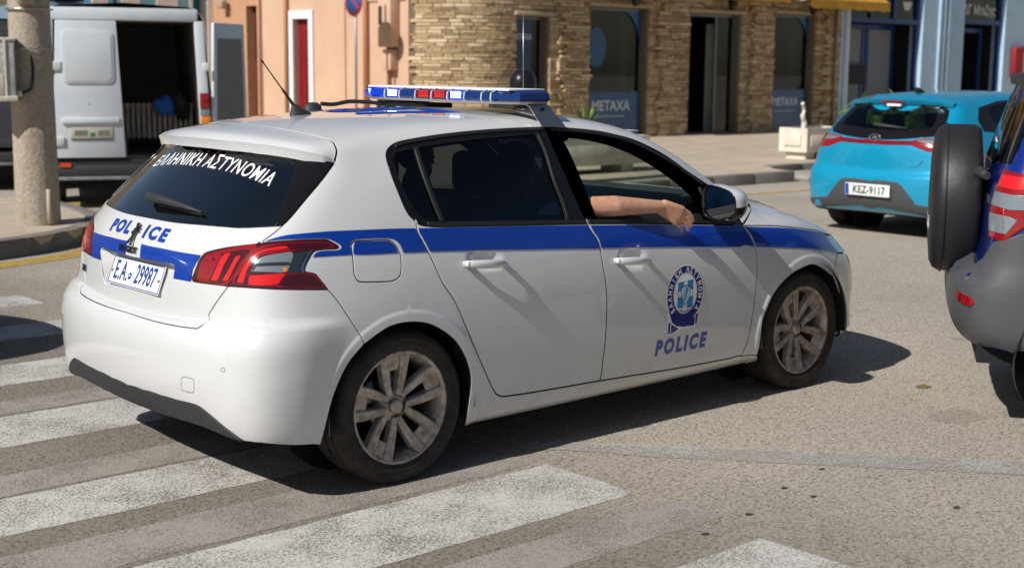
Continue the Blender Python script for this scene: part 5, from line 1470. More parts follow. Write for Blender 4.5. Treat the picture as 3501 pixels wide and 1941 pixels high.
conduit = MB().tube([P_(-.02, .20, 2.02), P_(-.02, .19, 8.0)], .075, 12).build('riser_pipe', conc, pole)
for z in (1.62, 1.98, 2.35):
    ring_ = [P_(.208*math.cos(t), .208*math.sin(t), z) for t in np.linspace(0, 2*math.pi, 25)]
    MB().tube(ring_, .008, 6, cap=False).build('steel_band', steel, pole)
box = empty('meter_box', 'grey weathered electric meter box strapped to the concrete pole', 'meter box', (pg.x, pg.y, .16))
bm_g = noisy(mat('meter_grey', (.42, .42, .40), .8), (.42, .42, .40), .25, 30, bumps=.3); bm_c = noisy(mat('meter_cream', (.62, .57, .48), .8), (.62, .57, .48), .15, 20)
B0 = frame(P_(-.30, .16, 1.17), vr, Vector((0, 0, 1)), vd)
MB().box((-.20, 0, -.02), (.16, .53, .14), B0).build('case', bm_g, box, bevel=.015)
MB().box((-.215, -.02, -.04), (.175, .03, .16), B0).build('base_tray', bm_c, box, bevel=.01)
MB().box((.065, .02, .142), (.085, .55, .155), B0).build('seam_rib', bm_c, box)
MB().box((-.215, .52, -.03), (.175, .55, .155), B0).build('lid', bm_c, box, bevel=.01)
MB().box((-.205, .03, .142), (.06, .22, .156), B0).build('fuse_cover', bm_c, box, bevel=.008)
MB().box((-.10, .09, .157), (-.06, .15, .160), B0).build('key_slot', mat('slot_black', (.01, .01, .01), .8), box)
MB().prism([(-.10, .55), (-.04, .55), (-.05, .60), (-.07, .62), (-.09, .60)], 0, .03, B0).build('hanging_lug', bm_c, box)
MB().tube([B0@Vector((.16, .05, .07)), B0@Vector((.21, .05, .07))], .028, 12).build('cable_gland', bm_c, box)
cabp = crom([B0@Vector((.20, .05, .07)), B0@Vector((.29, .10, .06)), B0@Vector((.31, .30, .03)), B0@Vector((.28, .50, .0)), B0@Vector((.33, .62, -.02))], 6, False)
MB().tube(cabp, .013, 8).build('cable', black_rub, box)

# ------------------------------------------------------------------ stone-clad shop with the rounded corner
def island_mat(name, stops, rough=.9, nscale=25., bumps=.4):
    m = mat(name, (.4, .3, .2), rough); n, l, b = nodes(m); g = n.new('ShaderNodeNewGeometry')
    oi = n.new('ShaderNodeObjectInfo'); s_ = math_(m, 'FRACT', math_(m, 'ADD', g.outputs['Random Per Island'], oi.outputs['Random']))
    t = tex(m, 'ShaderNodeTexNoise', nscale, 4)
    c = mixc(m, 1., ramp(m, s_, stops), ramp(m, t.outputs[0], [(.3, (.75, .75, .75)), (.7, (1.2, 1.2, 1.2))]), 'MULTIPLY'); setc(m, c)
    if bumps: bump(m, t.outputs[0], bumps, .02)
    return m
stone_m = island_mat('ledger_stone', [(0, (.33, .225, .125)), (.3, (.46, .33, .185)), (.6, (.54, .40, .23)), (.85, (.61, .465, .28)), (1, (.68, .53, .34))])
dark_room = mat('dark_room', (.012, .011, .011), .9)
YF = 15.5; XC, YC, RC = 14.9, 16.9, 1.4
def front_pt(s, out=0.):
    """s: metres along the shop front; negative runs round the corner"""
    if s >= 0: return Vector((XC+s, YF-out, 0)), Vector((0, -1, 0))
    a = -s/RC
    if a <= math.pi/2:
        n = Vector((-math.sin(a), -math.cos(a), 0)); return Vector((XC, YC, 0))+n*(RC+out), n
    return Vector((XC-RC-out, YC+(-s-RC*math.pi/2), 0)), Vector((-1, 0, 0))
S_END = 25.75-XC; S_BEG = -RC*math.pi/2-.0
shop = empty('stone_shop', 'two-tone ledger-stone shop with rounded corner and blue posters in its windows', 'building', (XC, YF, 0))
shop_open = [(15.15, 15.94, .30, 2.62), (17.18, 18.86, .20, 2.87), (20.29, 21.96, .12, 2.83), (23.3, 24.79, .20, 2.90)]
opens = [(a-XC, b-XC, z0, z1) for a, b, z0, z1 in shop_open]
piers = [(19.2-XC, 20.0-XC), (22.3-XC, 23.0-XC), (25.05-XC, S_END), (16.2-XC, 16.95-XC)]
wv = MB()
# mortar wall behind the stones, in strips
ss = list(np.arange(S_BEG, 0, .18))+[0.]
for a, b in zip(ss[:-1], ss[1:]):
    pa, _ = front_pt(a, -.03); pb, _ = front_pt(b, -.03); wv.add([pb+Vector((0, 0, .0)), pa+Vector((0, 0, .0)), pa+Vector((0, 0, 6.)), pb+Vector((0, 0, 6.))], [(0, 1, 2, 3)])
cuts = sorted({0., S_END, *[v for q in opens for v in q[:2]]})
for a, b in zip(cuts[:-1], cuts[1:]):
    op = [q for q in opens if q[0] <= a+1e-6 and b <= q[1]+1e-6]
    for z0, z1 in ([(0, 6.)] if not op else [(0, op[0][2]), (op[0][3], 6.)]):
        if z1 > z0: wv.add([(XC+b, YF+.03, z0), (XC+a, YF+.03, z0), (XC+a, YF+.03, z1), (XC+b, YF+.03, z1)], [(0, 1, 2, 3)])
wall_m = mat('stone_mortar', (.16, .12, .08), .95)
shop_wall = wv.build('wall', wall_m, shop); shop_wall.location = (-XC, -YF, 0)
rnd = random.Random(5); stones = []
z = .02
while z < 4.1:
    h = rnd.choice((.04, .05, .06, .07)); s = S_BEG+rnd.uniform(0, .3)
    while s < S_END:
        w = rnd.uniform(.14, .42); e = min(s+w, S_END)
        bad = False
        for a, b, z0, z1 in opens:
            if e > a-.06 and s < b+.06 and z+h > z0-.02 and z < z1+.04:
                bad = True
                if s < a-.06-.08: e = a-.06; bad = False
                break
        if not bad and e-s > .05: stones.append((s, e, z, min(z+h, 4.12)))
        if bad: s = max(e, s+.02); nb = [q for q in opens if s > q[0]-.06 and s < q[1]+.06]; s = nb[0][1]+.06 if nb and z+h > nb[0][2]-.02 and z < nb[0][3]+.04 else s
        else: s = e+.008
    z += h+.007
def stone_mesh(s, e, z0, z1):
    pr = .018+rnd.uniform(-.014, .016)
    if any(a < (s+e)/2 < b for a, b in piers): pr += .09
    n = 3 if s < 0 else 2; vs = []
    for k in range(n):
        q = lerp(s+.004, e-.004, k/(n-1)); a, _ = front_pt(q, -.035); b, _ = front_pt(q, pr+rnd.uniform(-.006, .006))
        vs += [a+Vector((0, 0, z0)), b+Vector((0, 0, z0+.004)), b+Vector((0, 0, z1-.004)), a+Vector((0, 0, z1))]
    fs = []
    for k in range(n-1):
        o_ = k*4; fs += [(o_+4, o_, o_+1, o_+5)[::-1], (o_+1, o_+5, o_+6, o_+2)[::-1], (o_+2, o_+6, o_+7, o_+3)[::-1]]
    fs += [(0, 1, 2, 3)[::-1], tuple((n-1)*4+i for i in (0, 1, 2, 3))]
    return vs, fs
big = sorted(range(len(stones)), key=lambda i: -((stones[i][1]-stones[i][0])*(stones[i][3]-stones[i][2])*(2 if -1.9 < stones[i][0] < 1 and stones[i][2] < 3.1 and stones[i][2] > 1. else .7)))[:290]; bigset = set(big)
rest = MB()
for i, q in enumerate(stones):
    v, f = stone_mesh(*q)
    if i in bigset:
        so_ = MB().add([x-Vector((XC, YF, 0)) for x in v], f).build('stone', stone_m, shop)
    else: rest.add([x-Vector((XC, YF, 0)) for x in v], f)
ro = rest.build('stone_courses', stone_m, shop); ro['kind'] = 'stuff'
trim = mat('stone_trim', (.42, .33, .22), .8); navy = mat('poster_navy', (.006, .035, .10), .25, coat=.5); navy2 = mat('poster_blue', (.008, .07, .20), .25, coat=.5); poster_w = mat('poster_white', (.55, .60, .65), .5); cream = mat('curtain_cream', (.42, .40, .34), .8); steel_bl = mat('frame_alu', (.20, .22, .24), .4, .6)
shop_glass = glassmat('shop_glass', (.42, .46, .46), 1.2)
wf = frame(Vector((0, 0, 0)), Vector((1, 0, 0)), Vector((0, 0, 1)), Vector((0, -1, 0)))
def LX(x): return x-XC
for i, (a, b, z0, z1) in enumerate(shop_open):
    a, b = LX(a), LX(b)
    # reveal, room box, lintel
    rv = MB(); d = .30
    rv.add([(a, .03, z0), (a, d, z0), (a, d, z1), (a, .03, z1)], [(0, 3, 2, 1)]); rv.add([(b, .03, z0), (b, d, z0), (b, d, z1), (b, .03, z1)], [(0, 1, 2, 3)]); rv.add([(a, .03, z1), (b, .03, z1), (b, d, z1), (a, d, z1)], [(0, 1, 2, 3)]); rv.add([(a, .03, z0), (b, .03, z0), (b, d, z0), (a, d, z0)], [(0, 3, 2, 1)])
    rv.build('reveal', wall_m, shop)
    MB().add([(a-.6, d, 0), (b+.6, d, 0), (b+.6, 3.4, 0), (a-.6, 3.4, 0), (a-.6, d, 3.2), (b+.6, d, 3.2), (b+.6, 3.4, 3.2), (a-.6, 3.4, 3.2)], [(0, 1, 2, 3), (7, 6, 5, 4), (2, 6, 7, 3), (0, 3, 7, 4), (1, 5, 6, 2)]).build('room', dark_room, shop)
    MB().box((a-.12, -.085, z1+.02), (b+.12, .02, z1+.10)).build('lintel', trim, shop, bevel=.01)
    if i != 2: MB().box((a-.05, -.06, z0-.07), (b+.05, .10, z0-.005)).build('sill', trim, shop, bevel=.01)
    fr = MB(); t = .05; y0, y1 = .16, .21
    fr.box((a, y0, z0), (a+t, y1, z1)); fr.box((b-t, y0, z0), (b, y1, z1)); fr.box((a+t, y0, z1-t), (b-t, y1, z1)); fr.box((a+t, y0, z0), (b-t, y1, z0+t))
    win = fr.build('shop_window' if i != 2 else 'shop_door', steel_bl, shop)
    if i != 2: MB().box((a+t, .18, z0+t), (b-t, .19, z1-t)).build('pane', shop_glass, win)
    else:
        MB().box((lerp(a, b, .62), .18, z0+t), (b-t, .19, z1-t)).build('pane', shop_glass, win)
        MB().box((lerp(a, b, .68), .5, z0), (b-.1, .55, z1-.2)).build('curtain', cream, win)
        MB().box((lerp(a, b, .42), 1.3, z0), (lerp(a, b, .66), 1.8, 1.9)).build('cabinet', mat('cabinet_brown', (.06, .02, .012), .5), win)
        MB().box((a+.2, 2.2, z0+.05), (a+.5, 2.4, .45)).build('white_box', poster_w, win)
        for q in (.62,): MB().box((lerp(a, b, q)-.02, y0, z0), (lerp(a, b, q)+.03, y1, z1-t)).build('mullion', steel_bl, win)
    if i in (1, 3):
        zp = 1.12 if i == 1 else 1.14
        MB().box((a+t, .140, z0+t), (b-t, .150, zp)).build('poster', navy2, win)
        cx = lerp(a, b, .45 if i == 1 else .42)
        text_obj('poster_lettering', 'METAXA', .30 if i == 1 else .26, poster_w, frame(Vector((cx, .139, zp-.30)), Vector((1, 0, 0)), Vector((0, 0, 1)), Vector((0, -1, 0))), win, bold=.006, thick=.003, sx=.98)
        MB().box((cx-.42, .136, zp-.52), (cx+.42, .139, zp-.505)).build('poster_rule', poster_w, win)
        # blue quarter-round in the upper corner
        n = 10; R_q = .55 if i == 1 else .5; c0 = (b-t-R_q*1.0, z1-t-R_q*1.6)
        P = [(b-t, z1-t), (b-t-R_q, z1-t)]+[(c0[0]+R_q*math.sin(t_), c0[1]+R_q*1.6*math.cos(t_)) for t_ in np.linspace(0, math.pi/2, n)]
        MB().prism(P, .1505-.0, .155, frame(Vector((0, .31, 0)), Vector((1, 0, 0)), Vector((0, 0, 1)), Vector((0, -1, 0)))).build('corner_film', navy2, win)
        MB().box((lerp(a, b, .80), .45, z0), (lerp(a, b, .93), .5, z1-.1)).build('curtain', cream, win)
    if i == 1:
        E_ = [(a+.30+.30*math.cos(t_), 2.05+.42*math.sin(t_)) for t_ in np.linspace(0, 2*math.pi, 28)[:-1]]
        MB().prism([q for q in E_], .15, .155, frame(Vector((0, .31, 0)), Vector((1, 0, 0)), Vector((0, 0, 1)), Vector((0, -1, 0)))).build('oval_sticker', navy2, win)
    if i == 0:
        MB().box((a+t, .141, z0+t), (lerp(a, b, .62), .150, z1-t)).build('poster', navy, win)
        text_obj('poster_lettering', 'METAXA', .16, poster_w, frame(Vector((lerp(a, b, .30), .139, 2.22)), Vector((1, 0, 0)), Vector((0, 0, 1)), Vector((0, -1, 0))), win, bold=.003, thick=.003, sx=.8)
    if i == 3: MB().box((a+.3, .9, z0), (a+.75, 1.2, 1.9)).build('display_stand', cream, win)
# cornice, roof canopy over the pavement with an ochre awning, lanterns
can = MB(); cp = [front_pt(s, .42)[0] for s in np.arange(-1.25, 0, .2)]+[front_pt(0, .42)[0], front_pt(S_END, .42)[0]]; ci = [front_pt(s, -.1)[0] for s in np.arange(-1.25, 0, .2)]+[front_pt(0, -.1)[0], front_pt(S_END, -.1)[0]]
k = len(cp); off_ = Vector((XC, YF, 0)); zz0, zz1 = 4.12, 4.30
vs = [p-off_+Vector((0, 0, zz0)) for p in cp]+[p-off_+Vector((0, 0, zz0)) for p in ci]+[p-off_+Vector((0, 0, zz1)) for p in cp]+[p-off_+Vector((0, 0, zz1)) for p in ci]
fs = []
for i in range(k-1): fs += [(i, i+1, k+i+1, k+i), (2*k+i, 3*k+i, 3*k+i+1, 2*k+i+1), (i, 2*k+i, 2*k+i+1, i+1)]
fs += [(0, k, 3*k, 2*k), (k-1, 3*k-1, 4*k-1, 2*k-1)]
can.add(vs, fs).build('cornice', trim, shop)
ochre = noisy(mat('awning_ochre', (.50, .25, .03), .8), (.50, .25, .03), .15, 3.)
awn = empty('ochre_awning', 'ochre cloth awning hung over the stone shop front', 'awning', (22.2, YF, 3.3))
def awning(x0, x1, ztop, zlow, out):
    a, b = x0-22.2, x1-22.2; z1, z0 = ztop-3.3, zlow-3.3
    MB().add([(a, 0, z1), (b, 0, z1), (b, -out, z0), (a, -out, z0), (a, 0, z1-.02), (b, 0, z1-.02), (b, -out, z0-.02), (a, -out, z0-.02)], [(0, 3, 2, 1), (4, 5, 6, 7), (0, 4, 7, 3), (1, 2, 6, 5)]).build('canopy', ochre, awn)
    n = 12; vs = []
    for k in range(n+1):
        x = lerp(a, b, k/n); vs += [(x, -out-.004, z0), (x, -out-.004, z0-.20-(.03 if k % 2 else 0))]
    MB().add(vs, [(2*k, 2*k+1, 2*k+3, 2*k+2) for k in range(n)]).build('valance', ochre, awn)
    for x in (a+.05, b-.05): MB().tube([(x, 0, z0-.1), (x, -out, z0)], .015, 6).build('arm', steel, awn)
awning(17.0, 19.4, 3.75, 3.38, .75); awning(20.6, 22.8, 3.75, 3.34, .8); awning(23.4, 26.6, 3.75, 3.25, .9)
for x, wh in ((21.35, 'the open shop door'), (24.35, 'the shop window nearest the pale blue building'), (18.2, 'the shop window with the oval sticker')):
    ln = empty('wall_lantern', 'small black lantern hanging above '+wh, 'lantern', (x, YF-.28, 3.0), 0, 'lanterns on the stone shop front')
    MB().lathe([(.0, .22), (.05, .20), (.11, .12), (.13, .08), (.10, .075), (.085, -.05), (.03, -.09), (0, -.10)], 8).build('lantern_body', black_gloss, ln); MB().tube([(0, 0, .2), (0, .05, .34), (0, .27, .36)], .012, 6).build('bracket', black_gloss, ln)
MB().tube([(LX(25.45), -.16, .15), (LX(25.45), -.16, 4.0)], .03, 8).build('downpipe', mat('pipe_brown', (.20, .13, .09), .6), shop)

# ------------------------------------------------------------------ light-blue building
blue_wall = noisy(mat('light_blue_wall', (.42, .58, .72), .85), (.42, .58, .72), .08, 2.); royal = mat('royal_blue_frame', (.006, .035, .16), .45, coat=.3)
bb = empty('light_blue_building', 'pale blue building with royal blue door frames next to the stone shop', 'building', (25.75, YF, 0))
def bx_(x0, x1, y0, y1, z0, z1, nm, m, par=None, bev=0.): return MB().box((x0-25.75, y0, z0), (x1-25.75, y1, z1)).build(nm, m, par or bb, bevel=bev)
for x0, x1, z0, z1 in ((25.76, 26.24, 0, 6), (26.24, 29.54, 3.6, 6), (29.54, 31.57, 0, 6), (31.57, 33.75, 3.75, 6), (33.75, 48, 0, 6)): bx_(x0, x1, .0, .4, z0, z1, 'wall', blue_wall)
for x0 in (25.80, 25.98, 30.25, 30.45, 30.68): bx_(x0, x0+.12, -.07, -.003, 0, 6, 'pilaster_rib', blue_wall, bev=.02)
white_trim = mat('white_trim', (.72, .74, .76), .7); bx_(26.12, 26.235, -.02, .38, 0, 3.6, 'door_jamb', white_trim)
for x0, x1, zt, zl in ((26.24, 29.54, 3.6, 2.93), (31.57, 33.75, 3.75, 3.02)):
    MB().add([(x0-25.75, .4, 0), (x1-25.75, .4, 0), (x1-25.75, 4, 0), (x0-25.75, 4, 0), (x0-25.75, .4, 3.8), (x1-25.75, .4, 3.8), (x1-25.75, 4, 3.8), (x0-25.75, 4, 3.8)], [(0, 1, 2, 3), (7, 6, 5, 4), (2, 6, 7, 3), (0, 3, 7, 4), (1, 5, 6, 2)]).build('room', dark_room, bb)
    fr = MB(); t = .11
    for q in ((x0, x0+t, 0, zt), (x1-t, x1, 0, zt), (x0+t, x1-t, zl-.12, zl), (x0+t, x1-t, zt-.08, zt)): fr.box((q[0]-25.75, .12, q[2]), (q[1]-25.75, .24, q[3]))
    dr = fr.build('door_frame', royal, bb)
    n = 3 if x0 < 30 else 1
    for k in range(n):
        a, b = lerp(x0+t, x1-t, k/n), lerp(x0+t, x1-t, (k+1)/n)
        if k: bx_(a-.05, a+.05, .13, .23, zl, zt-.08, 'transom_bar', royal, dr)
        bx_(a, b, .30, .31, zl, zt-.08, 'transom_backing', mat('transom_tan', (.16, .13, .11), .7), dr); bx_(a+.05, b-.05, .19, .195, zl, zt-.08, 'transom_pane', shop_glass, dr)
# open door leaves and a bench inside the wide doorway
for x0, x1 in ((26.9, 27.95), (28.0, 29.3)):
    fr = MB()
    for q in ((x0, x0+.14, .1, 2.8), (x1-.14, x1, .1, 2.8), (x0+.14, x1-.14, 2.66, 2.8), (x0+.14, x1-.14, .1, .3)): fr.box((q[0]-25.75, .7, q[2]), (q[1]-25.75, .76, q[3]))
    lf = fr.build('door_leaf', royal, bb); bx_(x0+.14, x1-.14, .73, .74, .3, 2.66, 'curtain', mat('door_curtain', (.24, .25, .27), .8), lf)
bx_(27.0, 27.9, .6, .68, 1.25, 1.75, 'notice', mat('notice_dark', (.02, .015, .012), .6))
for x0, x1 in ((31.9, 33.4),):
    fr = MB()
    for q in ((x0, x0+.12, .1, 2.8), (x1-.12, x1, .1, 2.8), (x0+.12, x1-.12, 2.68, 2.8)): fr.box((q[0]-25.75, .5, q[2]), (q[1]-25.75, .56, q[3]))
    fr.build('door_leaf', royal, bb)
sign_w = mat('sign_paint_white', (.62, .60, .52), .6)
text_obj('shop_name', 'ΔΓ Μπιζης', .36, sign_w, frame(Vector((32.62-25.75, .17, 3.28)), Vector((1, 0, 0)), Vector((0, 0, 1)), Vector((0, -1, 0))), bb, bold=.008, sx=.95, thick=.004)
def cup(cx, cz, s_):
    P = [(-1, .5), (1, .5), (.8, -.1), (.4, -.5), (-.4, -.5), (-.8, -.1)]
    MB().prism([(x*s_, y*s_) for x, y in reversed(P)], 0, .004, frame(Vector((cx-25.75, .17, cz)), Vector((1, 0, 0)), Vector((0, 0, 1)), Vector((0, -1, 0)))).build('painted_cup', sign_w, bb)
cup(26.95, 3.22, .17); cup(29.0, 3.28, .22)
text_obj('painted_word', 'italiano', .20, sign_w, frame(Vector((27.95-25.75, .17, 3.25)), Vector((1, .0, .12)).normalized(), Vector((-.12, 0, 1)).normalized(), Vector((0, -1, 0))), bb, bold=.003, sx=1., thick=.004, shear=.2) if False else None
fb_ = empty('red_wall_box', 'red metal box fixed to the pale blue wall', 'wall box', (34.55, YF-.03, 1.85))
MB().box((-.42, -.14, -.45), (.42, 0, .45)).build('case', mat('red_box', (.28, .012, .015), .5), fb_, bevel=.02); MB().box((.05, -.146, -.3), (.32, -.1405, .3)).build('label_panel', mat('label_pale', (.55, .35, .33), .6), fb_)

# ------------------------------------------------------------------ salmon building on the side street
XO = XC-RC; salmon = mat('salmon_stucco', (.60, .34, .20), .9); sa = tex(salmon, 'ShaderNodeTexNoise', 1.2, 5); sb = tex(salmon, 'ShaderNodeTexNoise', 40, 4)
setc(salmon, ramp(salmon, sa.outputs[0], [(.3, (.55, .355, .24)), (.7, (.62, .41, .285))])); bump(salmon, sb.outputs[0], .15, .01)
rough_s = mat('rough_salmon_stucco', (.46, .25, .145), .95); sc_ = tex(rough_s, 'ShaderNodeTexNoise', 14, 6, .7); setc(rough_s, ramp(rough_s, sc_.outputs[0], [(.3, (.40, .21, .115)), (.7, (.60, .34, .20))])); bump(rough_s, sc_.outputs[0], .8, .03)
def yo(px):
    d = ray(px, 250); return CAM[1]+(XO-CAM[0])*d.y/d.x
sal = empty('salmon_building', 'salmon stucco building with a red door and painted pipes on the side street', 'building', (XO, YC, 0))
def so_box(x0, x1, y0, y1, z0, z1, nm, m, par=None, bev=0.): return MB().box((x0, min(y0, y1)-YC, z0), (x1, max(y0, y1)-YC, z1)).build(nm, m, par or sal, bevel=bev)
yd0, yd1 = yo(1076), yo(995); yb0, yb1 = yo(882), yo(846); ye = yo(735)
fd0, fd1 = yd0+.16, yd1-.16
def wpiece(y0, y1, z0, z1, m=salmon): so_box(.0, .3, y0, y1, z0, z1, 'wall', m)
ztop = 6.5; zd = 2.62; zb = 2.95
wpiece(YC, fd0, 0, ztop); wpiece(fd0, fd1, zd, ztop); wpiece(fd1, yb0, 0, ztop); wpiece(yb0, yb1, zb, ztop, rough_s); wpiece(yb1, ye, 0, ztop, rough_s)
fr = MB()
for q in ((yd0, fd0-.0, 0, 2.80), (fd1, yd1, 0, 2.80)): fr.box((-.05, q[0]-YC, q[2]), (-.002, q[1]-YC, q[3]))
fr.box((-.05, fd0-YC, zd), (-.002, fd1-YC, 2.80)); dfr = fr.build('door_surround', white_trim, sal)
red_d = noisy(mat('red_door_paint', (.20, .008, .010), .5), (.20, .008, .010), .2, 4.)
so_box(.10, .15, fd0, fd1, .15, zd, 'red_door', red_d)
for k in range(4): so_box(.085, .0995, lerp(fd0, fd1, (k+.1)/4), lerp(fd0, fd1, (k+.85)/4), .25, zd-.1, 'door_board', red_d, bev=.006)
so_box(.18, .24, yb0, yb1, .15, zb, 'brown_door', mat('brown_door_paint', (.12, .025, .012), .6)); so_box(.165, .179, yb0+.15, yb1-.1, 1.75, zb-.2, 'door_grille', mat('grille_dark', (.03, .014, .01), .6))
pipe_m = mat('painted_pipe', (.50, .24, .13), .7)
for px, r in ((988, .05), (1259, .06), (1336, .03), (897, .03)): MB().tube([(-.06, yo(px)-YC, .1), (-.06, yo(px)-YC, 6.2)], r, 10).build('downpipe', pipe_m, sal)
for a, b, z in ((1182, 1395, 2.92),): so_box(-.035, -.003, yo(b)+.06, yo(a), z, z+.06, 'moulding', salmon)
so_box(-.035, -.003, yo(1182), yo(1184.5), .9, 2.92, 'moulding', salmon)
mb_ = so_box(-.24, -.01, yo(1368), yo(1325), 2.0, 2.95, 'meter_cabinet', salmon, bev=.02); so_box(-.26, -.243, yo(1340), yo(1330), 2.45, 2.8, 'meter_window', mat('meter_glass', (.05, .05, .05), .3), mb_); so_box(-.20, -.01, yo(1362), yo(1335), 1.55, 1.95, 'fuse_box', salmon, bev=.02)
MB().tube([(-.10, yo(1350)-YC, 1.6), (-.10, yo(1350)-YC, .3)], .02, 6).build('conduit', pipe_m, sal)
fl = empty('wall_floodlight', 'small weathered floodlight on the rough salmon wall', 'lamp', (XO-.08, yo(785), 3.0))
MB().box((-.16, -.12, -.10), (.0, .12, .10)).build('lamp_housing', noisy(mat('lamp_beige', (.35, .28, .18), .7), (.35, .28, .18), .2, 20), fl, bevel=.03); MB().tube([(0, 0, 0), (.08, 0, 0)], .03, 8).build('bracket', dark_chrome, fl)
# no-parking sign
sg_ = ray(1218, 300); dd = 27.0/(Vector(cf).dot(sg_)); sp3 = CAMV+sg_*dd
sn = empty('parking_sign', 'round blue and red no-parking sign on a thin grey post', 'road sign', (sp3.x, sp3.y, .15))
MB().tube([(0, 0, 0), (0, 0, 3.3)], .028, 10).build('post', mat('galvanised', (.35, .36, .37), .5, .6), sn)
fx = frame(Vector((-.035, 0, 2.72)), Vector((0, -1, 0)), Vector((0, 0, 1)), Vector((-1, 0, 0)))
def disc(r, z, m, nm, par=sn): return MB().lathe([(0, z), (r, z), (r, z-.006)], 36, fx).build(nm, m, par)
sr = mat('sign_red', (.45, .02, .02), .5); disc(.30, .006, mat('sign_grey', (.45, .45, .45), .5), 'sign_plate'); disc(.29, .009, sr, 'sign_border'); disc(.235, .012, mat('sign_blue', (.01, .10, .32), .5), 'sign_face')
MB().box((-.235, -.028, .0135), (.235, .028, .0155), fx@rotm(z=math.radians(-45))).build('sign_bar', sr, sn)

# ------------------------------------------------------------------ blue and white building, cream building farther back
bw = empty('blue_white_building', 'building striped in sky blue and white at the end of the side street', 'building', (3, ye, 0))
sky_w = noisy(mat('sky_blue_wall', (.22, .46, .62), .85), (.22, .46, .62), .06, 2.); wht_w = noisy(mat('white_wall', (.72, .71, .68), .85), (.72, .71, .68), .06, 2.); teal_w = mat('teal_shutter', (.01, .16, .20), .6)
def xb(px, y=ye):
    d = ray(px, 150); return CAM[0]+(y-CAM[1])*d.x/d.y
cols = [(300, 321, sky_w), (321, 375, wht_w), (375, 395, sky_w), (395, 407, teal_w), (407, 420, sky_w), (420, 482, wht_w), (482, 541, sky_w), (541, 612, wht_w), (612, 652, sky_w), (652, 663, wht_w), (663, 712, teal_w), (712, 736, wht_w)]
for a, b, m in cols:
    dpt = .35 if m is teal_w else (.04 if m is sky_w else 0.)
    MB().box((xb(a)-3, dpt, 0), (xb(b)-3, .8, 7)).build('wall_bay' if m is not teal_w else 'shuttered_window', m, bw)
MB().add([(xb(663)-3, .02, 2.2), (xb(712)-3, .02, 3.4), (xb(663)-3, .02, 3.4)], [(0, 1, 2)]).build('window_brace', wht_w, bw) if False else None
cb_ = empty('cream_building', 'plain cream building with a small dark window beyond the parked vans', 'building', (-2, 33, 0))
creamw = noisy(mat('cream_wall', (.50, .40, .26), .9), (.50, .40, .26), .06, 1.5)
MB().box((-14, 0, 0), (xb(300, 33)+2, 1, 9)).build('wall', creamw, cb_)
x0, x1 = xb(40, 33)+2, xb(57, 33)+2; MB().box((x0, -.05, 2.7), (x1, -.003, 3.1)).build('window', dark_room, cb_); MB().box((x0-.1, -.12, 2.60), (x1+.1, -.055, 2.69)).build('window_sill', creamw, cb_)

# ------------------------------------------------------------------ planters
plaster = noisy(mat('planter_white', (.66, .60, .50), .85), (.66, .60, .50), .15, 5., bumps=.2); soil = mat('soil', (.05, .035, .025), 1.)
leaf_m = island_mat('yucca_leaf', [(0, (.05, .10, .02)), (.5, (.11, .17, .04)), (1, (.22, .24, .07))], .6, 12, 0); dry_m = island_mat('dry_leaf', [(0, (.22, .16, .08)), (1, (.36, .27, .14))], .9, 12, 0)
def planter(x, y, lx, ly, h, label, rz=0.):
    p = empty('planter', label, 'planter', (x, y, .15), rz)
    for sx_ in (-1, 1): MB().box((sx_*lx*.32-.12, -ly*.35, 0), (sx_*lx*.32+.12, ly*.35, .12)).build('foot', plaster, p)
    t = .05; mb = MB(); mb.box((-lx/2, -ly/2, .12), (lx/2, -ly/2+t, h)); mb.box((-lx/2, ly/2-t, .12), (lx/2, ly/2, h)); mb.box((-lx/2, -ly/2+t, .12), (-lx/2+t, ly/2-t, h)); mb.box((lx/2-t, -ly/2+t, .12), (lx/2, ly/2-t, h)); mb.build('trough', plaster, p)
    for sgx, a in ((-1, 'l'), (1, 'r')): MB().box((sgx*(lx/2+.012)-.012, -ly/2+.12, .22), (sgx*(lx/2+.012)+.012, ly/2-.12, h-.12)).build('end_panel', plaster, p, bevel=.008)
    MB().box((-lx/2+.1, -ly/2-.018, .22), (lx/2-.1, -ly/2-.002, h-.12)).build('side_panel', plaster, p, bevel=.006)
    MB().box((-lx/2+t, -ly/2+t, h-.12), (lx/2-t, ly/2-t, h-.06)).build('soil', soil, p)
    return p
def blades(n, L, m, parent, seed, spread=1.1, w=.022, droop=.5, base=(0, 0, 0)):
    r = random.Random(seed); mb = MB()
    for k in range(n):
        a = r.uniform(0, 2*math.pi); el = r.uniform(.15, 1.45)*1.0; l_ = L*r.uniform(.7, 1.1); d = Vector((math.cos(a)*math.cos(el), math.sin(a)*math.cos(el), math.sin(el))); s_ = Vector((-math.sin(a), math.cos(a), 0))
        pts = []
        for i in range(5):
            f = i/4; p = Vector(base)+d*l_*f*spread+Vector((0, 0, -droop*l_*f*f*(1.3-math.sin(el)))); ww = w*(1-f)**.6*(1 if i else .7); pts += [p-s_*ww, p+s_*ww]
        mb.add(pts, [(2*i, 2*i+1, 2*i+3, 2*i+2) for i in range(4)])
    o = mb.build('foliage', m, parent); o['kind'] = 'stuff'; return o
pp = planter(10.75, 9.05, 2.0, .62, .52, 'white trough planter with green yucca, seen past the police car')
yp = empty('yucca_plant', 'spiky green yucca growing in the white trough behind the police car', 'plant', (10.75, 9.05, .60))
blades(60, .50, leaf_m, yp, 3, base=(0, 0, .12)); MB().tube([(0, 0, 0), (.02, 0, .16)], [.06, .045], 8).build('stem', dry_m, yp); blades(40, .32, dry_m, yp, 4, droop=1.2, base=(0, 0, .12))
gp2 = ground(2745, 548, .15); pr_ = planter(gp2.x+.68, gp2.y+.30, 1.15, .58, .52, 'small white trough planter with a dry stump beside the teal car')
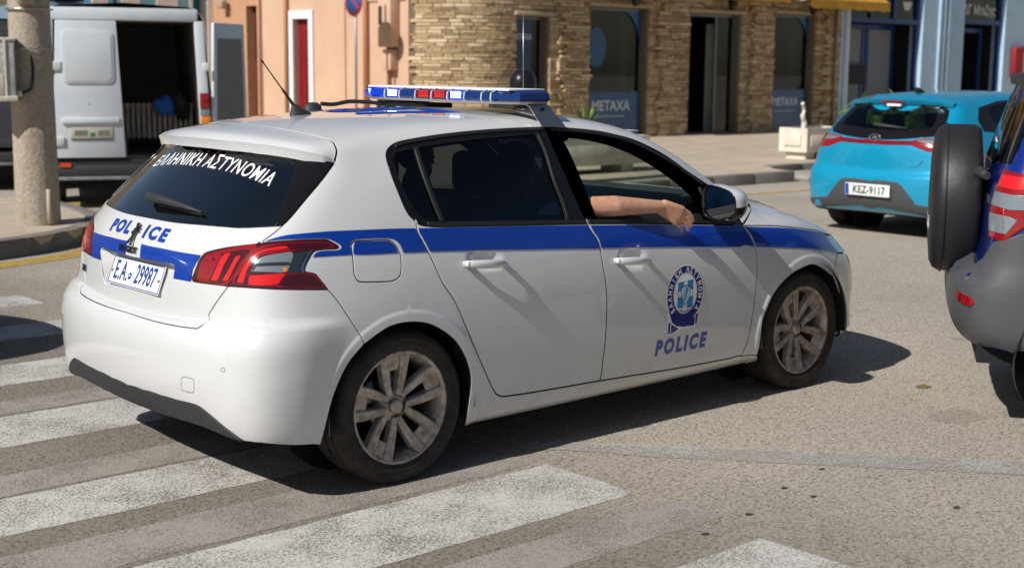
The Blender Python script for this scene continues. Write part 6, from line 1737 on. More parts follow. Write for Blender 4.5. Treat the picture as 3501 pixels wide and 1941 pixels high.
st_ = empty('dry_stump', 'twisted bare stump in the small white planter', 'plant', (gp2.x+.38, gp2.y+.30, .60)); MB().tube(crom([(0, 0, 0), (.02, 0, .15), (-.03, 0, .26), (.03, .02, .36), (-.05, 0, .48)], 5, False), [.05]*6+[.04]*6+[.03]*9, 8).build('stem', plaster, st_)
dg_ = empty('dry_grass_tuft', 'dry straw-coloured grass in the small white planter', 'plant', (gp2.x+.85, gp2.y+.30, .60)); blades(50, .16, dry_m, dg_, 8, w=.006, droop=.1)

# ------------------------------------------------------------------ other cars: full hull with window openings and parts laid on it
from mathutils import Euler
class HullCar:
    def __init__(s, name, label, cat, H, loc, rz, paint_, group=None):
        s.H = H; s.root = empty(name, label, cat, loc, rz, group); H.M = Matrix.Translation(loc) @ Euler((0, 0, rz)).to_matrix().to_4x4()
        s.S = Skin(H, s.root); s.paint = paint_; s.cut = []; s.rs = H.rear_s()
    def px(s, L, n=4, closed=True): return clean([s.H.st(s.H.px(x, y)) for x, y in [tuple(q) for q in crom(L, n, closed)]])
    def hull(s, wheels, wr=.36, zmin=.0, name='body'):
        H = s.H; keep = []
        for f in H.faces:
            c = sum((Vector(H.co[i]) for i in f), Vector())/len(f)
            if abs(c.y) > .45 and any(math.hypot(c.x-wx, c.z-wz) < wr for wx, wz in wheels): continue
            q = H.st(c if c.y <= 0 else Vector((c.x, -c.y, c.z)))
            if any(inpoly(P, q) for P in s.cut): continue
            keep.append(f)
        used = sorted({i for f in keep for i in f}); mp = {k: i for i, k in enumerate(used)}
        me = bpy.data.meshes.new(name); me.from_pydata([tuple(H.co[i]) for i in used], [], [tuple(mp[i] for i in f) for f in keep])
        for p in me.polygons: p.use_smooth = True
        # make sure the faces look outward
        f0 = max(me.polygons, key=lambda p: p.center.z)
        if f0.normal.z < 0: me.flip_normals()
        me.materials.append(s.paint); return me_obj(name, me, None, s.root)
    def lay(s, name, P, m, off=.004, par=None, mirror=True, centre=None, holes=(), fl=.012, h=.05, rnd=.002):
        return s.S.panel(name, P, m, par or s.root, off=off, gap=0, flange=fl, h=h, round_=rnd, mirror=mirror, centre=centre, holes=holes)
def arch_liner(root, cx, R, w0, w1, zc):
    for sg in (-1, 1):
        N = 20; vs = []
        for k in range(N+1):
            t = math.radians(-20)+math.radians(220)*k/N
            for yy in (w1, w0): vs.append((cx+R*math.cos(t), sg*yy, max(.18, zc+R*math.sin(t))))
        MB().add(vs, [(2*k, 2*k+1, 2*k+3, 2*k+2) for k in range(N)], True).build('wheel_housing', MATS['liner'], root)
        MB().lathe([(0, w0-.02), (R, w0-.02)], 20, rotm((cx, 0, zc), x=math.pi/2*(1 if sg < 0 else -1))).build('inner_liner', MATS['liner'], root)
def scaled_rows(rows, kx=1., ky=1., kz=1.):
    out = []
    for r in rows:
        f3 = lambda p: (p[0]*kx, p[1]*ky, p[2]*kz)
        out.append(dict(rc=(r['rc'][0]*kx, r['rc'][1]*kz), rk=f3(r['rk']), side=[f3(p) for p in r['side']], fk=f3(r['fk']), fc=(r['fc'][0]*kx, r['fc'][1]*kz)))
    return out
# ---- teal hatchback ahead
rows20 = scaled_rows(rows308, .975, .982, .985); st20 = [x*.975 for x in st308]; top20 = [(a*.975, b*.985) for a, b in top308]
H20 = Body(rows20, st20, top20, zc=zc_308, rear_p=3.4, x0=-.25, sub=4)
teal = mat('teal_paint', (.003, .30, .50), .3, .2, coat=1.)
tc_ = HullCar('teal_hatchback', 'bright teal hatchback with a full-width red rear light bar', 'car', H20, (9.33, 2.80, 0), 0, teal)
c3 = lambda L: [(2750+x/3.246, 380+y/3.246) for x, y in L]
c2b = lambda L: [(2750+x/3.4, y/3.4) for x, y in L]
c5 = lambda L: [(2700+x/1.785, y/1.785) for x, y in L]
rs20 = H20.rear_s()
def s20(p): return H20.st(H20.bvh.find_nearest(Vector(p))[0])
hz = lambda y, z: H20.st(H20.hit(Vector((-3, y, z)), Vector((1, 0, 0)))[0])
# rear glass and black panel (right half, mirrored)
gw = [hz(0, 1.325), hz(-.3, 1.318), hz(-.50, 1.305), hz(-.57, 1.27), hz(-.615, 1.15), hz(-.645, 1.06), hz(-.60, 1.02), hz(-.3, .985), hz(0, .975)]
gw = [(rs20-.05, gw[0][1])]+gw+[(rs20-.05, gw[-1][1])]
gcut = [hz(0, 1.30), hz(-.3, 1.295), hz(-.47, 1.28), hz(-.53, 1.15), hz(-.53, 1.09), hz(-.3, 1.075), hz(0, 1.07)]
gcut = [(rs20-.3, gcut[0][1])]+gcut+[(rs20-.3, gcut[-1][1])]
side_g = [s20((x, -w, z)) for x, w, z in [(.02,.78,1.06),(-.02,.72,1.16),(.10,.66,1.29),(.5,.64,1.36),(1.0,.63,1.375),(1.4,.63,1.36),(1.7,.66,1.26),(2.0,.72,1.08),(2.1,.80,.93),(1.5,.81,.96),(.8,.81,1.0),(.3,.80,1.04)]]
side_in = [s20((x, -w, z)) for x, w, z in [(.30,.78,1.08),(.22,.70,1.2),(.30,.66,1.29),(.6,.64,1.335),(1.0,.63,1.345),(1.4,.64,1.32),(1.65,.67,1.23),(1.9,.73,1.07),(1.96,.78,.97),(1.5,.80,.99),(.8,.80,1.03)]]
tc_.cut = [gcut, side_in]
tbody = tc_.hull([(0, .30), (2.55, .30)], .355)
tc_.lay('rear_window', gw, black_gloss, .003, mirror=False, centre='rear', holes=[], fl=.01) if False else None
def half_ring(P, K, H):
    global rs
    rs_, rs = rs, H.rear_s()
    try: return ring_poly(P, K)
    finally: rs = rs_
gk = [hz(0, 1.292), hz(-.3, 1.287), hz(-.46, 1.27), hz(-.52, 1.15), hz(-.52, 1.10), hz(-.3, 1.085), hz(0, 1.08)]; gk = [(rs20-.3, gk[0][1])]+gk+[(rs20-.3, gk[-1][1])]
tg = tc_.lay('tailgate_panel', half_ring(gw, gk, H20), black_gloss, .003, mirror=False, centre='rear')
tc_.lay('rear_window', gk, glassmat('car_glass_grey', (.35, .40, .42)), .001, mirror=False, centre='rear', fl=.002, rnd=0)
def loop_ring(P, K): 
    P = P if area(P) > 0 else P[::-1]; K = K if area(K) > 0 else K[::-1]; return P
tc_.lay('window_frame', side_g, black_gloss, .003, holes=[side_in]); tc_.lay('side_window', side_in, MATS['car_glass_grey'], .001, fl=.002, rnd=0)
lampr = tc_.px(c5([(745,880),(800,870),(870,845),(1000,858),(1120,885),(1138,903),(1060,922),(970,928),(915,962),(850,950),(790,930)]))
bar20 = [hz(0, .972), hz(-.3, .972), hz(-.45, .978), hz(-.45, .93), hz(-.3, .928), hz(0, .925)]; bar20 = [(rs20-.05, bar20[0][1])]+bar20+[(rs20-.05, bar20[-1][1])]
tc_.lay('light_bar', bar20, mat('bar_red', (.16, .004, .008), .12, coat=1), .005, mirror=False, centre='rear')
lamp20 = [hz(-.42, .985), hz(-.55, 1.0), s20((-.52, -.72, 1.02)), s20((-.38, -.80, 1.0)), s20((-.22, -.83, .965)), s20((-.36, -.83, .925)), s20((-.50, -.80, .90)), s20((-.58, -.72, .865)), hz(-.58, .875), hz(-.42, .925)]
ltl = tc_.lay('tail_light', lamp20, lens_red, .006)
l2 = [hz(-.44, .975), hz(-.55, .985), hz(-.66, .99), hz(-.66, .94), hz(-.55, .95)]
tc_.lay('lamp_reflector', l2, lens_clear, .008, par=ltl[0], mirror=ltl[1])
# grey lower bumper with plate recess
gb = [hz(0, .56), hz(-.34, .56), hz(-.52, .36), hz(-.70, .34), s20((-.55, -.82, .345)), s20((-.45, -.86, .345)), s20((-.44, -.83, .26)), s20((-.55, -.76, .24)), hz(-.5, .262), hz(0, .28)]; gb = [(rs20-.05, gb[0][1])]+gb+[(rs20-.05, gb[-1][1])]
grey_pl = noisy(mat('bumper_grey', (.06, .062, .066), .6), (.06, .062, .066), .15, 30)
gbo = tc_.lay('bumper_insert', gb, grey_pl, .006, mirror=False, centre='rear', h=.06)
for yy in (-.24, .0, .24): pass
rf = [s20((-.62, -.74, .33)), s20((-.52, -.83, .335)), s20((-.50, -.845, .285)), s20((-.53, -.82, .27))]
tc_.lay('reflector', rf, lens_red, .010)
pz = Vector((-.772, 0, .47)); up20 = Vector((-.05, 0, 1)).normalized(); o20 = Vector((-1, 0, -.05)).normalized(); P20 = frame(pz, Vector((0, -1, 0)), up20, o20)
np_ = MB().box((-.26, -.06, -.008), (.26, .06, .002), P20).build('number_plate', plate_w, tc_.root, bevel=.003); MB().box((-.255, -.055, .0025), (-.215, .055, .0035), P20).build('plate_band', mat('eu_blue', (.005, .06, .42), .4), np_)
text_obj('plate_lettering', 'KEZ-9117', .105, mat('plate_black', (.02, .02, .02), .5), P20@Matrix.Translation((.02, -.002, .003)), np_, bold=.0025, sx=.86, thick=.001, spacing=1.02)
# soft step under the light bar
stp = [hz(0, .80), hz(-.45, .80), hz(-.55, .79), hz(-.50, .73), hz(-.40, .705), hz(0, .70)]; stp = [(rs20-.05, stp[0][1])]+stp+[(rs20-.05, stp[-1][1])]
tt = max(p[1] for p in stp); tb_ = min(p[1] for p in stp)
tc_.S.panel('tailgate_step', stp, teal, tc_.root, off=lambda a, t: .012*smooth(tb_, tt, t)+.001, gap=0, flange=.01, h=.03, round_=.003, centre='rear', mirror=False)
rc_ = on_hull = H20.hit(Vector((-3, .0, .985)), Vector((1, 0, 0))); bp_ = frame(rc_[0]+rc_[1]*.012, Vector((0, -1, 0)), Vector((.2, 0, 1)).normalized(), Vector((-1, 0, .2)).normalized())
mb = MB(); ring_ = [bp_@Vector((.062*math.cos(t), .033*math.sin(t), .006)) for t in np.linspace(0, 2*math.pi, 25)]; mb.tube(ring_, .006, 6, cap=False); mb.tube([bp_@Vector((-.028, -.022, .006)), bp_@Vector((-.010, .026, .006))], .007, 6); mb.tube([bp_@Vector((.010, -.026, .006)), bp_@Vector((.028, .022, .006))], .007, 6); mb.tube([bp_@Vector((-.018, .0, .006)), bp_@Vector((.018, 0, .006))], .007, 6); mb.build('maker_badge', chrome, tc_.root)
sp20 = [(x, -w, z) for x, w, z in [(-.40, 0, 1.365), (-.385, .3, 1.36), (-.33, .52, 1.345), (-.26, .60, 1.325), (-.20, .60, 1.345), (-.20, .3, 1.41), (-.20, 0, 1.42)]]
mb = MB(); 
for sg in (1, -1):
    T = [Vector((x, y*sg, z)) for x, y, z in sp20]; n = len(T); B_ = [p+Vector((.02, 0, -.035)) for p in T]
    mb.add(T+B_, [tuple(range(n)) if sg > 0 else tuple(reversed(range(n))), tuple(reversed(range(n, 2*n))) if sg > 0 else tuple(range(n, 2*n))]+[((i, n+i, n+i+1, i+1) if sg > 0 else (i+1, n+i+1, n+i, i)) for i in range(3)])
mb.build('roof_spoiler', teal, tc_.root)
MB().box((-.408, -.13, 1.335), (-.385, .13, 1.352)).build('brake_light', lens_red, tc_.root)
MB().box((-.41, -.10, 1.300), (-.375, .06, 1.322)).build('window_sticker', white_film, tc_.root)
w0 = H20.hit(Vector((-3, .05, 1.095)), Vector((1, 0, 0)))[0]; w1 = H20.hit(Vector((-3, -.30, 1.08)), Vector((1, 0, 0)))[0]
MB().tube([w0+Vector((-.02, .03, .02)), w0+Vector((-.035, 0, .02)), w1+Vector((-.02, 0, .01))], [.02, .02, .008], 8).build('rear_wiper', black_plastic, tc_.root)
MB().add([(.02, -.02, 1.40), (.02, .02, 1.40), (.20, .028, 1.41), (.20, -.028, 1.41), (.03, 0, 1.485), (.09, 0, 1.475)], [(0, 3, 5, 4), (2, 1, 4, 5), (1, 0, 4), (3, 2, 5), (0, 1, 2, 3)]).build('shark_fin', black_gloss, tc_.root)
for cx in (0, 2.55):
    for sg in (-1, 1): make_wheel('wheel', tc_.root, cx, sg*.745, .305, sg, R=.305, rim_r=.21, width=.20)
    arch_liner(tc_.root, cx, .36, .50, .83, .305)
MB().box((-.60, -.72, .22), (3.1, .72, .32)).build('floor_pan', MATS['liner'], tc_.root)
for x, y in ((1.1, -.36), (1.1, .36), (.3, -.36), (.3, .36)):
    MB().box((x-.12, y-.23, .45), (x+.02, y+.23, 1.0)).build('seat_back', dark_in, tc_.root, bevel=.05); MB().box((x-.16, y-.12, 1.03), (x-.06, y+.12, 1.20)).build('headrest', dark_in, tc_.root, bevel=.04)
MB().box((1.75, -.7, .6), (2.3, .7, .93)).build('dashboard', dark_in, tc_.root, bevel=.05)
ws20 = [s20((x, -w, z)) for x, w, z in [(1.68,.5,1.36),(2.1,.60,1.10),(2.32,.62,.97)]]

# ---- blue off-roader with the spare wheel
def suv_rows():
    #   rear centre (x,z)    corner (x,w,z)      side                                                     front corner      front centre
    L = [((-.60,.40),(-.50,.74,.40),[(.3,.80,.33),(2.3,.80,.33)],(3.0,.70,.36),(3.2,.36)),
         ((-.66,.44),(-.56,.80,.44),[(.3,.84,.37),(2.3,.84,.37)],(3.05,.76,.40),(3.28,.40)),
         ((-.68,.56),(-.585,.82,.56),[(.3,.85,.50),(2.3,.85,.50)],(3.08,.78,.50),(3.3,.50)),
         ((-.68,.68),(-.585,.825,.68),[(.3,.855,.62),(2.3,.855,.62)],(3.08,.79,.60),(3.3,.60)),
         ((-.655,.735),(-.565,.82,.735),[(.3,.855,.72),(2.3,.855,.70)],(3.07,.79,.68),(3.28,.68)),
         ((-.565,.765),(-.535,.81,.77),[(.3,.85,.80),(2.3,.85,.76)],(3.05,.78,.75),(3.26,.75)),
         ((-.555,.88),(-.53,.805,.88),[(.3,.845,.90),(2.3,.845,.83)],(3.03,.77,.81),(3.24,.81)),
         ((-.55,1.00),(-.525,.80,1.00),[(.3,.835,1.02),(2.2,.835,.92)],(3.0,.76,.87),(3.21,.87)),
         ((-.545,1.10),(-.515,.785,1.10),[(.3,.815,1.10),(2.1,.81,1.0),(2.5,.79,.97)],(2.97,.74,.91),(3.18,.91)),
         ((-.52,1.20),(-.485,.76,1.20),[(.3,.785,1.20),(1.9,.775,1.12),(2.3,.76,1.02)],(2.9,.71,.95),(3.13,.94)),
         ((-.46,1.38),(-.42,.70,1.38),[(.3,.72,1.40),(1.5,.71,1.36),(2.0,.72,1.12),(2.3,.70,1.03)],(2.8,.66,.98),(3.05,.97)),
         ((-.40,1.58),(-.36,.62,1.58),[(.3,.645,1.60),(1.2,.64,1.57),(1.7,.66,1.38),(2.2,.67,1.06)],(2.7,.60,1.0),(2.98,.99)),
         ((-.38,1.65),(-.33,.56,1.64),[(.3,.59,1.66),(1.1,.58,1.64),(1.6,.61,1.45),(2.15,.63,1.09)],(2.65,.55,1.02),(2.92,1.01)),
         ((-.33,1.68),(-.28,.45,1.68),[(.3,.48,1.70),(1.0,.48,1.69),(1.5,.52,1.52),(2.1,.55,1.12)],(2.6,.48,1.04),(2.85,1.03))]
    return [R_(*q) for q in L]
HS_ = Body(suv_rows(), [-.35, -.1, .2, .6, 1.0, 1.4, 1.7, 2.0, 2.3, 2.5, 2.75], [(-.35,1.69),(.3,1.715),(1.0,1.70),(1.5,1.54),(2.1,1.15),(2.4,1.07),(2.85,1.03)], zc=lambda x: .95 if x < 1.8 else lerp(.95, .6, min(1, (x-1.8)/.9)), rear_p=5., x0=-.1, x1=2.6)
suv_blue = mat('suv_blue', (.004, .022, .20), .25, .2, coat=1.); suv_grey = noisy(mat('suv_grey', (.075, .078, .084), .45), (.075, .078, .084), .1, 8.)
th = math.radians(-57); rcx, rcy = 3.14, -1.54; sl = (rcx+.545*math.cos(th), rcy+.545*math.sin(th), 0)
sv_ = HullCar('blue_off_roader', 'dark blue off-roader with a covered spare wheel on its tailgate', 'car', HS_, sl, th, suv_blue)
def ss_(x, w, z): return HS_.st(HS_.bvh.find_nearest(Vector((x, -w, z)))[0])
rsS = HS_.rear_s()
rg = [ss_(-.42, 0, 1.56), ss_(-.40, .45, 1.555), ss_(-.40, .60, 1.53), ss_(-.46, .68, 1.33), ss_(-.50, .69, 1.27), ss_(-.51, .45, 1.25), ss_(-.51, 0, 1.25)]; rg = [(rsS-.2, rg[0][1])]+rg+[(rsS-.2, rg[-1][1])]
sg1 = [ss_(*q) for q in [(-.20,.71,1.27),(-.22,.67,1.38),(-.14,.64,1.52),(.15,.65,1.57),(.55,.65,1.58),(.55,.755,1.20),(.2,.76,1.23)]]
sg2 = [ss_(*q) for q in [(.63,.765,1.15),(.63,.65,1.58),(1.1,.645,1.55),(1.5,.66,1.42),(1.9,.72,1.16),(1.9,.78,1.06),(1.3,.78,1.11)]]
sv_.cut = [rg, sg1, sg2]
sbody = sv_.hull([(0, .36), (2.58, .36)], .40)
for nm, P_2, mm in (('rear_window', rg, glassmat('suv_glass', (.16, .18, .18), 1.3)),): sv_.lay(nm, P_2, mm, .004, mirror=False, centre='rear', fl=.004, rnd=0)
for P_2 in (sg1, sg2): sv_.lay('side_window', P_2, MATS['suv_glass'], .004, fl=.004, rnd=0)
bmp = [ss_(-.58, 0, .745), ss_(-.56, .55, .75), ss_(-.54, .66, .82), ss_(-.52, .74, .90), ss_(-.40, .825, .955), ss_(-.33, .84, .88), ss_(-.30, .845, .60), ss_(-.30, .83, .40), ss_(-.5, .77, .40), ss_(-.62, .5, .41), ss_(-.62, 0, .41)]; bmp = [(rsS-.1, bmp[0][1])]+bmp+[(rsS-.1, bmp[-1][1])]
bo_ = sv_.lay('rear_bumper', bmp, suv_grey, .012, mirror=False, centre='rear', fl=.03, h=.05, rnd=.006)
cl = [ss_(*q) for q in [(.35,.85,.80),(.40,.85,.60),(.33,.85,.36),(2.2,.85,.36),(2.15,.85,.60),(2.2,.85,.72)]]; sv_.lay('side_cladding', cl, suv_grey, .012, h=.08, rnd=.005)
tl_ = [ss_(*q) for q in [(-.50,.66,1.235),(-.48,.735,1.23),(-.41,.77,1.22),(-.28,.79,1.20),(-.32,.81,1.09),(-.40,.82,.98),(-.49,.80,.91),(-.53,.70,.92),(-.535,.66,1.01)]]
tls = sv_.lay('tail_light', tl_, lens_red, .014, h=.03, fl=.02, rnd=.006)
def seg_(P_2, m, o_): sv_.lay('lamp_segment', [ss_(*q) for q in P_2], m, o_, par=tls[0], mirror=tls[1], fl=.004, h=.03)
seg_([(-.515,.68,1.125),(-.46,.77,1.12),(-.35,.80,1.12),(-.36,.81,1.055),(-.47,.795,1.055),(-.53,.68,1.065)], lens_clear, .017)
seg_([(-.535,.68,1.03),(-.47,.795,1.025),(-.43,.81,1.01),(-.48,.805,.945),(-.53,.70,.95)], lens_clear, .017)
seg_([(-.505,.68,1.21),(-.46,.745,1.205),(-.35,.78,1.19),(-.36,.79,1.14),(-.46,.765,1.145),(-.515,.68,1.15)], lens_bright, .016)
sv_.lay('reflector', [ss_(*q) for q in [(-.63,.60,.655),(-.60,.74,.645),(-.585,.77,.62),(-.60,.75,.60),(-.635,.60,.61)]], lens_red, .018)
# spare wheel in its cover
sw_ = MB(); spx = frame(Vector((-.55, .02, 1.03)), Vector((0, -1, 0)), Vector((0, 0, 1)), Vector((-1, 0, 0)))
sw_.lathe([(0, .245), (.10, .246), (.22, .242), (.32, .232), (.355, .215), (.372, .185), (.374, .10), (.372, .04), (.355, .012), (.25, .0)], 64, spx)
cover_m = mat('spare_cover', (.016, .016, .017), .5); cvn = tex(cover_m, 'ShaderNodeTexNoise', 8, 5); bump(cover_m, cvn.outputs[0], .15, .02)
spare = sw_.build('spare_wheel_cover', cover_m, sv_.root)
MB().tube([spx@Vector((.375*math.cos(t), .375*math.sin(t), .175)) for t in np.linspace(0, 2*math.pi, 49)], .004, 5, cap=False).build('cover_seam', black_rub, spare)
text_obj('cover_lettering', 'TERIOS', .10, poster_w, spx@Matrix.Translation((0, -.12, .243)), spare, bold=.003, thick=.002)
text_obj('model_lettering', 'TERIOS', .055, chrome, frame(HS_.hit(Vector((-3, -.50, 1.075)), Vector((1, 0, 0)))[0]+Vector((-.004, 0, 0)), Vector((0, -1, 0)), Vector((0, 0, 1)), Vector((-1, 0, 0))), sv_.root, bold=.0015, thick=.004)
hd = HS_.hit(Vector((-3, -.42, 1.165)), Vector((1, 0, 0)))[0]; MB().tube([hd+Vector((-.03, .10, .02)), hd+Vector((-.06, 0, .03)), hd+Vector((-.03, -.12, .02))], [.02, .03, .018], 8).build('rear_wiper', black_plastic, sv_.root)
MB().box((-.40, -.55, 1.60), (-.30, .55, 1.66)).build('roof_edge_trim', black_plastic, sv_.root, bevel=.01)
for cx in (0, 2.58):
    for sg in (-1, 1): make_wheel('wheel', sv_.root, cx, sg*.74, .345, sg, R=.345, rim_r=.22, width=.215)
    arch_liner(sv_.root, cx, .405, .48, .84, .36)
MB().box((-.56, -.7, .33), (3.0, .7, .42)).build('floor_pan', MATS['liner'], sv_.root)
for x, y in ((1.0, -.36), (1.0, .36), (.15, -.36), (.15, .36)): MB().box((x-.14, y-.24, .6), (x+.02, y+.24, 1.25)).build('seat_back', dark_in, sv_.root, bevel=.05)
MB().box((1.6, -.7, .7), (2.1, .7, 1.02)).build('dashboard', dark_in, sv_.root, bevel=.05)

# ---- car waiting behind the crossing, outside the frame: only its shadow reaches in
gc_paint = mat('silver_paint', (.35, .36, .37), .3, .5, coat=1.)
gc = HullCar('silver_car', 'silver hatchback waiting beyond the crossing', 'car', H20, (-3.78, 3.28, 0), 0, gc_paint); gc.cut = [gcut, side_in]
gc.hull([(0, .30), (2.55, .30)], .355); gc.lay('side_window', side_in, MATS['car_glass_grey'], .001, fl=.002, rnd=0); gc.lay('rear_window', gk, MATS['car_glass_grey'], .001, mirror=False, centre='rear', fl=.002, rnd=0)
for cx in (0, 2.55):
    for sg in (-1, 1): make_wheel('wheel', gc.root, cx, sg*.745, .305, sg, R=.305, rim_r=.21, width=.20)

# ------------------------------------------------------------------ vans
def rounded_section(w, z0, z1, rtop=.22, tuck=.06, n=6):
    """half-outline of the van body across: list of (y, z) from right sill over the roof to left sill"""
    P = [(-w, z0), (-w-.015, (z0+z1)*.42), (-w+tuck, z1-rtop)]
    for k in range(1, n): t = math.pi/2*k/n; P.append((-w+tuck+rtop*(1-math.cos(t)), z1-rtop+rtop*math.sin(t)))
    P.append((-w+tuck+rtop, z1)); P.append((0, z1+.035)); return P+[(-y, z) for y, z in reversed(P[:-1])]
def van(name, label, paint_m, loc, rz, full, L=5.6, w=.965, z0=.42, z1=2.30):
    v = empty(name, label, 'van', loc, rz)
    sec = rounded_section(w, z0, z1); n = len(sec)
    xs = [(0.0, .985, 0), (.05, 1., 0), (L*.5, 1., 0), (L-1.75, 1., 0), (L-1.3, .99, -.12), (L-.85, .96, -.62), (L-.35, .93, -1.02), (L-.02, .86, -1.18), (L, .5, -1.3)]
    vs = []
    for x, k, dz in xs:
        for y, z in sec: vs.append((x, y*k, z if z < z0+.6 else max(z0+.35, z+dz*(z-z0-.6)/(z1-z0-.6))))
    fs = [(i*n+j, (i+1)*n+j, (i+1)*n+j+1, i*n+j+1) for i in range(len(xs)-1) for j in range(n-1)]
    body = MB().add(vs, fs, True).build('body', paint_m, v)
    bm = bmesh.new(); bm.from_mesh(body.data); bmesh.ops.recalc_face_normals(bm, faces=bm.faces); bm.to_mesh(body.data); bm.free(); body.data.set_sharp_from_angle(angle=.8)
    MB().box((.05, -w+.06, .34), (L-.2, w-.06, z0+.08)).build('chassis', MATS['liner'], v)
    for cx in (.95, L-1.0):
        for sg in (-1, 1):
            make_wheel('wheel', v, cx, sg*(w-.16), .335, sg, R=.335, rim_r=.20, width=.20, rimmat=dark_chrome)
            MB().lathe([(0, 0), (.42, 0), (.42, .02)], 24, rotm((cx, sg*(w+.012), .40), x=math.pi/2*(1 if sg < 0 else -1))).build('wheel_arch', MATS['liner'], v)
    for sg in (-1, 1):
        MB().box((.5, sg*(w+.020)-.012, .78), (L-1.2, sg*(w+.020)+.012, .90)).build('rub_strip', black_plastic, v, bevel=.006)
        MB().add([(L-1.75, sg*(w-.035), 1.50), (L-1.12, sg*(w-.05), 1.32), (L-1.5, sg*(w-.10), 1.98), (L-1.75, sg*(w-.09), 2.0)], [(0, 1, 2, 3)] if sg < 0 else [(3, 2, 1, 0)]).build('side_window', black_gloss, v)
    bk = MB(); bk.box((-.16, -w+.01, .36), (.06, w-.01, .50)); bk.build('rear_bumper', black_plastic, v, bevel=.025)
    MB().box((-.175, -w+.03, .335), (-.02, w-.03, .375)).build('bumper_step', noisy(mat('step_grey', (.22, .22, .22), .6, .3), (.22, .22, .22), .3, 12), v, bevel=.01)
    for sg in (-1, 1): MB().box((-.17, sg*(w-.26)-.06, .485), (-.155, sg*(w-.26)+.06, .535)).build('bumper_reflector', mat('reflector_orange', (.65, .06, .01), .3, coat=1), v)
    # rear frame: pillars, header, sill
    zt = z1-.16; zs = .56
    for sg in (-1, 1):
        MB().add([(-.012, sg*(w-.005), zs), (-.012, sg*(w-.13), zs), (-.012, sg*(w-.19), zt), (-.012, sg*(w-.075), zt), (.10, sg*(w-.005), zs), (.10, sg*(w-.13), zs), (.10, sg*(w-.19), zt), (.10, sg*(w-.075), zt)], [(0, 1, 2, 3), (4, 7, 6, 5), (0, 4, 5, 1), (1, 5, 6, 2), (3, 2, 6, 7), (0, 3, 7, 4)]).build('rear_pillar', paint_m, v, bevel=.02)
        zl = .80
        for z_a, z_b, m in ((zl, zl+.13, lens_red), (zl+.13, zl+.25, lens_amber), (zl+.25, zl+.33, lens_clear), (zl+.33, zl+.52, lens_red)):
            k0 = (z_a-zs)/(zt-zs)*.06; MB().box((-.045, sg*(w-.068-k0)-.055, z_a+.002), (-.008, sg*(w-.068-k0)+.055, z_b-.002)).build('tail_lens', m, v, bevel=.008)
    MB().box((-.012, -w+.14, zt-.01), (.12, w-.14, z1-.02)).build('header', paint_m, v, bevel=.03)
    return v, w, zt, zs
wv_m = noisy(mat('van_white', (.58, .62, .66), .35, coat=.6), (.58, .62, .66), .05, 3.)
vx, vy, va = 4.02, 9.75, math.radians(66.5)
vn, w, zt, zs = van('white_van', 'white panel van with its right rear door open and cargo bay showing', wv_m, (vx, vy, 0), va, True)
def door_leaf(par, m, hinge_y, sgn, width, z0_, z1_, ang, nm, label_panel=True):
    """rear door hinged at hinge_y; sgn: direction from hinge to its free edge; ang: opening angle"""
    MX = Matrix.Translation((-.03, hinge_y, 0)) @ rotm(z=ang*sgn*-1)
    top = width*.92
    P = [(0, z0_), (sgn*width, z0_), (sgn*top, z1_), (sgn*.075, z1_)]
    MXp = MX @ frame(Vector((0, 0, 0)), Vector((0, 1, 0)), Vector((0, 0, 1)), Vector((-1, 0, 0)) if False else Vector((1, 0, 0)))
    if sgn < 0: P = P[::-1]
    d = MB().prism(P, -.022, .022, MXp).build(nm, m, par, bevel=.012)
    return d, MXp
dl, MXd = door_leaf(vn, wv_m, w-.135, -1, .80, zs+.02, zt-.01, 0, 'rear_door')
# stamped upper panel, handle ledge and plate on the closed leaf
def raised(P, h0, h1, nm, m, par, bev=.006): return MB().prism(P, -h1, -h0, MXd).build(nm, m, par, bevel=bev)
def rrect(x0, x1, z0_, z1_, r=.07, n=5):
    out = []
    for cx, cz, a in ((x1-r, z1_-r, 0), (x0+r, z1_-r, 90), (x0+r, z0_+r, 180), (x1-r, z0_+r, 270)):
        for k in range(n+1): t = math.radians(a+90*k/n); out.append((cx+r*math.cos(t), cz+r*math.sin(t)))
    return out
raised(rrect(-.70, -.13, 1.42, 2.02), .0225, .036, 'window_stamping', wv_m, dl, .012); raised(rrect(-.675, -.155, 1.445, 1.995, .06), .0362, .042, 'window_blank', wv_m, dl, .004)
raised([(-.74, .97), (-.10, .97), (-.10, 1.04), (-.74, 1.04)], .0225, .055, 'handle_ledge', wv_m, dl, .015)
pl_ = raised([(-.66, .80), (-.20, .80), (-.20, .93), (-.66, .93)], .0225, .034, 'number_plate', mat('old_plate', (.42, .40, .33), .7), dl, .004)
for k, (a, b) in enumerate(((-.62, -.50), (-.38, -.24))): raised([(a, .835), (b, .835), (b, .895), (a, .895)], .0342, .036, 'plate_smear', mat('plate_smear', (.18, .17, .14), .8), pl_, 0)
raised([(-.46, .825), (-.41, .825), (-.41, .87), (-.46, .87)], .0342, .0365, 'green_tag', mat('green_tag', (.02, .22, .05), .5), pl_, .004); raised([(-.66, .79), (-.20, .79), (-.20, .80), (-.66, .80)], .0225, .036, 'plate_frame', black_plastic, pl_, 0)
MB().lathe([(0, .03), (.012, .028), (.014, .02)], 12, MXd@Matrix.Translation((-.40, 1.20, 0))@rotm(x=math.pi)).build('lock', chrome, dl)
hinge_m = mat('hinge_white', (.66, .66, .64), .5)
for zz in (1.62, .77):
    for sg in (-1, 1):
        MB().box((-.075, sg*(w-.13)-.13, zz-.05), (-.045, sg*(w-.13)+.05, zz+.05)).build('hinge', hinge_m, vn, bevel=.008) if sg > 0 else MB().box((-.075, -(w-.05)-.02, zz-.05), (-.045, -(w-.05)+.06, zz+.05)).build('hinge', hinge_m, vn, bevel=.008)
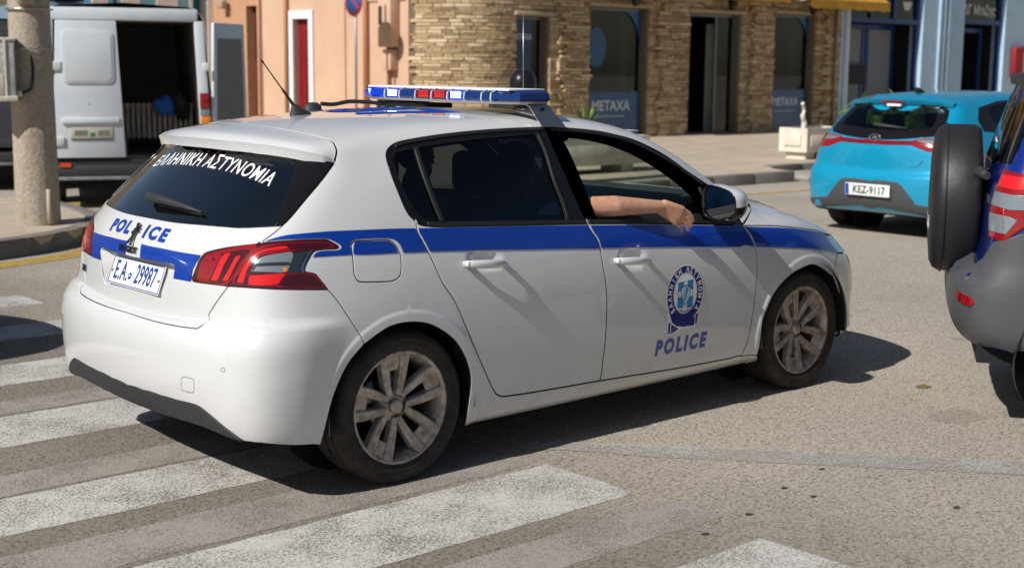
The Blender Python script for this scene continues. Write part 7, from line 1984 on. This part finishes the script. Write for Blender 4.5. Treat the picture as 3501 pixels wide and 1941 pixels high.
# open right leaf, swung right round
dr_, MXr = door_leaf(vn, wv_m, -(w-.02), 1, .80, zs+.02, zt-.01, math.radians(128), 'rear_door_open')
MB().prism([(.10, 1.0), (.70, 1.0), (.66, 1.95), (.14, 1.95)], .0225, .030, MXr).build('inner_panel', mat('van_inner_grey', (.20, .20, .20), .8), dr_)
# cargo bay
bay = mat('bay_lining', (.24, .21, .18), .85); noisy(bay, (.24, .21, .18), .3, 2.)
MB().add([(.02, -w+.10, zs), (.02, w-.10, zs), (3.2, w-.10, zs), (3.2, -w+.10, zs), (.02, -w+.17, zt), (.02, w-.17, zt), (3.2, w-.17, zt), (3.2, -w+.17, zt)], [(0, 1, 2, 3), (4, 7, 6, 5), (0, 3, 7, 4), (1, 5, 6, 2), (2, 6, 7, 3)]).build('cargo_bay', bay, vn)
MB().box((-.02, -w+.12, zs-.06), (.10, w-.12, zs+.002)).build('load_sill', black_plastic, vn)
slat_m = noisy(mat('rack_wood', (.30, .26, .22), .85), (.30, .26, .22), .25, 6.)
rk = empty('slatted_rack', 'grey slatted wooden rack standing inside the open van', 'rack', (vx, vy, 0), va)
for k in range(13): MB().box((.75, -.80+k*.062, zs+.20), (.775, -.80+k*.062+.040, zs+.62)).build('slat', slat_m, rk)
for z_ in (zs+.22, zs+.56): MB().box((.776, -.82, z_), (.80, .02, z_+.05)).build('rail', slat_m, rk)
for y_ in (-.80, -.02): MB().box((.80, y_, zs), (.85, y_+.04, zs+.62)).build('upright', slat_m, rk)
cl_ = empty('blue_jacket', 'bright blue cloth hung over the slatted rack in the van', 'cloth', (vx, vy, 0), va)
mb = MB(); rj = random.Random(2)
def blob(c, r, sc, m, nm, par, seed):
    bm = bmesh.new(); bmesh.ops.create_icosphere(bm, subdivisions=3, radius=r)
    for q in bm.verts: q.co *= 1+.55*noise.noise(q.co*9+Vector((seed, 0, 0)))+.2*noise.noise(q.co*25); q.co = Vector((q.co.x*sc[0], q.co.y*sc[1], q.co.z*sc[2]))+Vector(c)
    me = bpy.data.meshes.new(nm); bm.to_mesh(me); bm.free()
    for p in me.polygons: p.use_smooth = True
    me.materials.append(m); return me_obj(nm, me, None, par)
blob((.72, -.48, zs+.60), .115, (.45, 1.15, 1.0), mat('blue_cloth', (.005, .10, .42), .7), 'fabric', cl_, 1)
bk_ = empty('black_bag', 'black bag hung beside the blue cloth in the van', 'bag', (vx, vy, 0), va); blob((.70, -.66, zs+.60), .12, (.6, .8, 1.3), mat('black_cloth', (.012, .012, .013), .8), 'fabric', bk_, 4)
dk = noisy(mat('van_dark_grey', (.035, .037, .042), .4, coat=.5), (.035, .037, .042), .1, 3.)
dvr = ray(-150, 300); dvp = CAMV+dvr*(17.6/Vector(cf).dot(dvr))
v2, *_ = van('dark_grey_van', 'dark grey van parked to the left of the white van', dk, (dvp.x, dvp.y, 0), math.radians(67), True, L=5.2, z1=2.2)
MB().prism(rrect(-.70, .70, 1.30, 1.90), .0, .006, frame(Vector((-.02, 0, 0)), Vector((0, 1, 0)), Vector((0, 0, 1)), Vector((-1, 0, 0)))).build('rear_window', black_gloss, v2)
MB().box((-.012, -.80, .56), (.0, .80, 2.05)).build('rear_doors', dk, v2)
# box lorry beyond the van, only its top edge shows
lr = ray(240, 20); lp_ = CAMV+lr*(21.5/Vector(cf).dot(lr))
lo = empty('box_lorry', 'blue-grey box lorry standing beyond the white van', 'lorry', (lp_.x, lp_.y, 0), math.radians(76))
bx_m = mat('lorry_blue_grey', (.16, .23, .32), .6); MB().box((0, -.62, .8), (3.0, .72, 2.58)).build('box_body', bx_m, lo, bevel=.02); MB().box((3.05, -.6, .6), (4.3, .7, 2.1)).build('cab', bx_m, lo, bevel=.12)
for sy in (-.45, .55): MB().lathe([(0, 0), (.012, .0), (.02, -.004)], 10, rotm((-.003, sy, 2.5), y=-math.pi/2)).build('rivet', steel, lo)
for cx in (.7, 3.6):
    for sg in (-1, 1): make_wheel('wheel', lo, cx, .05+sg*.6, .36, sg, R=.36, rim_r=.2, width=.2, rimmat=dark_chrome)
MB().lathe([(0, .06), (.30, .05), (.34, 0)], 24, rotm((.25, .05, 2.60))).build('roof_vent', black_gloss, lo)
MB().box((.3, -.22, 2.66), (.34, .32, 2.80)).build('roof_board', mat('board_red', (.5, .03, .05), .5), lo)

# ------------------------------------------------------------------ people (one fused, smoothed surface each)
def capsule(bm, a, b, ra, rb, n=14):
    a, b = Vector(a), Vector(b); d = (b-a); L = d.length or 1e-6; d /= L
    u = d.orthogonal().normalized(); v = d.cross(u); rings = []
    prof = [(a-d*ra*math.cos(t), ra*math.sin(t)) for t in np.linspace(.25, math.pi/2, 4)]+[(b+d*rb*math.cos(t), rb*math.sin(t)) for t in np.linspace(math.pi/2, .25, 4)]
    for c, r in prof: rings.append([bm.verts.new(c+(u*math.cos(2*math.pi*k/n)+v*math.sin(2*math.pi*k/n))*r) for k in range(n)])
    for i in range(len(rings)-1):
        for k in range(n): bm.faces.new((rings[i][k], rings[i][(k+1) % n], rings[i+1][(k+1) % n], rings[i+1][k]))
    bm.faces.new(list(reversed(rings[0]))); bm.faces.new(rings[-1])
def ellipsoid(bm, c, r, n=16):
    m = bmesh.ops.create_icosphere(bm, subdivisions=3, radius=1., matrix=Matrix.Translation(c) @ Matrix.Diagonal((*r, 1)))
def fused(name, bones, blobs, voxel, mats, parent, smooth_n=6):
    """bones: (a, b, ra, rb, material index); fused by voxel remesh, coloured by the nearest bone"""
    bm = bmesh.new()
    for a, b, ra, rb, mi in bones: capsule(bm, a, b, ra, rb)
    for c, r, mi in blobs: ellipsoid(bm, c, r)
    me = bpy.data.meshes.new('tmp'); bm.to_mesh(me); bm.free(); o = bpy.data.objects.new('tmp', me); COL.objects.link(o)
    r = o.modifiers.new('r', 'REMESH'); r.mode = 'VOXEL'; r.voxel_size = voxel; r.use_smooth_shade = True
    sm = o.modifiers.new('s', 'SMOOTH'); sm.iterations = smooth_n; sm.factor = .5
    dg = bpy.context.evaluated_depsgraph_get(); out = bpy.data.meshes.new_from_object(o.evaluated_get(dg)); bpy.data.objects.remove(o); bpy.data.meshes.remove(me)
    out.name = name; out.materials.clear()
    for m in mats: out.materials.append(m)
    n = len(out.polygons); C = np.empty(n*3); out.polygons.foreach_get('center', C); C = C.reshape(-1, 3); best = np.full(n, 1e9); idx = np.zeros(n, int)
    for a, b, ra, rb, mi in bones:
        A = np.array(a, float); B = np.array(b, float); d = B-A; t = np.clip(((C-A)@d)/(d@d+1e-12), 0, 1); D = np.linalg.norm(C-(A+t[:, None]*d), axis=1)-(ra+(rb-ra)*t); k = D < best; best[k] = D[k]; idx[k] = mi
    for c, r_, mi in blobs:
        D = (np.linalg.norm((C-np.array(c))/np.array(r_), axis=1)-1)*min(r_); k = D < best; best[k] = D[k]; idx[k] = mi
    out.polygons.foreach_set('material_index', idx.astype(np.int32)); out.polygons.foreach_set('use_smooth', np.ones(n, bool)); out.update()
    return me_obj(name, out, None, parent)
skin = mat('skin', (.52, .27, .17), .5); sk_n = tex(skin, 'ShaderNodeTexNoise', 30, 4); setc(skin, ramp(skin, sk_n.outputs[0], [(.3, (.46, .225, .14)), (.7, (.58, .32, .21))])); sk_b = tex(skin, 'ShaderNodeTexNoise', 220, 3); bump(skin, sk_b.outputs[0], .12, .003)
skin.node_tree.nodes['Principled BSDF'].inputs['Subsurface Weight'].default_value = .12; skin.node_tree.nodes['Principled BSDF'].inputs['Subsurface Radius'].default_value = (.012, .005, .003)
shirt = mat('police_shirt', (.16, .34, .62), .8); trousers = mat('navy_trousers', (.012, .016, .035), .85); shoe_m = mat('black_shoe', (.01, .01, .01), .5); hair_m = mat('dark_hair', (.014, .010, .008), .7)
def head_bones(c, fwd, mi=0):
    """head with brow, nose, jaw, ears"""
    c = Vector(c); f = Vector(fwd).normalized(); s_ = Vector((0, 0, 1)).cross(f).normalized(); z = Vector((0, 0, 1))
    bl = [(tuple(c+z*.03), (.092, .076, .098), mi) if abs(f.x) > .7 else (tuple(c+z*.03), (.076, .092, .098), mi), (tuple(c+f*.025-z*.05), (.062, .056, .062), mi)]
    bo = [(c+f*.085+z*.012, c+f*.106-z*.018, .009, .012, mi), (c+f*.075-z*.062-s_*.016, c+f*.075-z*.062+s_*.016, .012, .012, mi), (c+f*.082+z*.035-s_*.03, c+f*.082+z*.035+s_*.03, .011, .011, mi)]
    for sg in (-1, 1): bo.append((c+s_*sg*.076+z*.02, c+s_*sg*.080-z*.02, .011, .009, mi))
    return bo, bl
def head_extras(par, c, fwd):
    c = Vector(c); f = Vector(fwd).normalized(); s_ = Vector((0, 0, 1)).cross(f).normalized(); z = Vector((0, 0, 1))
    for sg in (-1, 1): MB().lathe([(0, .010), (.007, .007), (.010, 0), (.007, -.007), (0, -.010)], 10, rotm(c+f*.082+s_*sg*.031+z*.012)).build('eye', mat('eye_dark', (.03, .02, .015), .2), par)
def hair_cap(par, c, fwd):
    c = Vector(c); f = Vector(fwd).normalized(); bm = bmesh.new(); bmesh.ops.create_icosphere(bm, subdivisions=4, radius=1., matrix=Matrix.Translation(c-f*.012+Vector((0, 0, .042))) @ Matrix.Diagonal((.097, .086, .100, 1) if abs(f.x) > .7 else (.086, .097, .100, 1)))
    bmesh.ops.delete(bm, geom=[v for v in bm.verts if (v.co-c).dot(f) > .045 and v.co.z < c.z+.09 or v.co.z < c.z-.02+.0*(v.co-c).dot(f) and (v.co-c).dot(f) > -.03 or v.co.z < c.z-.06], context='VERTS')
    for v in bm.verts: v.co += (v.co-c).normalized()*.004*noise.noise(v.co*60)
    me = bpy.data.meshes.new('hair'); bm.to_mesh(me); bm.free()
    for p in me.polygons: p.use_smooth = True
    me.materials.append(hair_m); return me_obj('hair', me, None, par)
# ---- front passenger, right arm resting out of the window
ps = tag(empty('person', 'police officer in a light blue shirt resting a bare arm out of the window', 'person'), None, None)
y = -.42; hc = (1.00, y, 1.19)
bo, bl = head_bones(hc, (1, -.1, 0), 0)
bo += [((.995, y, 1.10), (.985, y, 1.02), .058, .062, 0), ((.98, y-.13, .985), (.98, y+.13, .985), .075, .075, 1), ((.985, y, .93), (1.02, y, .66), .145, .135, 1), ((1.05, y, .62), (1.06, y, .56), .15, .15, 2)]
sh = (1.00, y-.20, .985); el_ = (1.13, -.755, 1.045); wr_ = (1.490, -.868, 1.036)
bo += [(sh, (1.09, -.70, 1.02), .066, .062, 1), ((1.09, -.70, 1.02), el_, .050, .048, 0), (el_, (1.25, -.812, 1.048), .050, .049, 0), ((1.25, -.812, 1.048), wr_, .048, .029, 0)]
for sg in (-1, 1): bo += [((1.06, y+sg*.10, .58), (1.50, y+sg*.12, .62), .088, .066, 2), ((1.50, y+sg*.12, .62), (1.66, y+sg*.12, .32), .060, .046, 2), ((1.64, y+sg*.12, .30), (1.80, y+sg*.12, .29), .042, .034, 3)]
bo += [((1.0, y+.20, .985), (1.06, y+.25, .74), .062, .05, 1), ((1.06, y+.25, .74), (1.30, y+.16, .68), .046, .032, 0), ((1.30, y+.16, .68), (1.40, y+.13, .67), .034, .026, 0)]
# hand: palm turned to the viewer, fingers trailing down over the sill
W = Vector(wr_); kn = Vector((1.585, -.905, .992)); ax = (kn-W).normalized(); side = Vector((.18, -.35, .92)); side = (side-ax*side.dot(ax)).normalized(); nrm = ax.cross(side)
for t_ in (-.026, -.009, .009, .026): bo.append((W+ax*.012+side*t_*.7, kn+side*t_*1.25-ax*abs(t_)*.25, .022, .0155, 0))
def finger(root, dirs, lens, rads):
    p = Vector(root); out = []
    for d, l_, (r0, r1) in zip(dirs, lens, rads):
        q = p+Vector(d).normalized()*l_; out.append((p, q, r0, r1, 0)); p = q
    return out
fd_ = Vector((.80, -.10, -.58)); 
for i, (t_, l_) in enumerate(((.034, .92), (.012, 1.02), (-.011, .97), (-.034, .78))):
    d0 = fd_+side*(t_*2.2)+Vector((0, -.05, 0)); d1 = d0+Vector((.02, .10, -.35)); d2 = d1+Vector((-.08, .18, -.35))
    bo += finger(kn+side*t_-ax*(.010 if i == 3 else 0), (d0, d1, d2), (.044*l_, .028*l_, .022*l_), ((.0105, .0095), (.0095, .0086), (.0086, .0070)))
bo += finger(W+ax*.035-side*.022-nrm*.004, (Vector((.62, -.40, -.66)), Vector((.72, -.22, -.62)), Vector((.80, -.02, -.55))), (.045, .034, .026), ((.0145, .0125), (.0120, .0105), (.0102, .0080)))
pb = fused('body', bo, bl, .0055, [skin, shirt, trousers, shoe_m], ps, 5); hair_cap(ps, hc, (1, -.1, 0)); head_extras(ps, hc, (1, -.1, 0))
# ---- driver
dv = empty('person', 'police officer sitting behind the steering wheel of the police car', 'person'); y = .37; hc = (1.02, y, 1.20)
bo, bl = head_bones(hc, (1, 0, 0), 0)
bo += [((1.0, y, 1.10), (.99, y, 1.02), .058, .062, 0), ((.985, y-.13, .985), (.985, y+.13, .985), .075, .075, 1), ((.99, y, .93), (1.03, y, .66), .145, .135, 1), ((1.05, y, .62), (1.06, y, .56), .15, .15, 2)]
for sg in (-1, 1):
    bo += [((1.0, y+sg*.19, .985), (1.14, y+sg*.24, .80), .062, .05, 1), ((1.14, y+sg*.24, .80), (1.46, y+sg*.17, .93), .046, .030, 0), ((1.46, y+sg*.17, .93), (1.535, y+sg*.165, .95), .034, .028, 0)]
    bo += [((1.06, y+sg*.10, .58), (1.46, y+sg*.12, .64), .088, .066, 2), ((1.46, y+sg*.12, .64), (1.66, y+sg*.12, .34), .060, .046, 2), ((1.64, y+sg*.12, .30), (1.80, y+sg*.12, .31), .042, .034, 3)]
    for t_ in (-.024, -.008, .008, .024): bo += [((1.535, y+sg*.165, .95+t_), (1.585, y+sg*.168, .945+t_*1.2), .010, .0095, 0), ((1.585, y+sg*.168, .945+t_*1.2), (1.592, y+sg*.145, .935+t_*1.2), .0095, .008, 0)]
    bo += [((1.50, y+sg*.15, .96), (1.53, y+sg*.125, .975), .012, .010, 0)]
fused('body', bo, bl, .008, [skin, shirt, trousers, shoe_m], dv); hair_cap(dv, hc, (1, 0, 0)); head_extras(dv, hc, (1, 0, 0))

# ---- scooter and its rider beyond the police car
def scooter(loc, rz, col, label, mirrors=True):
    s_ = empty('scooter', label, 'scooter', loc, rz); pm = mat(col[0], col[1], .35, coat=1.)
    for cx in (0, 1.28):
        w_ = MB().lathe([(.14, -.05), (.20, -.055), (.235, -.03), (.245, 0), (.235, .03), (.20, .055), (.14, .05)], 32, rotm((cx, 0, .245), x=math.pi/2), close=True).build('wheel', rubber, s_); MB().lathe([(0, .03), (.13, .04), (.145, .03), (.145, -.03), (.13, -.04), (0, -.03)], 24, rotm((cx, 0, .245), x=math.pi/2)).build('rim', dark_chrome, w_)
    MB().add([(x, yy*w_, z) for x, w_, z in ((-.32, .10, .62), (-.30, .13, .74), (.30, .15, .72), (.42, .14, .60), (.30, .16, .36), (-.05, .15, .36), (-.30, .10, .46)) for yy in (-1, 1)],
             [(0, 2, 3, 1), (2, 4, 5, 3), (4, 6, 7, 5), (6, 8, 9, 7), (8, 10, 11, 9), (10, 12, 13, 11), (12, 0, 1, 13), (0, 12, 10, 8, 6, 4, 2), (1, 3, 5, 7, 9, 11, 13)]).build('rear_body', pm, s_, bevel=.04)
    MB().box((.30, -.16, .28), (.86, .16, .36)).build('footboard', black_plastic, s_, bevel=.03)
    MB().add([(x, yy*w_, z) for x, w_, z in ((.84, .18, .30), (.90, .22, .55), (1.0, .18, .92), (1.08, .16, .92), (1.02, .20, .55), (.98, .16, .30)) for yy in (-1, 1)], [(0, 1, 3, 2), (2, 3, 5, 4), (4, 5, 7, 6), (6, 7, 9, 8), (8, 9, 11, 10), (10, 11, 1, 0), (0, 2, 8, 10), (2, 4, 6, 8), (1, 11, 9, 3), (3, 9, 7, 5)]).build('leg_shield', pm, s_, bevel=.03)
    MB().tube([(1.04, 0, .9), (1.28, 0, .245)], .03, 8).build('fork', dark_chrome, s_); MB().add([(1.02, -.09, .50), (1.02, .09, .50), (1.28, .08, .53), (1.28, -.08, .53), (1.52, .05, .38), (1.52, -.05, .38)], [(0, 3, 2, 1), (3, 5, 4, 2)]).build('mudguard', pm, s_)
    hb = MB().tube([(.92, -.34, 1.02), (1.0, -.15, 1.0), (1.02, 0, .96), (1.0, .15, 1.0), (.92, .34, 1.02)], .016, 8).build('handlebar', black_plastic, s_)
    MB().box((.98, -.12, .90), (1.12, .12, 1.06)).build('headlight_cowl', pm, s_, bevel=.04)
    for sg in (-1, 1) if mirrors else (): MB().tube([(.98, sg*.20, 1.02), (.98, sg*.30, 1.20)], .007, 6).build('mirror_stalk', black_plastic, hb); MB().lathe([(0, .012), (.05, .010), (.055, 0), (0, -.012)], 16, rotm((.97, sg*.31, 1.24), y=-math.pi/2)).build('mirror', black_gloss, hb)
    MB().box((-.30, -.15, .745), (.34, .15, .80)).build('saddle', black_rub, s_, bevel=.03); MB().box((-.37, -.06, .60), (-.32, .06, .66)).build('tail_light', lens_red, s_, bevel=.01)
    return s_
rr_ = ray(1790, 285); rp = CAMV+rr_*(13.1/Vector(cf).dot(rr_)); sc1 = scooter((rp.x-.28, rp.y-.10, 0), .6, ('scooter_grey', (.10, .11, .12)), 'dark grey scooter ridden past the far side of the police car', False)
rd_ = empty('person', 'scooter rider in a glossy black open-face helmet and dark jacket', 'person', (rp.x-.15, rp.y-.10, 0), .6)
jacket = mat('dark_jacket', (.02, .022, .028), .8); hc = (.18, 0, 1.46); bo, bl = head_bones(hc, (1, 0, 0), 0)
bo += [((.15, 0, 1.37), (.11, 0, 1.27), .056, .06, 0), ((.10, -.15, 1.24), (.10, .15, 1.24), .075, .075, 1), ((.10, 0, 1.18), (.02, 0, .92), .15, .15, 1), ((.02, -.06, .90), (.02, .06, .90), .13, .13, 2)]
for sg in (-1, 1):
    bo += [((.10, sg*.20, 1.24), (.42, sg*.33, 1.02), .065, .05, 1), ((.42, sg*.33, 1.02), (.80, sg*.31, 1.05), .048, .034, 1), ((.80, sg*.31, 1.05), (.90, sg*.31, 1.035), .036, .026, 0)]
    for t_ in (-.03, -.01, .01, .03): bo += [((.88, sg*.31+t_, 1.045), (.945, sg*.31+t_, 1.035), .011, .010, 0), ((.945, sg*.31+t_, 1.035), (.93, sg*.31+t_, .995), .010, .009, 0)]
    bo += [((.04, sg*.11, .90), (.52, sg*.17, .84), .085, .066, 2), ((.52, sg*.17, .84), (.55, sg*.16, .46), .060, .044, 2), ((.53, sg*.16, .42), (.70, sg*.16, .405), .04, .034, 3)]
fused('body', bo, bl, .009, [skin, jacket, trousers, shoe_m], rd_); head_extras(rd_, hc, (1, 0, 0))
hm = bmesh.new(); bmesh.ops.create_icosphere(hm, subdivisions=4, radius=1., matrix=Matrix.Translation((.165, 0, 1.505)) @ Matrix.Diagonal((.152, .130, .145, 1)))
bmesh.ops.delete(hm, geom=[v for v in hm.verts if (v.co.x > .235 and v.co.z < 1.525) or v.co.z < 1.395], context='VERTS')
bmesh.ops.solidify(hm, geom=hm.faces, thickness=.02)
me = bpy.data.meshes.new('helmet'); hm.to_mesh(me); hm.free()
for p in me.polygons: p.use_smooth = True
me.materials.append(mat('helmet_black', (.012, .012, .015), .3, spec=.35)); hel = me_obj('helmet', me, None, rd_)
MB().lathe([(0, .006), (.014, .004), (.016, 0)], 12, rotm((.175, -.131, 1.44), x=math.pi/2)).build('visor_stud', dark_chrome, hel)
gs = ray(3262, 262); gp3 = CAMV+gs*(24./Vector(cf).dot(gs)); scooter((gp3.x-.9, gp3.y, .15 if gp3.y > 8.3 else 0), .25, ('scooter_blue', (.006, .012, .06)), 'dark blue scooter parked on the pavement in front of the pale blue wall')

# ------------------------------------------------------------------ greenery down the road and palms across the street (seen in glass)
tree_leaf = island_mat('tree_leaf', [(0, (.05, .10, .015)), (.5, (.11, .19, .03)), (1, (.20, .28, .06))], .6, 5, 0)
bark = noisy(mat('bark', (.12, .085, .06), .95), (.12, .085, .06), .3, 8., bumps=.6)
def leafy(name, label, loc, h, r, seed, n=1500):
    t = empty(name, label, 'shrub', loc); rd = random.Random(seed)
    MB().tube([(0, 0, 0), (.05, 0, h*.35), (0, .05, h*.6)], [.05, .04, .03], 8).build('trunk', bark, t)
    for k in range(5): a = k*1.3; MB().tube([(0, 0, h*.45), (math.cos(a)*r*.5, math.sin(a)*r*.5, h*.7)], [.025, .012], 6).build('limb', bark, t)
    mb = MB(); cl = [(rd.uniform(-r, r)*.7, rd.uniform(-r, r)*.7, h*rd.uniform(.5, .95), r*rd.uniform(.28, .5)) for _ in range(14)]
    for _ in range(n):
        cx, cy, cz, cr_ = rd.choice(cl); d = Vector((rd.gauss(0, 1), rd.gauss(0, 1), rd.gauss(0, 1))).normalized()*cr_*rd.uniform(.6, 1); p = Vector((cx, cy, cz))+d
        u = Vector((rd.gauss(0, 1), rd.gauss(0, 1), rd.gauss(0, 1))).normalized(); v_ = u.cross(d).normalized(); s_ = rd.uniform(.06, .13); mb.add([p-u*s_, p+v_*s_*.5, p+u*s_, p-v_*s_*.5], [(0, 1, 2, 3)])
    o = mb.build('crown', tree_leaf, t); o['kind'] = 'stuff'; return t
gt = ray(3030, 370); q = CAMV+gt*(21/Vector(cf).dot(gt)); leafy('green_shrub', 'bright green shrub on the pavement, seen through the teal car', (q.x, q.y, .15), .92, .8, 3, 1200)
palm_leaf = island_mat('palm_leaf', [(0, (.03, .06, .012)), (1, (.09, .14, .03))], .6, 5, 0)
def palm(loc, h, seed, label):
    t = empty('palm_tree', label, 'tree', loc, 0, 'palms across the street'); rd = random.Random(seed)
    MB().tube([(0, 0, 0), (.1, 0, h*.5), (.05, .05, h)], [.24, .19, .17], 12).build('trunk', bark, t); mb = MB()
    for k in range(34):
        a = rd.uniform(0, 2*math.pi); el = rd.uniform(-.5, 1.3); L = rd.uniform(1.8, 2.6); f = Vector((math.cos(a), math.sin(a), 0)); s_ = Vector((-f.y, f.x, 0)); prev = None
        for i in range(12):
            q_ = i/11; p = Vector((.05, .05, h))+f*L*q_*math.cos(el*.6)+Vector((0, 0, L*q_*math.sin(el)-1.5*q_*q_))
            if prev is not None:
                for sg in (-1, 1):
                    ln = .5*math.sin(math.pi*(.15+.8*q_)); tip = p+s_*sg*ln+f*.18+Vector((0, 0, -.25*ln)); mb.add([prev, p, tip], [(0, 1, 2)])
            prev = p
    o = mb.build('crown', palm_leaf, t); o['kind'] = 'stuff'; return t
for i, (x, yy, h) in enumerate(((3.5, -17, 3.0), (8.5, -19, 3.6), (14, -20, 3.2), (21, -22, 3.8))): palm((x, yy, 0), h, i, 'palm tree standing across the street from the shops')
